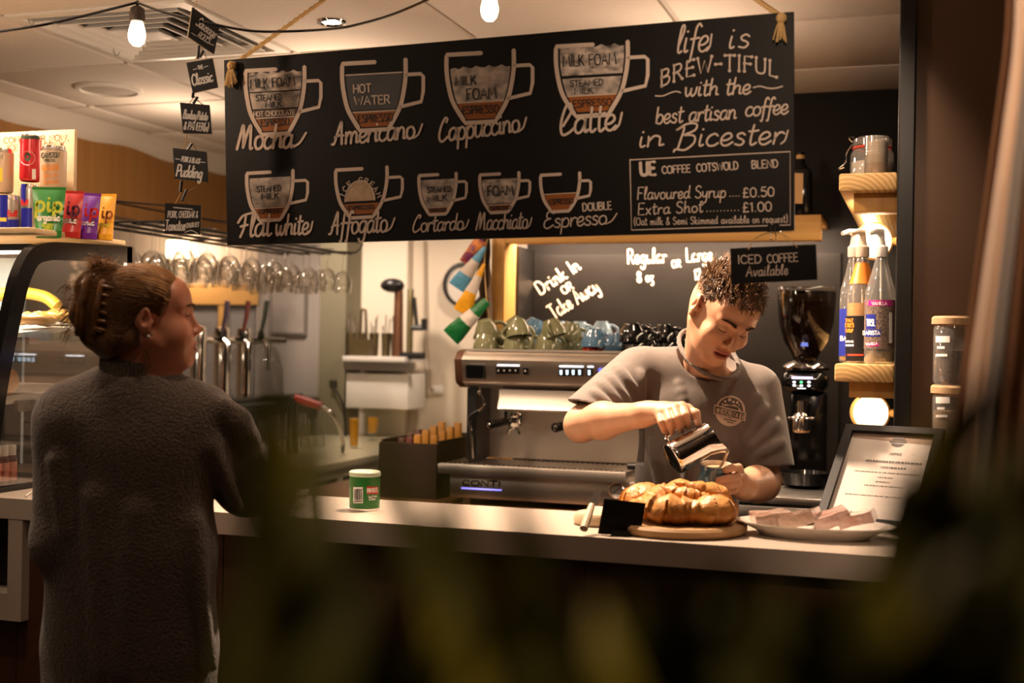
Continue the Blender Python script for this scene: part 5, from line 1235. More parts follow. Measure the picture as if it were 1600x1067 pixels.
mb = MB(); pen(mb, 'PRINGLES', 574, 769.5, 590, 768, 6, 1.2, f1); pen(mb, 'Sour Cream', 576, 778, 589, 776, 3.4, 0.7, f1); pen(mb, '& Onion', 577, 782, 587, 780.5, 3.4, 0.7, f1); mb.build('lettering', M_lw, t, None)
# folded napkins by the customer's elbow
q = atZ(455, 776, CZ)
tag(MB().box((q.x - 0.03, q.y + 0.03, CZ + 0.0055), (0.11, 0.10, 0.009), Matrix.Rotation(0.4, 3, 'Z'), 0.003).build('paper_napkins', mat('napkin_white', (0.72, 0.68, 0.62), 0.8)), 'small folded white paper napkin on the counter by the customer', 'napkin')
# ================================================================== LEFT: DISPLAY CASE, CANS, TAPS, GLASSES, FAR WALL
M_glz = glassmat('case_glass', (0.97, 0.97, 0.96), 0.015, 0.035, 0.01)
CX = -2.30; CXL = -3.35
t = thing('display_case', 'refrigerated pastry display case with curved black frame and glass side', 'display case', (CX - 0.4, 2.95, CZ))
prof = [(2.625, 1.082), (2.632, 1.12), (2.668, 1.33), (2.725, 1.55), (2.757, 1.635), (2.80, 1.69), (2.86, 1.712), (2.95, 1.72), (3.25, 1.733)]
pc_ = cr(prof, 6)
def band(x0, x1, w):
    inner = []
    for i, (y, z) in enumerate(pc_):
        a = pc_[max(i - 1, 0)]; b = pc_[min(i + 1, len(pc_) - 1)]; ty, tz_ = b[0] - a[0], b[1] - a[1]; l = math.hypot(ty, tz_)
        inner.append((y + tz_ / l * w, z - ty / l * w))
    mb = MB(); n = len(pc_); vs = []
    for x in (x0, x1):
        vs += [(x, y, z) for y, z in pc_] + [(x, y, z) for y, z in inner]
    fs = []
    for i in range(n - 1):
        fs += [(i, i + 1, n + i + 1, n + i), (2 * n + i, 3 * n + i, 3 * n + i + 1, 2 * n + i + 1), (i, 2 * n + i, 2 * n + i + 1, i + 1), (n + i, n + i + 1, 3 * n + i + 1, 3 * n + i)]
    fs += [(0, n, 3 * n, 2 * n), (n - 1, 3 * n - 1, 4 * n - 1, 2 * n - 1)]
    mb._add(vs, fs); return mb
band(CX - 0.03, CX, 0.050).build('end_frame', M_blkgloss, t, 40)
band(CXL, CXL + 0.03, 0.050).build('end_frame', M_blkgloss, t, 40)
MB()._add([(x, y + 0.004, z - 0.002) for x in (CXL + 0.031, CX - 0.031) for y, z in pc_[:31]], [(i, i + 1, 31 + i + 1, 31 + i) for i in range(30)]).build('front_glass', M_glz, t, 40)
side = [(y + 0.045, z - 0.01) for y, z in pc_[:44]] + [(3.25, 1.69), (3.25, 1.055), (2.64, 1.055)]
MB().prism([(CX - 0.016, y, z) for y, z in side], (0, 0, 0), (-0.004, 0, 0)).build('side_glass', M_glz, t, None)
MB().b6(CXL, CX, 2.60, 3.27, CZ + 0.0006, CZ + 0.012).build('base_tray', M_blk, t)
MB().b6(CXL + 0.031, CX - 0.031, 2.83, 3.26, 1.737, 1.752, 0.003).build('top_board', wood('case_top_wood', (0.60, 0.42, 0.22), (0.68, 0.5, 0.3), 'X', 0.5), t)
MB().b6(CXL + 0.031, CX - 0.031, 2.84, 2.90, 1.690, 1.708).build('lamp_housing', M_blk, t)
MB().b6(CXL + 0.05, CX - 0.06, 2.85, 2.89, 1.684, 1.6895).build('lamp_tube', emat('case_lamp', (1, 0.88, 0.68), 7), t)
lamp('case_light', 'AREA', (-2.8, 2.90, 1.675), 14, (1, 0.84, 0.62), 0.9, (-2.8, 3.0, 1.0), size_y=0.04)
MB().b6(CX - 0.012, CX, 3.225, 3.262, CZ + 0.0125, 1.73).build('rear_post', M_steel, t)
MB().b6(CXL + 0.03, CX - 0.40, 3.25, 3.262, CZ + 0.0125, 1.70).build('rear_door', mat('rear_door_frost', (0.30, 0.36, 0.40), 0.3), t)
M_tray = mat('tray_white', (0.62, 0.58, 0.52), 0.3)
def shelf(zf, zb, yf, yb):
    mb = MB(); mb._add([(CXL + 0.05, yf, zf), (CX - 0.05, yf, zf), (CX - 0.05, yb, zb), (CXL + 0.05, yb, zb), (CXL + 0.05, yf, zf - 0.012), (CX - 0.05, yf, zf - 0.012), (CX - 0.05, yb, zb - 0.012), (CXL + 0.05, yb, zb - 0.012)], [(0, 1, 2, 3), (7, 6, 5, 4), (0, 4, 5, 1), (1, 5, 6, 2), (2, 6, 7, 3), (3, 7, 4, 0)])
    mb.build('shelf', M_tray, t, None)
    MB().b6(CX - 0.049, CX - 0.037, yf + 0.1, yb, (zf + zb) / 2 - 0.045, (zf + zb) / 2 - 0.014).build('shelf_bracket', M_steel, t)
shelf(1.455, 1.50, 2.74, 3.20); shelf(1.275, 1.31, 2.70, 3.20)
# pastries on the case shelves
M_danish = mat('danish_glaze', (0.70, 0.40, 0.10), 0.3, noise=(20, (0.50, 0.22, 0.05), 4, (1, 1, 1), 0.8), coat=0.4)
def danish(lab, x, y, z, s, seed):
    pts = []; n = 60
    for i in range(n + 1):
        a = i / n * 2 * PI * 2.3; r = (0.008 + 0.030 * i / n) * s; pts.append((x + r * math.cos(a + seed), y + r * math.sin(a + seed) * 0.9, z + 0.016 * s + (0.008 * s * (1 - i / n))))
    o = MB().tube(pts, [0.013 * s * (0.9 + 0.2 * math.sin(i * 0.9)) for i in range(n + 1)], 10).build('danish_pastry', M_danish, None, 60)
    return tag(o, lab, 'pastry', 'pastries on the upper case shelf')
danish('spiral raisin pastry nearest the case corner post', CX - 0.10, 2.94, 1.478, 1.3, 0)
danish('spiral raisin pastry behind the first one on the upper case shelf', CX - 0.11, 3.06, 1.489, 1.3, 2)
danish('spiral raisin pastry left of the black case frame', CX - 0.30, 2.88, 1.474, 1.35, 4)
M_roll = mat('sausage_roll', (0.30, 0.13, 0.045), 0.4, noise=(22, (0.45, 0.24, 0.09), 4, (1, 1, 1), 0.8))
for x, y, lab in ((CX - 0.12, 2.80, 'fat brown sausage roll on the lower case shelf, end towards the side glass'), (CX - 0.20, 2.90, 'brown sausage roll behind the first on the lower case shelf')):
    tag(MB().tube([(x - 0.06, y, 1.325), (x - 0.055, y, 1.325), (x + 0.055, y, 1.328), (x + 0.06, y, 1.328)], [0.026, 0.033, 0.033, 0.024], 18).build('sausage_roll', M_roll, None, 50), lab, 'sausage roll', 'sausage rolls in the case')
tag(MB().sphere((CX - 0.36, 3.02, 1.530), (0.036, 0.036, 0.034)).build('red_apple', mat('apple_red', (0.55, 0.07, 0.02), 0.25, noise=(6, (0.62, 0.25, 0.05), 2, (1, 1, 1), 0.8))), 'red apple on the upper case shelf behind the pastries', 'apple')
mb = MB(); mb.tube(cr([(CX - 0.42, 3.10, 1.55), (CX - 0.34, 3.11, 1.585), (CX - 0.22, 3.12, 1.575), (CX - 0.16, 3.12, 1.54)], 8), [0.006] + [0.018] * 23 + [0.006], 10)
tag(mb.build('banana', mat('banana_yellow', (0.72, 0.47, 0.05), 0.4)), 'yellow banana lying above the red apple in the case', 'banana')
# juice bottles at the bottom of the case
M_jr = mat('juice_label_red', (0.50, 0.06, 0.04), 0.4, noise=(40, (0.70, 0.35, 0.25), 2, (1, 1, 1), 0.5))
for i, (px, lab) in enumerate(((13, 'small juice bottle with white cap next to the case frame'), (38, 'small juice bottle with white cap in the middle of the row'), (61, 'small juice bottle with white cap nearest the customer sleeve'))):
    Y = 2.72 + 0.03 * i; p = atY(px, 765, Y); kq = (p - EYE).dot(CF) / FPX; z0 = CZ + 0.0128; r = 11.5 * kq
    if p.x > CX - 0.045: p.x = CX - 0.045
    t = thing('juice_bottle', lab, 'bottle', (p.x, Y, z0), 'juice bottles in the case')
    T = Matrix.Translation((p.x, Y, z0))
    MB().lathe([(0.0001, 0), (r * 0.95, 0), (r, 0.006), (r, 38 * kq), (r * 0.9, 44 * kq), (r * 0.75, 47 * kq)], T, 24).build('bottle', mat('juice_dark', (0.10, 0.02, 0.015), 0.15), t)
    MB().lathe([(r * 1.015, 0.012), (r * 1.015, 36 * kq)], T, 28).build('label', M_jr, t)
    MB().lathe([(r * 0.84, 46 * kq), (r * 0.86, 47 * kq), (r * 0.86, 60 * kq), (r * 0.8, 62 * kq), (0.0001, 62 * kq)], T, 24).build('cap', M_white, t)
tag(MB().tube(cr([atZ(40, 775, CZ + 0.004), atZ(50, 768, CZ + 0.004), atZ(62, 766, CZ + 0.003), atZ(90, 770, CZ + 0.003)], 6), 0.0022, 6).build('white_cable', M_white), 'short white cable on the counter beside the display case', 'cable')

# ---- cans, pouches and a wooden sign on top of the case
def cz(px, py, Y): return atY(px, py, Y).z
ct = 1.7525
CYY = 3.12
# wooden riser
mb = MB(); xa, xb = CXL + 0.03, atY(60, 360, CYY).x
rz = cz(30, 356, CYY - 0.05)
t = thing('wooden_riser', 'pale wooden riser on top of the display case under the cans', 'riser', ((xa + xb) / 2, CYY, ct))
MB().b6(xa, xb + 0.02, CYY - 0.07, CYY + 0.12, ct + 0.0005, rz, 0.003).build('riser', MATS['case_top_wood'], t)
# backing sign
sx = atY(118, 260, 3.25).x; sz0, sz1 = rz + 0.0006, cz(60, 205, 3.25)
t = thing('wooden_poster', 'pale wooden poster board behind the cans with coffee lettering', 'poster', (sx - 0.4, 3.25, ct))
MB().b6(sx - 0.62, sx, 3.243, 3.257, ct + 0.0006, sz1, 0.002).build('board', MATS['case_top_wood'], t)
f = onplane((0, 3.2425, 1), (0, -1, 0))
mb = MB(); pen(mb, 'COFFEE OR NOW,', 6, 224, 108, 219, 9, 2.0, f); pen(mb, 'ICE COLD DRINK', 12, 236, 102, 230, 9, 2.0, f)
mb.build('lettering', mat('engraved_brown', (0.32, 0.17, 0.08), 0.7), t, None)
def can(lab, px, py0, py1, wpx, Y, z0, m, art, name='drink_can'):
    p = atY(px, py1, Y); k = (p - EYE).dot(CF) / FPX; r = wpx * k / 2; H = (py1 - py0) * k
    t = thing(name, lab, 'can', (p.x, Y, z0), 'drink cans on the display case')
    T = Matrix.Translation((p.x, Y, z0))
    MB().lathe([(r * 0.80, 0.001), (r * 0.84, 0.0), (r * 0.98, 0.006), (r, 0.010), (r, H - 0.014)], T, 30).build('body', m, t)
    MB().lathe([(r, H - 0.014), (r * 0.86, H - 0.003), (r * 0.87, H), (r * 0.83, H), (r * 0.80, H - 0.005), (0.0001, H - 0.005)], T, 30).build('lid', M_chrome, t)
    F = cylmap((p.x, Y), r)
    for kind, *a in art:
        mb = MB()
        if kind == 'rect': mb.gridfill(a[0], a[1], a[2], a[3], lambda x, y: F(x, y, 0.0004), 8); mb.build('print_panel', a[4], t, 60)
        elif kind == 'oval':
            mb.fill([(a[0] + a[2] * math.cos(i * PI / 10), a[1] + a[3] * math.sin(i * PI / 10)) for i in range(20)], lambda x, y: F(x, y, 0.0006 + a[5])); mb.build('print_panel', a[4], t, 60)
        else: pen(mb, a[0], a[1], a[2], a[3], a[4], a[5], a[6], lambda x, y: F(x, y, 0.0016)); mb.build('lettering', a[7], t, None)
    return rz + H
M_craft = mat('can_kraft', (0.58, 0.42, 0.28), 0.45, 0.2); M_sil = mat('can_silver', (0.55, 0.52, 0.47), 0.3, 0.8); M_cblue = mat('can_blue', (0.02, 0.025, 0.35), 0.3, 0.3)
M_cred = mat('can_red', (0.50, 0.015, 0.02), 0.28, 0.2); M_dg = mat('ink_darkgreen', (0.03, 0.05, 0.025), 0.5); M_oran = mat('ink_orange', (0.80, 0.28, 0.04), 0.5); M_yel = mat('ink_yellow', (0.85, 0.55, 0.03), 0.5)
rb = [('rect', 0, 305, 12, 355, M_cblue), ('rect', 0, 343, 30, 356, M_cblue), ('pen', 'Bull', 12, 338, 27, 338, 9, 1.7, mat('ink_red', (0.6, 0.02, 0.02), 0.5)), ('rect', 0, 340, 10, 346, M_yel)]
can('silver and blue energy can on the riser below the leftmost kraft-coloured can', 14, 303, 356, 34, CYY, rz + 0.0006, M_sil, rb)
can('silver and blue energy can on the riser below the red can', 46, 285, 356, 30, CYY + 0.03, rz + 0.0006, M_sil, [('rect', 33, 287, 40, 318, M_cblue), ('rect', 33, 325, 50, 355, M_cblue), ('pen', 'Bull', 33, 320, 44, 320, 8, 1.4, MATS['ink_red'])])
can('kraft-coloured can at the left edge standing on the energy can', 5, 231, 300, 30, CYY, cz(14, 303, CYY) + 0.0025, M_craft, [('pen', 'N', -1, 249, 4, 249, 8, 1.6, M_dg), ('rect', -4, 262, 4, 284, M_yel)])
can('tall red drink can with green top, highest on the case', 47, 212, 284, 32, CYY + 0.03, cz(46, 285, CYY + 0.03) + 0.0025, M_cred, [('oval', 43, 247, 12, 11, M_lw, 0.0), ('oval', 43, 245, 5, 7, M_dg, 0.0005), ('rect', 33, 212, 62, 217, M_dg), ('rect', 50, 264, 56, 280, M_lw)])
t = None
can('kraft soft drink can beside the red can', 83, 230, 296, 40, CYY - 0.0, cz(83, 296, CYY), M_craft, [('pen', 'CAWSTON', 65, 247, 93, 246, 8, 1.6, M_dg), ('pen', 'PRESS', 70, 253, 86, 252.5, 4, 1.0, M_dg), ('pen', 'GINGER', 66, 267, 92, 266, 9, 1.9, M_oran), ('pen', 'BEER', 68, 278, 90, 277.5, 7, 1.2, M_oran), ('pen', 'SPARKLING', 68, 287, 92, 286.5, 5, 0.9, M_oran)])
# a second can under the kraft one keeps it up
can('green and silver drink can on the riser below the kraft soft drink can', 82, 298, 356, 30, CYY + 0.005, rz + 0.0006, mat('can_camo', (0.10, 0.14, 0.05), 0.35, 0.3, noise=(60, (0.4, 0.38, 0.3), 3, (1, 1, 1), 0.6)), [])
def pouch(lab, tl, tr, br, bl, Y, m, texts):
    P = [atY(*tl, Y + 0.01), atY(*tr, Y + 0.01), atY(*br, Y - 0.012), atY(*bl, Y - 0.012)]
    z0 = min(P[2].z, P[3].z); sh = ct + 0.0008 - z0
    t = thing('juice_pouch', lab, 'pouch', ((P[2].x + P[3].x) / 2, Y, ct + 0.0008), 'juice pouches on the display case')
    n = 10; vs = []; fs = []
    for i in range(n + 1):
        v = i / n; th = 0.024 * (1 - v) ** 0.7 + 0.0012
        L_ = P[3].lerp(P[0], v); R_ = P[2].lerp(P[1], v)
        if v == 0: L_.z = R_.z = ct + 0.0008
        for s in (-1, 1):
            for j in range(9):
                u = j / 8; q = L_.lerp(R_, u); bul = math.sin(PI * u) ** 0.6
                vs.append((q.x, q.y + s * th * bul, q.z))
    for i in range(n):
        for s in range(2):
            for j in range(8):
                a = i * 18 + s * 9 + j; fs.append((a, a + 1, a + 19, a + 18))
    mb = MB()._add(vs, fs); body = mb.build('pouch', m, t, 50)
    MB().slab([P[0] + Vector((0, 0, 0)), P[1], P[1] + Vector((0, 0, 0.008)), P[0] + Vector((0, 0, 0.008))], (0, -1, 0), 0.0015).build('top_seal', m, t, None)
    Fp = lambda x, y: atY(x, y, Y - 0.0275)
    for s, x0, y0, x1, y1, hh, wd, mm in texts:
        mb = MB(); pen(mb, s, x0, y0, x1, y1, hh, wd, Fp); mb.build('lettering', mm, t, None)
M_lime = mat('ink_lime', (0.55, 0.60, 0.05), 0.5)
PYY = 2.96
pouch('green juice pouch, first of the row', (50, 296), (103, 297), (95, 380), (57, 380), PYY, mat('pouch_green', (0.03, 0.20, 0.035), 0.35), [('pip', 55, 329, 97, 331, 26, 4.6, M_lime), ('organic', 58, 344, 93, 345, 11, 2.2, M_lw), ('GLOSSY', 66, 354, 83, 354, 4.5, 1.1, M_lime), ('APPLE', 68, 359.5, 82, 359.5, 4.5, 1.1, M_lime)])
pouch('red juice pouch, second of the row', (101, 302), (131, 303), (124, 380), (96, 378), PYY + 0.05, mat('pouch_red', (0.45, 0.025, 0.02), 0.3), [('ip', 104, 335, 124, 336, 24, 4.2, mat('ink_maroon', (0.12, 0.02, 0.05), 0.5)), ('ganic', 97, 347, 119, 349, 10, 2.0, M_lw)])
pouch('purple juice pouch, third of the row', (130, 305), (158, 307), (150, 382), (122, 380), PYY + 0.09, mat('pouch_purple', (0.14, 0.02, 0.25), 0.35), [('ip', 131, 337, 153, 339, 22, 3.6, MATS['ink_red']), ('anic', 127, 351, 147, 352, 9, 1.8, M_lw)])
pouch('yellow juice pouch, last of the row', (157, 307), (182, 307), (174, 383), (151, 382), PYY + 0.13, mat('pouch_yellow', (0.75, 0.36, 0.02), 0.35), [('ip', 158, 340, 175, 342, 20, 3.2, mat('ink_brownish', (0.35, 0.10, 0.03), 0.5)), ('anic', 154, 353, 171, 354, 8, 1.4, M_lime)])

# ---- wine glasses hanging from a wire rack
M_wg = glassmat('wine_glass', (0.985, 0.98, 0.97), 0.02, 0.035, 0.008)
gx0, gy0, gy1 = -2.60, 3.62, 5.05
gzr = 1.845
t = thing('glass_rack', 'hanging dark wire rack full of upturned wine glasses', 'glass rack', (gx0, 4.3, gzr))
for k in range(4):
    x = gx0 - 0.16 + 0.105 * k
    for s in (-0.016, 0.016): MB().tube([(x + s, gy0, gzr), (x + s, gy1, gzr)], 0.0032, 6).build('rail', M_blk, t)
for y in (gy0 + 0.02, (gy0 + gy1) / 2, gy1 - 0.02):
    MB().tube([(gx0 - 0.20, y, gzr + 0.006), (gx0 + 0.20, y, gzr + 0.006)], 0.004, 6).build('cross_bar', M_blk, t)
    MB().tube(cr([(gx0 + 0.20, y, gzr + 0.006), (gx0 + 0.225, y, gzr + 0.03), (gx0 + 0.19, y, gzr + 0.055), (gx0 - 0.2, y, gzr + 0.10), (-3.69, y, gzr + 0.26)], 5), 0.0035, 6).build('hanger', M_blk, t)
wg = thing('wine_glass', 'clear wine glass hanging upside down in the wire rack', 'wine glass', (0, 0, 0), 'wine glasses in the rack')
def wprof(): return [(0.0001, 0.0), (0.033, -0.001), (0.033, -0.003), (0.006, -0.006), (0.0035, -0.014), (0.0035, -0.078), (0.006, -0.086), (0.026, -0.102), (0.040, -0.128), (0.043, -0.150), (0.036, -0.190), (0.0345, -0.190), (0.0415, -0.150), (0.0385, -0.129), (0.025, -0.104), (0.0001, -0.090)]
MB().lathe(wprof(), None, 28).build('glass', M_wg, wg, 60, True)
first = True
for k in range(4):
    x = gx0 - 0.16 + 0.105 * k
    for j in range(9):
        y = gy0 + 0.10 + 0.157 * j + 0.03 * (k % 2) + rnd.uniform(-0.012, 0.012)
        if y > gy1 - 0.05: continue
        z = gzr + 0.0095
        if first: wg.location = (x, y, z); first = False
        else: dup(wg, (x, y, z), (0, 0, rnd.uniform(0, 6)), scale=rnd.uniform(0.94, 1.06))
# ---- pint glasses on the return bar
pg = thing('pint_glass', 'clear pint glass standing upside down on the return bar', 'pint glass', (0, 0, 0), 'pint glasses on the return bar')
MB().lathe([(0.040, 0.0), (0.041, 0.0), (0.036, 0.06), (0.030, 0.135), (0.029, 0.138), (0.0001, 0.138), (0.0001, 0.130), (0.027, 0.128), (0.034, 0.06), (0.0385, 0.0)], None, 24).build('glass', M_wg, pg, 50, True)
first = True
for px, py in ((404, 728), (425, 727), (446, 725), (411, 712), (433, 710), (455, 708), (477, 706), (498, 704), (428, 698), (450, 697), (472, 695)):
    p = atZ(px, py - 6, 0.93)
    if first: pg.location = (p.x, p.y, 0.9305); pg.scale = (0.72, 0.72, 1.05); first = False
    else: dup(pg, (p.x, p.y, 0.9305), (0, 0, rnd.uniform(0, 6)), scale=(0.72, 0.72, 1.05))
# two amber beers
for px, py, hpx, lab, stem in ((553, 700, 52, 'tall glass of amber beer standing on the return bar', False), (582, 688, 40, 'stemmed glass of amber beer beside the tall one', True)):
    p = atZ(px, py, 0.93); k = (p - EYE).dot(CF) / FPX; r = 8.5 * k; H = hpx * k
    t = thing('beer_glass', lab, 'glass', (p.x, p.y, 0.9305)); T = Matrix.Translation((p.x, p.y, 0.9305))
    b0 = H * 0.28 if stem else 0.006
    MB().lathe(([(0.0001, 0), (r * 0.9, 0), (r * 0.9, 0.003), (0.006, 0.006), (0.005, b0 * 0.8)] if stem else [(0.0001, 0), (r * 0.8, 0)]) + [(r * 0.8, b0), (r, H * 0.7), (r, H)], T, 20).build('glass', M_wg, t)
    MB().lathe([(0.0001, b0 + 0.002), (r * 0.76, b0 + 0.003), (r * 0.93, H * 0.7), (r * 0.93, H * 0.88), (0.0001, H * 0.88)], T, 20).build('beer', mat('beer_amber', (0.80, 0.40, 0.015), 0.2), t)
# ---- beer taps: three chrome columns with tall handles
t = thing('beer_tap_tower', 'chrome beer tap tower of three columns with tall handles', 'beer tap', (-3.45, 5.3, 1.14))
TX = -3.42
cols = [atX(px, 620, TX) for px in (308, 345, 380)]
ztop = atX(345, 512, TX).z; zr = atX(345, 531, TX).z
for c in cols:
    MB().lathe([(0.055, 1.1405), (0.055, 1.155), (0.040, 1.16), (0.040, ztop - 0.02), (0.036, ztop), (0.0001, ztop + 0.006)], Matrix.Translation((c.x, c.y, 0)), 22).build('column', M_chrome, t)
MB().tube([(TX, cols[0].y - 0.15, zr), (TX, cols[2].y + 0.42, zr)], 0.020, 12).build('rail', M_chrome, t)
for px, mcol in ((352, mat('handle_violet', (0.10, 0.07, 0.12), 0.3)), (385, mat('handle_wine', (0.16, 0.04, 0.035), 0.3)), (414, mat('handle_green', (0.03, 0.04, 0.03), 0.3))):
    c = atX(px, 520, TX + 0.05); zb_ = atX(px, 520, TX + 0.05).z; zt_ = atX(px, 470, TX + 0.05).z
    hnd = MB().tube([(TX + 0.03, c.y, zb_), (TX + 0.05, c.y, (zb_ + zt_) / 2), (TX + 0.06, c.y, zt_)], [0.012, 0.017, 0.020], 10, flat=0.6).build('tap_handle', mcol, t)
    MB().lathe([(0.016, -0.02), (0.020, 0.0), (0.014, 0.03), (0.012, 0.035)], Matrix.Translation((TX + 0.03, c.y, zb_ - 0.025)), 14).build('tap_body', M_blkgloss, t)
    MB().tube([(TX + 0.04, c.y, zr), (TX + 0.07, c.y, zr - 0.02), (TX + 0.075, c.y, zr - 0.16)], [0.014, 0.012, 0.008], 10).build('tap_spout', M_chrome, t)
t = thing('drip_mat', 'black slatted drip tray in front of the beer taps', 'drip tray', (-3.3, 5.2, 1.14))
MB().b6(-3.36, -3.26, 4.4, 6.2, 1.1405, 1.165, 0.004).build('tray', M_blkgloss, t)
# glass dome, little bottle and red hose gun
p = atX(425, 640, -3.0); p = atZ(428, 645, 1.141)
t = thing('glass_cloche', 'large glass dome on the tap bar by the wall', 'cloche', (-3.52, 6.1, 1.1405))
MB().lathe([(0.16, 0.0), (0.165, 0.01), (0.16, 0.16), (0.13, 0.26), (0.06, 0.32), (0.0001, 0.335)], Matrix.Translation((-3.52, 6.1, 1.1405)), 32).build('dome', M_wg, t)
MB().sphere((-3.52, 6.1, 1.1405 + 0.35), 0.02).build('knob', M_wg, t)
q = atY(468, 630, 5.2)
t = thing('hose_gun', 'red-gripped drinks dispenser hose lying beyond the glasses', 'hose', q)
MB().tube([atY(461, 622, 5.2), atY(480, 628, 5.2), atY(502, 635, 5.2)], [0.018, 0.021, 0.018], 10).build('grip', mat('grip_red', (0.42, 0.02, 0.02), 0.4), t)
MB().tube(cr([atY(502, 635, 5.2), atY(516, 645, 5.2), atY(528, 663, 5.25), atY(535, 690, 5.3), Vector((atY(535, 690, 5.3).x, 5.3, 0.934))], 6), 0.010, 8).build('hose', M_steel, t)
MB().tube([atY(461, 622, 5.2), atY(457, 634, 5.2), Vector((atY(457, 634, 5.2).x, 5.2, 0.9315))], [0.020, 0.024, 0.03], 10).build('nozzle', M_blk, t)
# ---- far wall: shutters with lit pelmet, framed print, wall lamp, clock, socket and cables
def wallbox(name, lab, cat, x0, y0, x1, y1, Y, th, m, grp=None):
    a = atY(x0, y0, Y); b = atY(x1, y1, Y)
    return tag(MB().b6(a.x, b.x, Y, Y + th, b.z, a.z, 0.003).build(name, m), lab, cat, grp)
t = thing('serving_hatch', 'pale oak framed hatch with two closed grey shutters on the far wall', 'hatch', atY(355, 500, 6.56))
a = atY(285, 444, 6.56); b = atY(404, 476, 6.56)
MB().b6(a.x, b.x, 6.55, 6.595, b.z, a.z).build('pelmet', mat('oak_pale', (0.66, 0.38, 0.12), 0.5), t)
for x0, x1 in ((285, 342), (349, 404)):
    a = atY(x0, 476, 6.57); b = atY(x1, 640, 6.57); MB().b6(a.x, b.x, 6.58, 6.598, b.z, a.z - 0.002).build('shutter', mat('shutter_grey', (0.27, 0.26, 0.26), 0.5, bump=(60, 0.3, (0.02, 0.02, 1))), t)
a = atY(342, 476, 6.56); b = atY(349, 640, 6.56); MB().b6(a.x, b.x, 6.555, 6.597, b.z, a.z - 0.002).build('mullion', MATS['oak_pale'], t)
t = thing('framed_print', 'thin framed grey print on the far wall beyond the taps', 'picture', atY(452, 480, 6.54))
a = atY(424, 446, 6.54); b = atY(478, 524, 6.54)
MB().b6(a.x, b.x, 6.535, 6.559, b.z, a.z).build('frame', mat('print_frame', (0.20, 0.18, 0.16), 0.5), t)
MB().b6(a.x + 0.012, b.x - 0.012, 6.530, 6.5345, b.z + 0.012, a.z - 0.012).build('print', mat('print_marble', (0.44, 0.40, 0.37), 0.4, noise=(5, (0.28, 0.25, 0.23), 5, (1, 1, 1), 0.7)), t)
t = thing('glowing_wall_light', 'bright wall light glowing behind the hanging glasses', 'wall light', atY(275, 388, 6.56))
a = atY(262, 376, 6.54); b = atY(292, 404, 6.54)
MB().b6(a.x, b.x, 6.52, 6.57, b.z, a.z, 0.01).build('shade', emat('wall_light_glow', (1, 0.78, 0.5), 7), t)
MB().b6(a.x + 0.02, b.x - 0.02, 6.571, 6.599, b.z + 0.02, a.z - 0.02).build('bracket', M_chrome, t)
lamp('wall_light', 'POINT', atY(275, 388, 6.35), 9, WARM, 0.06)
c = atY(727, 445, 6.56)
t = thing('wall_clock', 'round black-rimmed clock on the cream wall behind the hanging packets', 'clock', c)
T = Matrix.Translation(c) @ Vector((0, -1, 0)).to_track_quat('Z', 'Y').to_matrix().to_4x4()
MB().lathe([(0.130, 0.0), (0.128, 0.02), (0.112, 0.022), (0.110, 0.005)], T, 40).build('rim', M_blk, t)
MB().lathe([(0.111, 0.004), (0.0001, 0.005)], T, 40).build('face', mat('clock_face', (0.55, 0.50, 0.44), 0.4), t)
MB().lathe([(0.0001, -0.03), (0.05, -0.03), (0.05, 0.001)], T, 20).build('mount', M_blk, t)
t = thing('wall_socket', 'double socket with hanging cable low on the cream wall', 'socket', atY(690, 608, 6.59))
a = atY(676, 602, 6.59); b = atY(692, 615, 6.59); MB().b6(a.x, b.x, 6.585, 6.599, b.z, a.z, 0.003).build('plate', M_white, t)
MB().tube(cr([atY(664, 376, 6.585), atY(665, 450, 6.585), atY(666, 520, 6.58), atY(671, 570, 6.57), atY(672, 606, 6.575), atY(678, 609, 6.58)], 6), 0.005, 6).build('cable', mat('cable_beige', (0.30, 0.22, 0.15), 0.6), t)
t = thing('black_socket', 'black plug and cable on the olive pier', 'socket', atY(519, 600, 6.33))
a = atY(515, 594, 6.33); b = atY(524, 606, 6.33); MB().b6(a.x, b.x, 6.32, 6.349, b.z, a.z, 0.004).build('plug', M_blk, t)
MB().tube(cr([atY(520, 605, 6.325), atY(530, 620, 6.32), atY(537, 640, 6.32), atY(540, 690, 6.32)], 6), 0.007, 6).build('cable', M_blk, t)
# white paper-towel box and shelf of utensils before the bright panel
t = thing('shelf_unit', 'steel wall shelf holding utensil tubs in the bright alcove', 'shelf', atY(590, 560, 6.3))
a = atY(541, 556, 6.3); b = atY(638, 566, 6.3)
MB().b6(a.x, b.x, 6.25, 6.549, b.z, a.z, 0.003).build('top', M_white, t); 
b3 = atY(638, 580, 6.3); MB().b6(a.x, b.x + 0.05, 6.27, 6.30, b3.z, b.z - 0.001).build('rail', M_steel, t)
wallbox('paper_dispenser', 'large white paper towel dispenser below the utensil shelf', 'dispenser', 541, 583, 637, 640, 6.3, 0.249, mat('dispenser_white', (0.74, 0.71, 0.66), 0.35))
shz = a.z + 0.0008
M_tub = mat('tub_brown', (0.14, 0.105, 0.05), 0.35, 0.5)
tub = thing('utensil_tub', 'dark tub of utensils standing on the steel shelf', 'tub', (0, 0, 0), 'tubs on the steel shelf')
MB().lathe([(0.0001, 0.002), (0.036, 0), (0.042, 0.13), (0.039, 0.13), (0.034, 0.006), (0.0001, 0.005)], None, 20).build('tub', M_tub, tub, 50, True)
for k in range(4):
    a_ = k * 1.7; MB().tube([(0.01 * math.cos(a_), 0.01 * math.sin(a_), 0.02), (0.03 * math.cos(a_), 0.03 * math.sin(a_), 0.17 + 0.02 * k)], [0.003, 0.006], 6).build('utensil', M_steel, tub, 50, True)
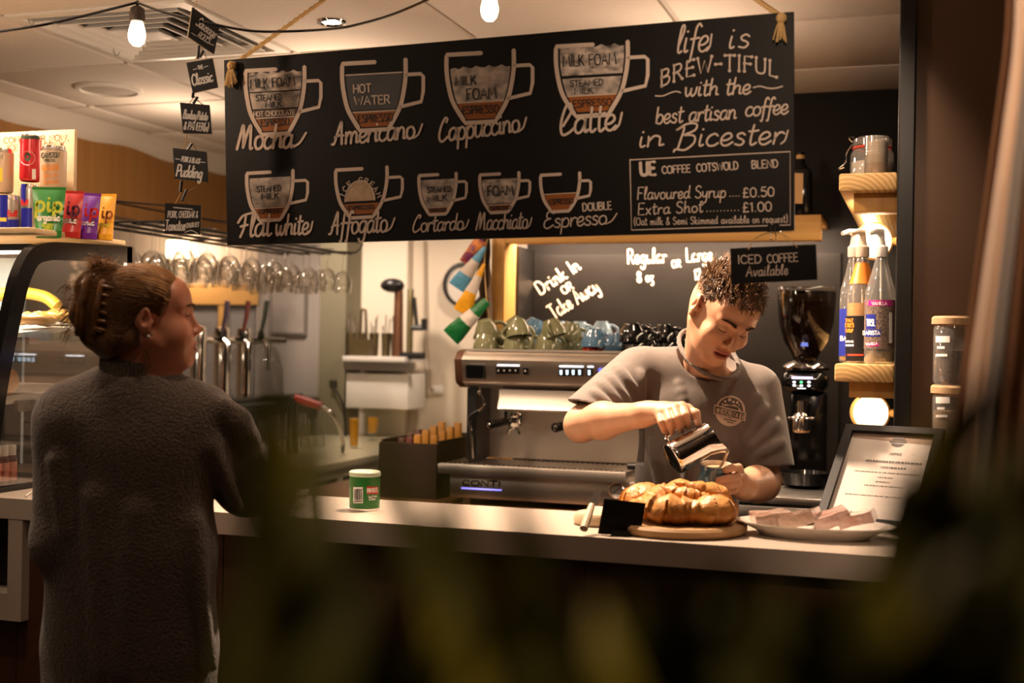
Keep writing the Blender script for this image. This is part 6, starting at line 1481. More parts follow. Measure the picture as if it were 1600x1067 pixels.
for i, px in enumerate((549, 566, 584, 603, 618)):
    p = atY(px, 555, 6.38)
    if i == 0: tub.location = (p.x, 6.38, shz); tub.scale = (0.66, 0.66, 1)
    else: dup(tub, (p.x, 6.38, shz), (0, 0, i * 1.1), scale=(0.66, 0.66, 1))
t = thing('steel_tongs', 'upright steel serving tongs on the shelf of tubs', 'tongs', atY(567, 555, 6.30))
mb = MB(); mb.tube(cr([atY(563, 532, 6.30), atY(564, 505, 6.30), atY(565, 486, 6.30), atY(568, 483, 6.30), atY(571, 486, 6.30), atY(572, 505, 6.30), atY(573, 532, 6.30)], 5), 0.008, 6); mb.build('arms', mat('tongs_brown', (0.13, 0.09, 0.05), 0.3, 0.6), t)
p = atY(566, 548, 6.30); MB().b6(p.x - 0.05, p.x + 0.05, 6.285, 6.33, shz, atY(566, 530, 6.3).z).build('holder', M_tub, t)
t = thing('wine_opener', 'tall lever bottle opener clamped at the end of the steel shelf', 'bottle opener', atY(632, 552, 6.30))
p0, p1 = atY(632, 555, 6.32), atY(633, 452, 6.32)
MB().tube([(p0.x + 0.03, 6.32, shz), (p0.x + 0.03, 6.32, p1.z)], 0.018, 10).build('post', mat('brass_green', (0.45, 0.40, 0.22), 0.25, 0.9), t)
MB().tube([(p0.x - 0.04, 6.32, shz), (p0.x - 0.04, 6.32, p1.z + 0.01)], [0.030, 0.024], 12).build('sleeve', mat('copper_brown', (0.25, 0.12, 0.07), 0.3, 0.7), t)
MB().sphere((p0.x - 0.07, 6.30, p1.z + 0.02), (0.07, 0.05, 0.04)).build('head', M_blk, t)
mb = MB(); mb.tube(cr([(p0.x + 0.06, 6.30, atY(640, 465, 6.3).z), (p0.x + 0.08, 6.29, atY(645, 505, 6.3).z), (p0.x + 0.09, 6.28, atY(650, 512, 6.3).z)], 5), 0.012, 8); mb.tube([(p0.x + 0.13, 6.28, atY(655, 498, 6.3).z), (p0.x + 0.13, 6.28, atY(655, 516, 6.3).z)], 0.018, 8); mb.tube([(p0.x + 0.06, 6.28, atY(655, 512, 6.3).z), (p0.x + 0.13, 6.28, atY(655, 512, 6.3).z)], 0.016, 8)
mb.build('lever', M_blk, t)
MB().tube([(p0.x - 0.04, 6.32, shz + 0.008), (p0.x + 0.13, 6.28, shz + 0.008)], 0.02, 8).build('clamp', M_blk, t)
# till tablet, black till and snack box on the bars
p = atZ(622, 676, 0.93)
t = thing('till_terminal', 'small black till with a tilted blue-grey screen on the return bar', 'till', (p.x, p.y, 0.9305))
zt2 = 0.9305
Yt = p.y
def tb(x0, y0, x1, y1, Y, th, nm, m):
    a = atY(x0, y0, Y); b = atY(x1, y1, Y); return MB().b6(a.x, b.x, Y, Y + th, max(b.z, zt2), a.z, 0.004).build(nm, m, t)
tb(590, 650, 626, 674, Yt, 0.15, 'till_body', M_blkgloss)
tb(584, 632, 614, 650, Yt + 0.02, 0.10, 'printer', mat('printer_dark', (0.02, 0.022, 0.016), 0.2))
F = onplane(atY(635, 645, Yt - 0.02), (0.35, -1, 0.35))
MB().slab([F(613, 623), F(640, 621), F(655, 661), F(624, 668)], (0.35, -1, 0.35), 0.012).build('screen', mat('screen_blue', (0.045, 0.07, 0.12), 0.15), t, None)
MB().tube([F(630, 660, -0.012), Vector((F(630, 660).x, F(630, 660).y + 0.03, zt2))], 0.012, 8).build('screen_stand', M_blk, t)
a = atY(596, 690, 4.28); b = atY(685, 760, 4.28)
t = thing('snack_box', 'dark brown counter-top box filled with wrapped snack bars', 'box', ((a.x + b.x) / 2, 4.25, 0.8805))
mb = MB()
MB().b6(a.x, b.x, 4.26, 4.28, 0.8808, a.z).build('front', mat('box_brown', (0.030, 0.016, 0.007), 0.6), t)
MB().b6(a.x, b.x, 4.62, 4.64, 0.8808, a.z + 0.02).build('back', MATS['box_brown'], t)
MB().b6(a.x, a.x + 0.01, 4.2805, 4.6195, 0.8808, a.z + 0.01).build('side', MATS['box_brown'], t); MB().b6(b.x - 0.01, b.x, 4.2805, 4.6195, 0.8808, a.z + 0.01).build('side', MATS['box_brown'], t)
bars = [mat('bar_maroon', (0.12, 0.025, 0.02), 0.3), mat('bar_gold', (0.38, 0.17, 0.02), 0.3), mat('bar_green', (0.06, 0.12, 0.02), 0.3), mat('bar_brown', (0.09, 0.04, 0.02), 0.3)]
cols_ = [('brown', 3), ('maroon', 0), ('brown', 3), ('gold', 1), ('green', 2), ('gold', 1)]
wx = (b.x - a.x - 0.03) / 6
for i, (cn, ci) in enumerate(cols_):
    for j in range(4):
        x = a.x + 0.015 + wx * (i + 0.5); y = 4.315 + 0.08 * j; hz = a.z - 0.012 + (0.04 if ci == 1 else 0.008) + 0.012 * j
        o = MB().box((x, y, (0.883 + hz) / 2 + 0.002), (wx * 0.84, 0.022, hz - 0.886), Matrix.Rotation(-0.0, 3, 'X'), 0.004).build('snack_bar', bars[ci], None)
        tag(o, '%s wrapped snack bar standing in the brown box, %s' % (cn, ('front rank', 'second rank', 'third rank', 'last rank')[j]), 'snack bar', '%s snack bars in the box, rank %d' % (cn, j + 1))
# ---- string of packets hanging on the pine post
t = thing('apron', 'dark crumpled apron hanging on the pine post behind the packets', 'apron', (pX - 0.08, 4.58, 1.2))
mb = MB(); n = 18; mm_ = 14; vs = []; fs = []
for i in range(n + 1):
    v = i / n
    for j in range(mm_ + 1):
        u = j / mm_; px = 752 + (771 - 752) * u + (-20 + 18 * u) * v * (1 if v > .1 else v * 10) * (0.4 + 0.2 * math.sin(v * 7)); py = 372 + 158 * v
        q = atY(px, py, 4.585); vs.append((q.x, 4.565 + 0.018 * math.sin(u * 11 + v * 3) + 0.006 * math.sin(v * 23 + u * 5), q.z))
for i in range(n):
    for j in range(mm_): a_ = i * (mm_ + 1) + j; fs.append((a_, a_ + 1, a_ + mm_ + 2, a_ + mm_ + 1))
o = mb._add(vs, fs).build('cloth', mat('apron_brown', (0.085, 0.05, 0.028), 0.8), t, 80)
def packet(lab, pts, bands, Y):
    """a puffed packet: list of cross sections (left px, right px) from top to bottom, coloured in bands"""
    mb = MB(); n = len(pts); m = 12; vs = []; fs = []; mi = []
    for i, (lx, ly, rx, ry) in enumerate(pts):
        L_, R_ = atY(lx, ly, Y), atY(rx, ry, Y); wdt = (R_ - L_).length; th = wdt * 0.30 * math.sin(PI * min(max((i + 0.25) / (n - 0.5), 0.03), 0.97)) + 0.002
        for j in range(m):
            a = 2 * PI * j / m; q = L_.lerp(R_, 0.5 - 0.5 * math.cos(a)); vs.append((q.x, q.y - th * math.sin(a) * (1 + 0.15 * math.sin(i * 3 + j)), q.z))
    for i in range(n - 1):
        for j in range(m): mb.f.append((i * m + j, i * m + (j + 1) % m, (i + 1) * m + (j + 1) % m, (i + 1) * m + j)); mb.mi.append(bands[i])
    mb.f += [tuple(range(m)), tuple((n - 1) * m + j for j in range(m))]; mb.mi += [bands[0], bands[-1]]
    mb.v = vs
    return mb
M_pw = mat('packet_white', (0.62, 0.55, 0.48), 0.4, bump=(60, 0.5)); M_pb = mat('packet_blue', (0.10, 0.33, 0.52), 0.35, bump=(60, 0.5)); M_py = mat('packet_yellow', (0.75, 0.36, 0.01), 0.35, bump=(60, 0.5)); M_pg = mat('packet_green', (0.005, 0.13, 0.03), 0.35, bump=(60, 0.5)); M_pp = mat('packet_purple', (0.16, 0.02, 0.09), 0.4, noise=(40, (0.65, 0.22, 0.03), 2, (1, 1, 1), 0.3), bump=(60, 0.5))
def secs(top, bot, w0, w1, n=12):
    out = []
    dx, dy = bot[0] - top[0], bot[1] - top[1]; l = math.hypot(dx, dy); nx, ny = -dy / l, dx / l
    for i in range(n + 1):
        v = i / n; w = (w0 + (w1 - w0) * min(v * 1.15, 1)) / 2; cx_, cy_ = top[0] + dx * v, top[1] + dy * v
        out.append((cx_ + nx * w, cy_ + ny * w, cx_ - nx * w, cy_ - ny * w))
    return out
for lab, top, bot, w0, w1, cols2, Y, mats in (
    ('purple and orange patterned snack packet, top of the hanging string', (752, 374), (727, 412), 20, 22, [0] * 12, 4.50, [M_pp]),
    ('blue and white snack packet hanging on the post', (758, 386), (714, 450), 6, 30, [0] * 4 + [1] * 4 + [0] * 4, 4.47, [M_pb, M_pw]),
    ('yellow and white snack packet hanging on the post', (757, 412), (721, 488), 5, 27, [0] * 3 + [1] * 4 + [0] * 5, 4.44, [M_py, M_pw]),
    ('green and white snack packet, lowest of the hanging string', (761, 470), (704, 527), 14, 32, [0] * 4 + [1] * 3 + [0] * 5, 4.41, [M_pg, M_pw])):
    tag(packet(lab, secs(top, bot, w0, w1), cols2, Y).build('snack_packet', mats, None, 70), lab, 'packet', 'snack packets on the pine post')
tag(MB().tube(cr([atY(766, 366, 4.595), atY(760, 380, 4.53), atY(757, 410, 4.47), atY(760, 465, 4.45), atY(764, 500, 4.52)], 6), 0.003, 6).build('packet_string', M_rope), 'twine on which the snack packets hang', 'string')
# ================================================================== PEOPLE
def cam2w(v): return (CR * v[0] + CU * v[1] - CF * v[2])
def head_matrix(f, u, origin, s=1.0):
    f = cam2w(f).normalized(); u = cam2w(u); u = (u - f * u.dot(f)).normalized(); r = f.cross(u)
    M = Matrix((r * s, f * s, u * s)).transposed().to_4x4(); M.translation = origin; return M
V3 = Vector
def head_prims(male=True):
    P = []
    a = P.append
    a(ell((0, -0.014, 0.034), (0.0745, 0.098, 0.082), k=0.01))
    a(ell((0, -0.03, -0.01), (0.066, 0.075, 0.07), k=0.03))
    a(ell((0, 0.034, -0.030), (0.060, 0.054, 0.074), k=0.03))
    a(ell((0, 0.058, 0.045), (0.056, 0.030, 0.040), k=0.03))
    jw = 0.050 if male else 0.044
    a(ell((0, 0.036, -0.078), (jw, 0.046, 0.034), k=0.025))
    for s in (-1, 1):
        a(rcone((s * 0.060, -0.005, -0.045), (s * 0.022, 0.068, -0.098), 0.014, 0.014, 0.02))     # jaw line
        if male: a(ell((s * 0.042, 0.064, -0.030), (0.024, 0.022, 0.022), k=0.022))                       # cheek
        else: a(ell((s * 0.039, 0.060, -0.043), (0.029, 0.028, 0.032), k=0.03))
        if male: a(rcone((s * 0.010, 0.088, 0.019), (s * 0.044, 0.072, 0.022), 0.010, 0.009, 0.014))       # brow
        else: a(rcone((s * 0.012, 0.084, 0.022), (s * 0.044, 0.070, 0.024), 0.008, 0.008, 0.016))
        a(ell((s * 0.031, 0.094 if male else 0.0955, 0.001), (0.016, 0.014, 0.010), k=0.012, sub=True))              # socket
    a(ell((0, 0.074, -0.098), (0.019, 0.017, 0.017), k=0.02))
    for s in (-1, 1):
        a(ell((s * 0.0315, 0.0735, 0.0005), (0.0135, 0.0135, 0.0125), k=0.003))                   # lids over the eyes
    if male:
        a(rcone((0, 0.088, 0.012), (0, 0.113, -0.028), 0.0075, 0.0090, 0.010)); a(ell((0, 0.1125, -0.033), (0.0120, 0.0110, 0.0095), k=0.007))
    else:
        a(rcone((0, 0.083, 0.010), (0, 0.102, -0.028), 0.0070, 0.0085, 0.014)); a(ell((0, 0.1045, -0.031), (0.0100, 0.0095, 0.0085), k=0.010))
    for s in (-1, 1):
        a(ell((s * 0.0125, 0.098, -0.037), (0.0070, 0.0090, 0.0075), k=0.006))
        a(ell((s * 0.0062, 0.104, -0.0445), (0.0032, 0.0045, 0.003), k=0.003, sub=True))
    a(ell((0, 0.082, -0.066), (0.026, 0.016, 0.020), k=0.015))
    if male:
        a(ell((0, 0.0925, -0.0600), (0.024, 0.0078, 0.0046), k=0.006)); a(ell((0, 0.0900, -0.0765), (0.021, 0.0082, 0.0060), k=0.006))
        for s in (-1, 0, 1): a(ell((s * 0.011, 0.100 - 0.004 * abs(s), -0.0682 + 0.0014 * abs(s)), (0.013, 0.013, 0.0036), k=0.002, sub=True))
    else:
        a(ell((0, 0.0935, -0.0615), (0.021, 0.0075, 0.0050), k=0.006)); a(ell((0, 0.0925, -0.0735), (0.019, 0.0080, 0.0062), k=0.006))
        a(ell((0, 0.101, -0.0672), (0.022, 0.0095, 0.0019), k=0.003, sub=True))
    for s in (-1, 1):                                                                            # ears
        R = Matrix.Rotation(s * -0.35, 3, 'Z') @ Matrix.Rotation(-0.15, 3, 'X')
        a(ell((s * 0.0795, -0.014, 0.002), (0.0072, 0.0195, 0.026), R, 0.005))
        a(ell((s * 0.0795, -0.009, -0.020), (0.0065, 0.013, 0.017), R, 0.006))
        a(ell((s * 0.0870, -0.010, 0.001), (0.0068, 0.0115, 0.0165), R, 0.003, True))
        a(rcone((s * 0.081, -0.020, -0.010), (s * 0.0835, -0.012, 0.012), 0.0030, 0.0028, 0.003))
        a(ell((s * 0.077, 0.003, -0.008), (0.005, 0.006, 0.008), R, 0.004))
    return P
def face_mats(ob, V, M, F, s=1.0):
    """lips as their own material"""
    Mi = M.inverted(); c = np.array(V)[F].mean(1)
    A = np.array(Mi.to_3x3()); tvec = np.array(Mi.translation); L = c @ A.T + tvec
    lip = (L[:, 1] > 0.078) & (((L[:, 0] / 0.0255) ** 2 + ((L[:, 2] + 0.068) / 0.0135) ** 2) < 1)
    mi = np.zeros(len(F), np.int32); mi[lip] = 1
    ob.data.polygons.foreach_set('material_index', mi)
def strands(name, paths, m, parent, r0=0.0012, r1=0.0005, sides=3):
    vs = []; fs = []
    for P, sc_ in paths:
        n = len(P); P = [Vector(p) for p in P]; base = len(vs)
        for i in range(n):
            tg = (P[min(i + 1, n - 1)] - P[max(i - 1, 0)]); tg = tg.normalized() if tg.length > 1e-9 else Vector((0, 0, 1))
            x = tg.cross(Vector((0.31, 0.77, 0.55))).normalized(); y = tg.cross(x); r = (r0 + (r1 - r0) * i / (n - 1)) * sc_
            for j in range(sides):
                a = 2 * PI * j / sides; vs.append(tuple(P[i] + (x * math.cos(a) + y * math.sin(a)) * r))
        for i in range(n - 1):
            for j in range(sides): fs.append((base + i * sides + j, base + i * sides + (j + 1) % sides, base + (i + 1) * sides + (j + 1) % sides, base + (i + 1) * sides + j))
    mb = MB(); mb._add(vs, fs); return mb.build(name, m, parent, 180)
def finger(pts, r0, r1, k=0.004):
    n = len(pts) - 1
    return [rcone(pts[i], pts[i + 1], r0 + (r1 - r0) * i / n, r0 + (r1 - r0) * (i + 1) / n, k) for i in range(n)]
SKR = (1.0, 0.35, 0.2)
M_skin = mat('skin_warm', (0.56, 0.305, 0.185), 0.42, sss=0.25, noise=(30, (0.60, 0.335, 0.21), 3, (1, 1, 1), 0.8), bump=(220, 0.06))
M_lip = mat('lip_skin', (0.40, 0.135, 0.10), 0.38, sss=0.2)
M_skin2 = mat('skin_rosy', (0.58, 0.235, 0.135), 0.42, sss=0.25, noise=(30, (0.61, 0.265, 0.16), 3, (1, 1, 1), 0.8), bump=(220, 0.06))

# ------------------------------------------------------------------ the barista
f_m, u_m = (0.25, -0.60, 0.76), (0.435, 0.78, 0.45)
HM = head_matrix(f_m, u_m, Vector((0, 0, 0)), 1.0)
org = D(1148.5, 520, 3.17) - HM.to_3x3() @ Vector((0, 0.088, 0.0)); HM.translation = org
yaw = math.atan2(CR.y, CR.x); RB = Matrix.Rotation(yaw + 0.05, 3, 'Z')
sk = xform(head_prims(True), HM)
nb = D(1100, 578, 3.415)
sk += [rcone(HM @ V3((0, -0.022, -0.055)), nb, 0.054, 0.058, 0.02), rcone(HM @ V3((0, 0.01, -0.085)), D(1106, 582, 3.415), 0.036, 0.040, 0.02)]
sk += [ell(D(1092, 650, 3.45), (0.150, 0.080, 0.14), RB, 0.03), ell(D(1078, 760, 3.44), (0.135, 0.085, 0.17), RB, 0.05),
       rcone(D(1010, 585, 3.44), D(1176, 606, 3.44), 0.044, 0.044, 0.02)]
eR, wR = D(910, 661, 3.295), D(1003, 648, 3.125)
sk += [rcone(D(994, 583, 3.43), eR, 0.050, 0.044, 0.02), rcone(eR, D(942, 657, 3.235), 0.043, 0.0475, 0.02), rcone(D(942, 657, 3.235), wR, 0.0455, 0.030, 0.02),
       ell(D(905, 668, 3.285), 0.036, None, 0.02), rcone(wR, D(1014, 646, 3.115), 0.030, 0.029, 0.015)]
# right hand over the jug handle
KN = [D(1030, 648, 3.075), D(1042, 644, 3.065), D(1054, 639, 3.06), D(1066, 635, 3.065)]
for i, kn in enumerate(KN): sk.append(rcone(D(1014, 647 - 2 * i, 3.115 + 0.004 * i), kn, 0.019, 0.0125, 0.014))
sk.append(ell(D(1036, 645, 3.095), (0.036, 0.016, 0.022), RB, 0.015))
PIP = [D(1034, 660, 3.038), D(1047, 657, 3.030), D(1059, 653, 3.028), D(1071, 649, 3.034)]
TIP = [D(1038, 673, 3.052), D(1050, 675, 3.048), D(1064, 672, 3.046), D(1075, 666, 3.050)]
for i in range(4):
    sk += finger([KN[i], PIP[i], PIP[i].lerp(TIP[i], 0.55) + cam2w((0, 0, 0.002)), TIP[i]], 0.0122 if i else 0.0108, 0.0082 if i else 0.0075, 0.0035)
sk += finger([D(1050, 643, 3.10), D(1074, 639, 3.075), D(1087, 646, 3.055), D(1091, 663, 3.045)], 0.015, 0.0085, 0.006)
# left arm and the hand round the cup
eL, wL = D(1192, 755, 3.36), D(1163, 760, 3.11)
sk += [rcone(D(1186, 608, 3.42), eL, 0.050, 0.044, 0.02), rcone(eL, eL.lerp(wL, 0.35), 0.044, 0.046, 0.02), rcone(eL.lerp(wL, 0.35), wL, 0.046, 0.031, 0.02)]
CUPC = D(1118, 748, 3.06)
sk += [rcone(wL, D(1157, 750, 3.075), 0.030, 0.022, 0.015), rcone(wL, D(1153, 764, 3.07), 0.028, 0.019, 0.015)]
LF = [[(1156, 734, 3.075), (1154, 730.5, 3.045), (1144, 731, 3.020), (1134, 734, 3.013)],
      [(1156, 745, 3.07), (1152, 744.5, 3.035), (1139, 747, 3.011), (1123, 750, 3.006)],
      [(1155, 756, 3.07), (1151, 756, 3.035), (1138, 757, 3.012), (1123, 758.5, 3.008)],
      [(1153, 765, 3.07), (1146, 766, 3.04), (1138, 769, 3.022), (1130, 772, 3.018)]]
for i, q in enumerate(LF): sk += finger([D(*p) for p in q], 0.0108 if i < 3 else 0.0095, 0.0088 if i < 3 else 0.0078, 0.003)
sk += finger([D(1156, 748, 3.095), D(1150, 738, 3.115), D(1136, 735, 3.118)], 0.015, 0.010, 0.006)       # thumb behind the cup
V, F = solid(sk, 0.0027)
man, Vm = solid_obj('person', V, F, [M_skin, M_lip], None, 2)
face_mats(man, Vm, HM, F)
tag(man, 'person in grey t-shirt with short curly brown hair pouring milk into a cup', 'person')
bvh_man = None
# t-shirt
M_shirt = mat('tshirt_grey', (0.125, 0.105, 0.092), 0.85, sheen=0.2, noise=(300, (0.14, 0.118, 0.103), 2, (1, 1, 1), 0.8), bump=(9, 0.55, (1, 1, 0.6)))
sR0, sR1 = D(992, 580, 3.43), D(917, 653, 3.30)
sL0, sL1 = D(1184, 610, 3.42), D(1200, 735, 3.375)
sh = [ell(D(1092, 645, 3.44), (0.170, 0.112, 0.17), RB, 0.03), ell(D(1080, 745, 3.44), (0.156, 0.105, 0.19), RB, 0.05), ell(D(1078, 850, 3.45), (0.162, 0.115, 0.12), RB, 0.05),
      rcone(D(1005, 582, 3.435), D(1178, 606, 3.435), 0.060, 0.058, 0.03), rcone(nb, D(1018, 572, 3.43), 0.068, 0.050, 0.03), rcone(nb, D(1168, 602, 3.43), 0.066, 0.050, 0.03),
      rcone(sR0, sR1, 0.064, 0.071, 0.025), rcone(sL0, sL1, 0.063, 0.072, 0.025)]
_V0, _F0s = solid(sh, 0.007); _bv = BVHTree.FromPolygons([Vector(v) for v in _V0], [tuple(f) for f in _F0s])
def fold(a, b, r, k=0.016):
    q = []
    for i in range(9):
        x, y = a[0] + (b[0] - a[0]) * i / 8, a[1] + (b[1] - a[1]) * i / 8; d = ray(x, y).normalized(); h_ = _bv.ray_cast(EYE, d)
        if h_[0] is not None: q.append(h_[0] + d * r * 0.35)
    for i in range(len(q) - 1):
        if (q[i + 1] - q[i]).length < 0.07: sh.append(rcone(q[i], q[i + 1], r * 0.8 * (1 - 0.07 * i), r * 0.8 * (0.93 - 0.07 * i), k))
# drawn folds: bunched on the raised sleeve, hanging from the chest, across the other sleeve
for a, b, r in (((950, 588, 3.355), (985, 632, 3.365), 0.010), ((938, 598, 3.33), (972, 634, 3.335), 0.010), ((926, 612, 3.30), (955, 636, 3.30), 0.009), ((965, 575, 3.37), (1000, 620, 3.375), 0.010),
                ((1000, 585, 3.36), (1003, 640, 3.36), 0.012), ((1060, 600, 3.325), (1090, 700, 3.33), 0.008), ((1020, 690, 3.33), (1035, 790, 3.34), 0.010), ((1075, 720, 3.33), (1060, 800, 3.34), 0.010),
                ((1195, 640, 3.335), (1165, 690, 3.335), 0.010), ((1215, 660, 3.33), (1172, 700, 3.325), 0.009), ((1222, 690, 3.32), (1185, 712, 3.31), 0.009), ((1180, 620, 3.345), (1160, 670, 3.345), 0.010), ((1130, 690, 3.33), (1140, 770, 3.34), 0.009)): fold(a, b, r)
def bx(*ps, m=0.0):
    return Vector([min(p[i] for p in ps) - m for i in range(3)]), Vector([max(p[i] for p in ps) + m for i in range(3)])
lo, hi = bx(D(885, 625, 3.15), D(972, 720, 3.45), D(885, 700, 3.45), D(972, 620, 3.15))
sh.append(half(D(945, 639, 3.3), cam2w((-0.25, -1, 0.15)), lo, hi))
lo, hi = bx(D(1168, 715, 3.2), D(1262, 800, 3.6), D(1168, 800, 3.6), D(1262, 715, 3.2))
sh.append(half(D(1205, 727, 3.37), cam2w((0.02, -1, 0.06)), lo, hi))
sh.append(half(Vector((0, 0, 0.86)), (0, 0, -1), D(900, 850, 3.3) - Vector((0.4, 0.4, 0.4)), D(1200, 850, 3.6) + Vector((0.4, 0.4, 0.10))))
sh.append(rcone(sR0.lerp(sR1, 0.62), sR1 + (sR1 - sR0) * 0.5, 0.056, 0.060, 0.004, True)); sh.append(rcone(sL0.lerp(sL1, 0.7), sL1 + (sL1 - sL0) * 0.5, 0.056, 0.061, 0.004, True))
# neck opening: scoop out round the neck
na, nbb = HM @ V3((0, -0.01, -0.06)), nb
cA = (D(1154, 570, 3.365) - D(1061, 535, 3.41)) / 2; cC = (D(1154, 570, 3.365) + D(1061, 535, 3.41)) / 2; cB = D(1113, 588, 3.306) - cC; cN = cA.cross(cB).normalized()
if cN.z < 0: cN = -cN
ring = [cC + cA * math.cos(a) + cB * math.sin(a) for a in [2 * PI * i / 28 for i in range(28)]]
sh.append(rcone(cC - cN * 0.004, cC + cN * 0.07, min(cA.length, cB.length) - 0.001, cA.length + 0.012, 0.004, True))
for i in range(28): sh.append(rcone(ring[i], ring[(i + 1) % 28], 0.0062, 0.0062, 0.003))
Vs, Fs = solid(sh, 0.0034)
shirt, Vs2 = solid_obj('t_shirt', Vs, Fs, M_shirt, man, 3)
shirt['label'] = 'grey crew-neck t-shirt with round chest logo'
bvh_shirt = BVHTree.FromPolygons([Vector(v) for v in Vs2], [tuple(f) for f in Fs])
def on_shirt(px, py, off=0.0006):
    d = ray(px, py).normalized(); h_ = bvh_shirt.ray_cast(EYE, d)
    return (h_[0] if h_[0] is not None else D(px, py, 3.33)) - d * off
# chest logo
M_logo = mat('logo_print', (0.56, 0.44, 0.35), 0.8); M_logob = mat('logo_dark', (0.085, 0.07, 0.06), 0.85)
lc = (1141, 642)
l1 = lambda x, y: on_shirt(x, y, 0.0008); l2 = lambda x, y: on_shirt(x, y, 0.0013); l3 = lambda x, y: on_shirt(x, y, 0.0018)
mb = MB()
def disc(cx_, cy_, rx, ry, fm, m, a0=0, a1=2 * PI, rings=5, n=36):
    vs = [fm(cx_, cy_)]; fs = []
    for i in range(1, rings + 1):
        for j in range(n + 1):
            a = a0 + (a1 - a0) * j / n; vs.append(fm(cx_ + rx * i / rings * math.cos(a), cy_ + ry * i / rings * math.sin(a)))
    for j in range(n): fs.append((0, 1 + j, 2 + j))
    for i in range(1, rings):
        for j in range(n):
            b = 1 + (i - 1) * (n + 1) + j; c = 1 + i * (n + 1) + j; fs.append((b, b + 1, c + 1, c))
    mb._add(vs, fs, m)
disc(lc[0], lc[1], 23.5, 24, l1, 0)
disc(lc[0], lc[1] - 0.5, 20.5, 20.5, l2, 1, PI * 1.02, PI * 2.02)
mb.fill([(1123, 640), (1128, 634), (1134, 631), (1141, 633), (1148, 632), (1155, 637), (1159, 642)], l3, 0)
for x, y, r in ((1133, 627, 2.0), (1140, 624.5, 2.6), (1146, 628, 2.2), (1152, 629, 2.4), (1129, 631, 1.4), (1155, 633, 1.3), (1143.5, 620.5, 1.2)):
    mb.fill([(x + r * math.cos(a * PI / 5), y + r * math.sin(a * PI / 5)) for a in range(10)], l3, 0)
def lgrid(q, fm, m, nx=14):
    vs = []
    for j in range(3):
        for i in range(nx + 1):
            u, v = i / nx, j / 2; x = (q[0][0] * (1 - u) + q[1][0] * u) * (1 - v) + (q[3][0] * (1 - u) + q[2][0] * u) * v; y = (q[0][1] * (1 - u) + q[1][1] * u) * (1 - v) + (q[3][1] * (1 - u) + q[2][1] * u) * v; vs.append(fm(x, y))
    mb._add(vs, [(j * (nx + 1) + i, j * (nx + 1) + i + 1, (j + 1) * (nx + 1) + i + 1, (j + 1) * (nx + 1) + i) for j in range(2) for i in range(nx)], m)
lgrid([(1116, 632), (1166, 644.5), (1164.5, 658.5), (1115, 646.5)], lambda x, y: on_shirt(x, y, 0.0022), 0)
lgrid([(1117.5, 634), (1164.5, 646), (1163, 656.5), (1116.5, 645)], lambda x, y: on_shirt(x, y, 0.0027), 1)
l4 = lambda x, y: on_shirt(x, y, 0.0032)
pen(mb, 'THE', 1118.5, 643.5, 1123.5, 645, 6, 1.0, l4); pen(mb, 'KITCHEN', 1125.5, 646, 1147, 651.3, 8, 0.95, l4, gap=0.16); pen(mb, '&', 1149, 651, 1153, 652, 5.5, 1.0, l4); pen(mb, 'BAR', 1155, 653.5, 1163, 655.5, 8, 1.0, l4, gap=0.16)
mb.ribbon([(1138, 652.5), (1143, 653.5)], 0.8, l4, 1); mb.ribbon([(1131, 654.5), (1150, 658.5)], 1.5, l3, 1); mb.ribbon([(1136, 659), (1146, 661)], 1.3, l3, 1)
mb.build('logo', [M_logo, M_logob], shirt, None)['label'] = 'round cream chest logo with banner lettering'
# trousers and shoes below the counter
hp = D(1077, 880, 3.45); hx = RB @ V3((1, 0, 0)); hy = RB @ V3((0, 1, 0))
tr_ = [ell(Vector((hp.x, hp.y, 0.86)), (0.158, 0.112, 0.13), RB, 0.04)]
for s in (-1, 1):
    h0 = Vector((hp.x, hp.y, 0.80)) + hx * (0.085 * s); k0 = Vector((h0.x, h0.y, 0.46)) + hx * 0.01 * s; a0 = Vector((k0.x, k0.y + 0.02, 0.06)) + hx * 0.01 * s
    tr_ += [rcone(h0, k0, 0.088, 0.064, 0.03), rcone(k0, a0, 0.062, 0.050, 0.03)]
Vt, Ft = solid(tr_, 0.008); solid_obj('trousers', Vt, Ft, mat('trousers_black', (0.012, 0.012, 0.013), 0.85), man, 2)
for s in (-1, 1):
    a0 = Vector((hp.x, hp.y + 0.02, 0)) + hx * (0.105 * s)
    Vt, Ft = solid([rcone(a0 + Vector((0, 0, 0.045)), a0 - hy * 0.15 + Vector((0, 0, 0.036)), 0.044, 0.036, 0.02), ell(a0 + Vector((0, 0, 0.07)), 0.04, None, 0.03), half(Vector((0, 0, 0.001)), (0, 0, -1), a0 - Vector((0.3, 0.3, 0.1)), a0 + Vector((0.3, 0.3, 0.02)))], 0.007)
    solid_obj('shoe', Vt, Ft, M_blk, man, 1)
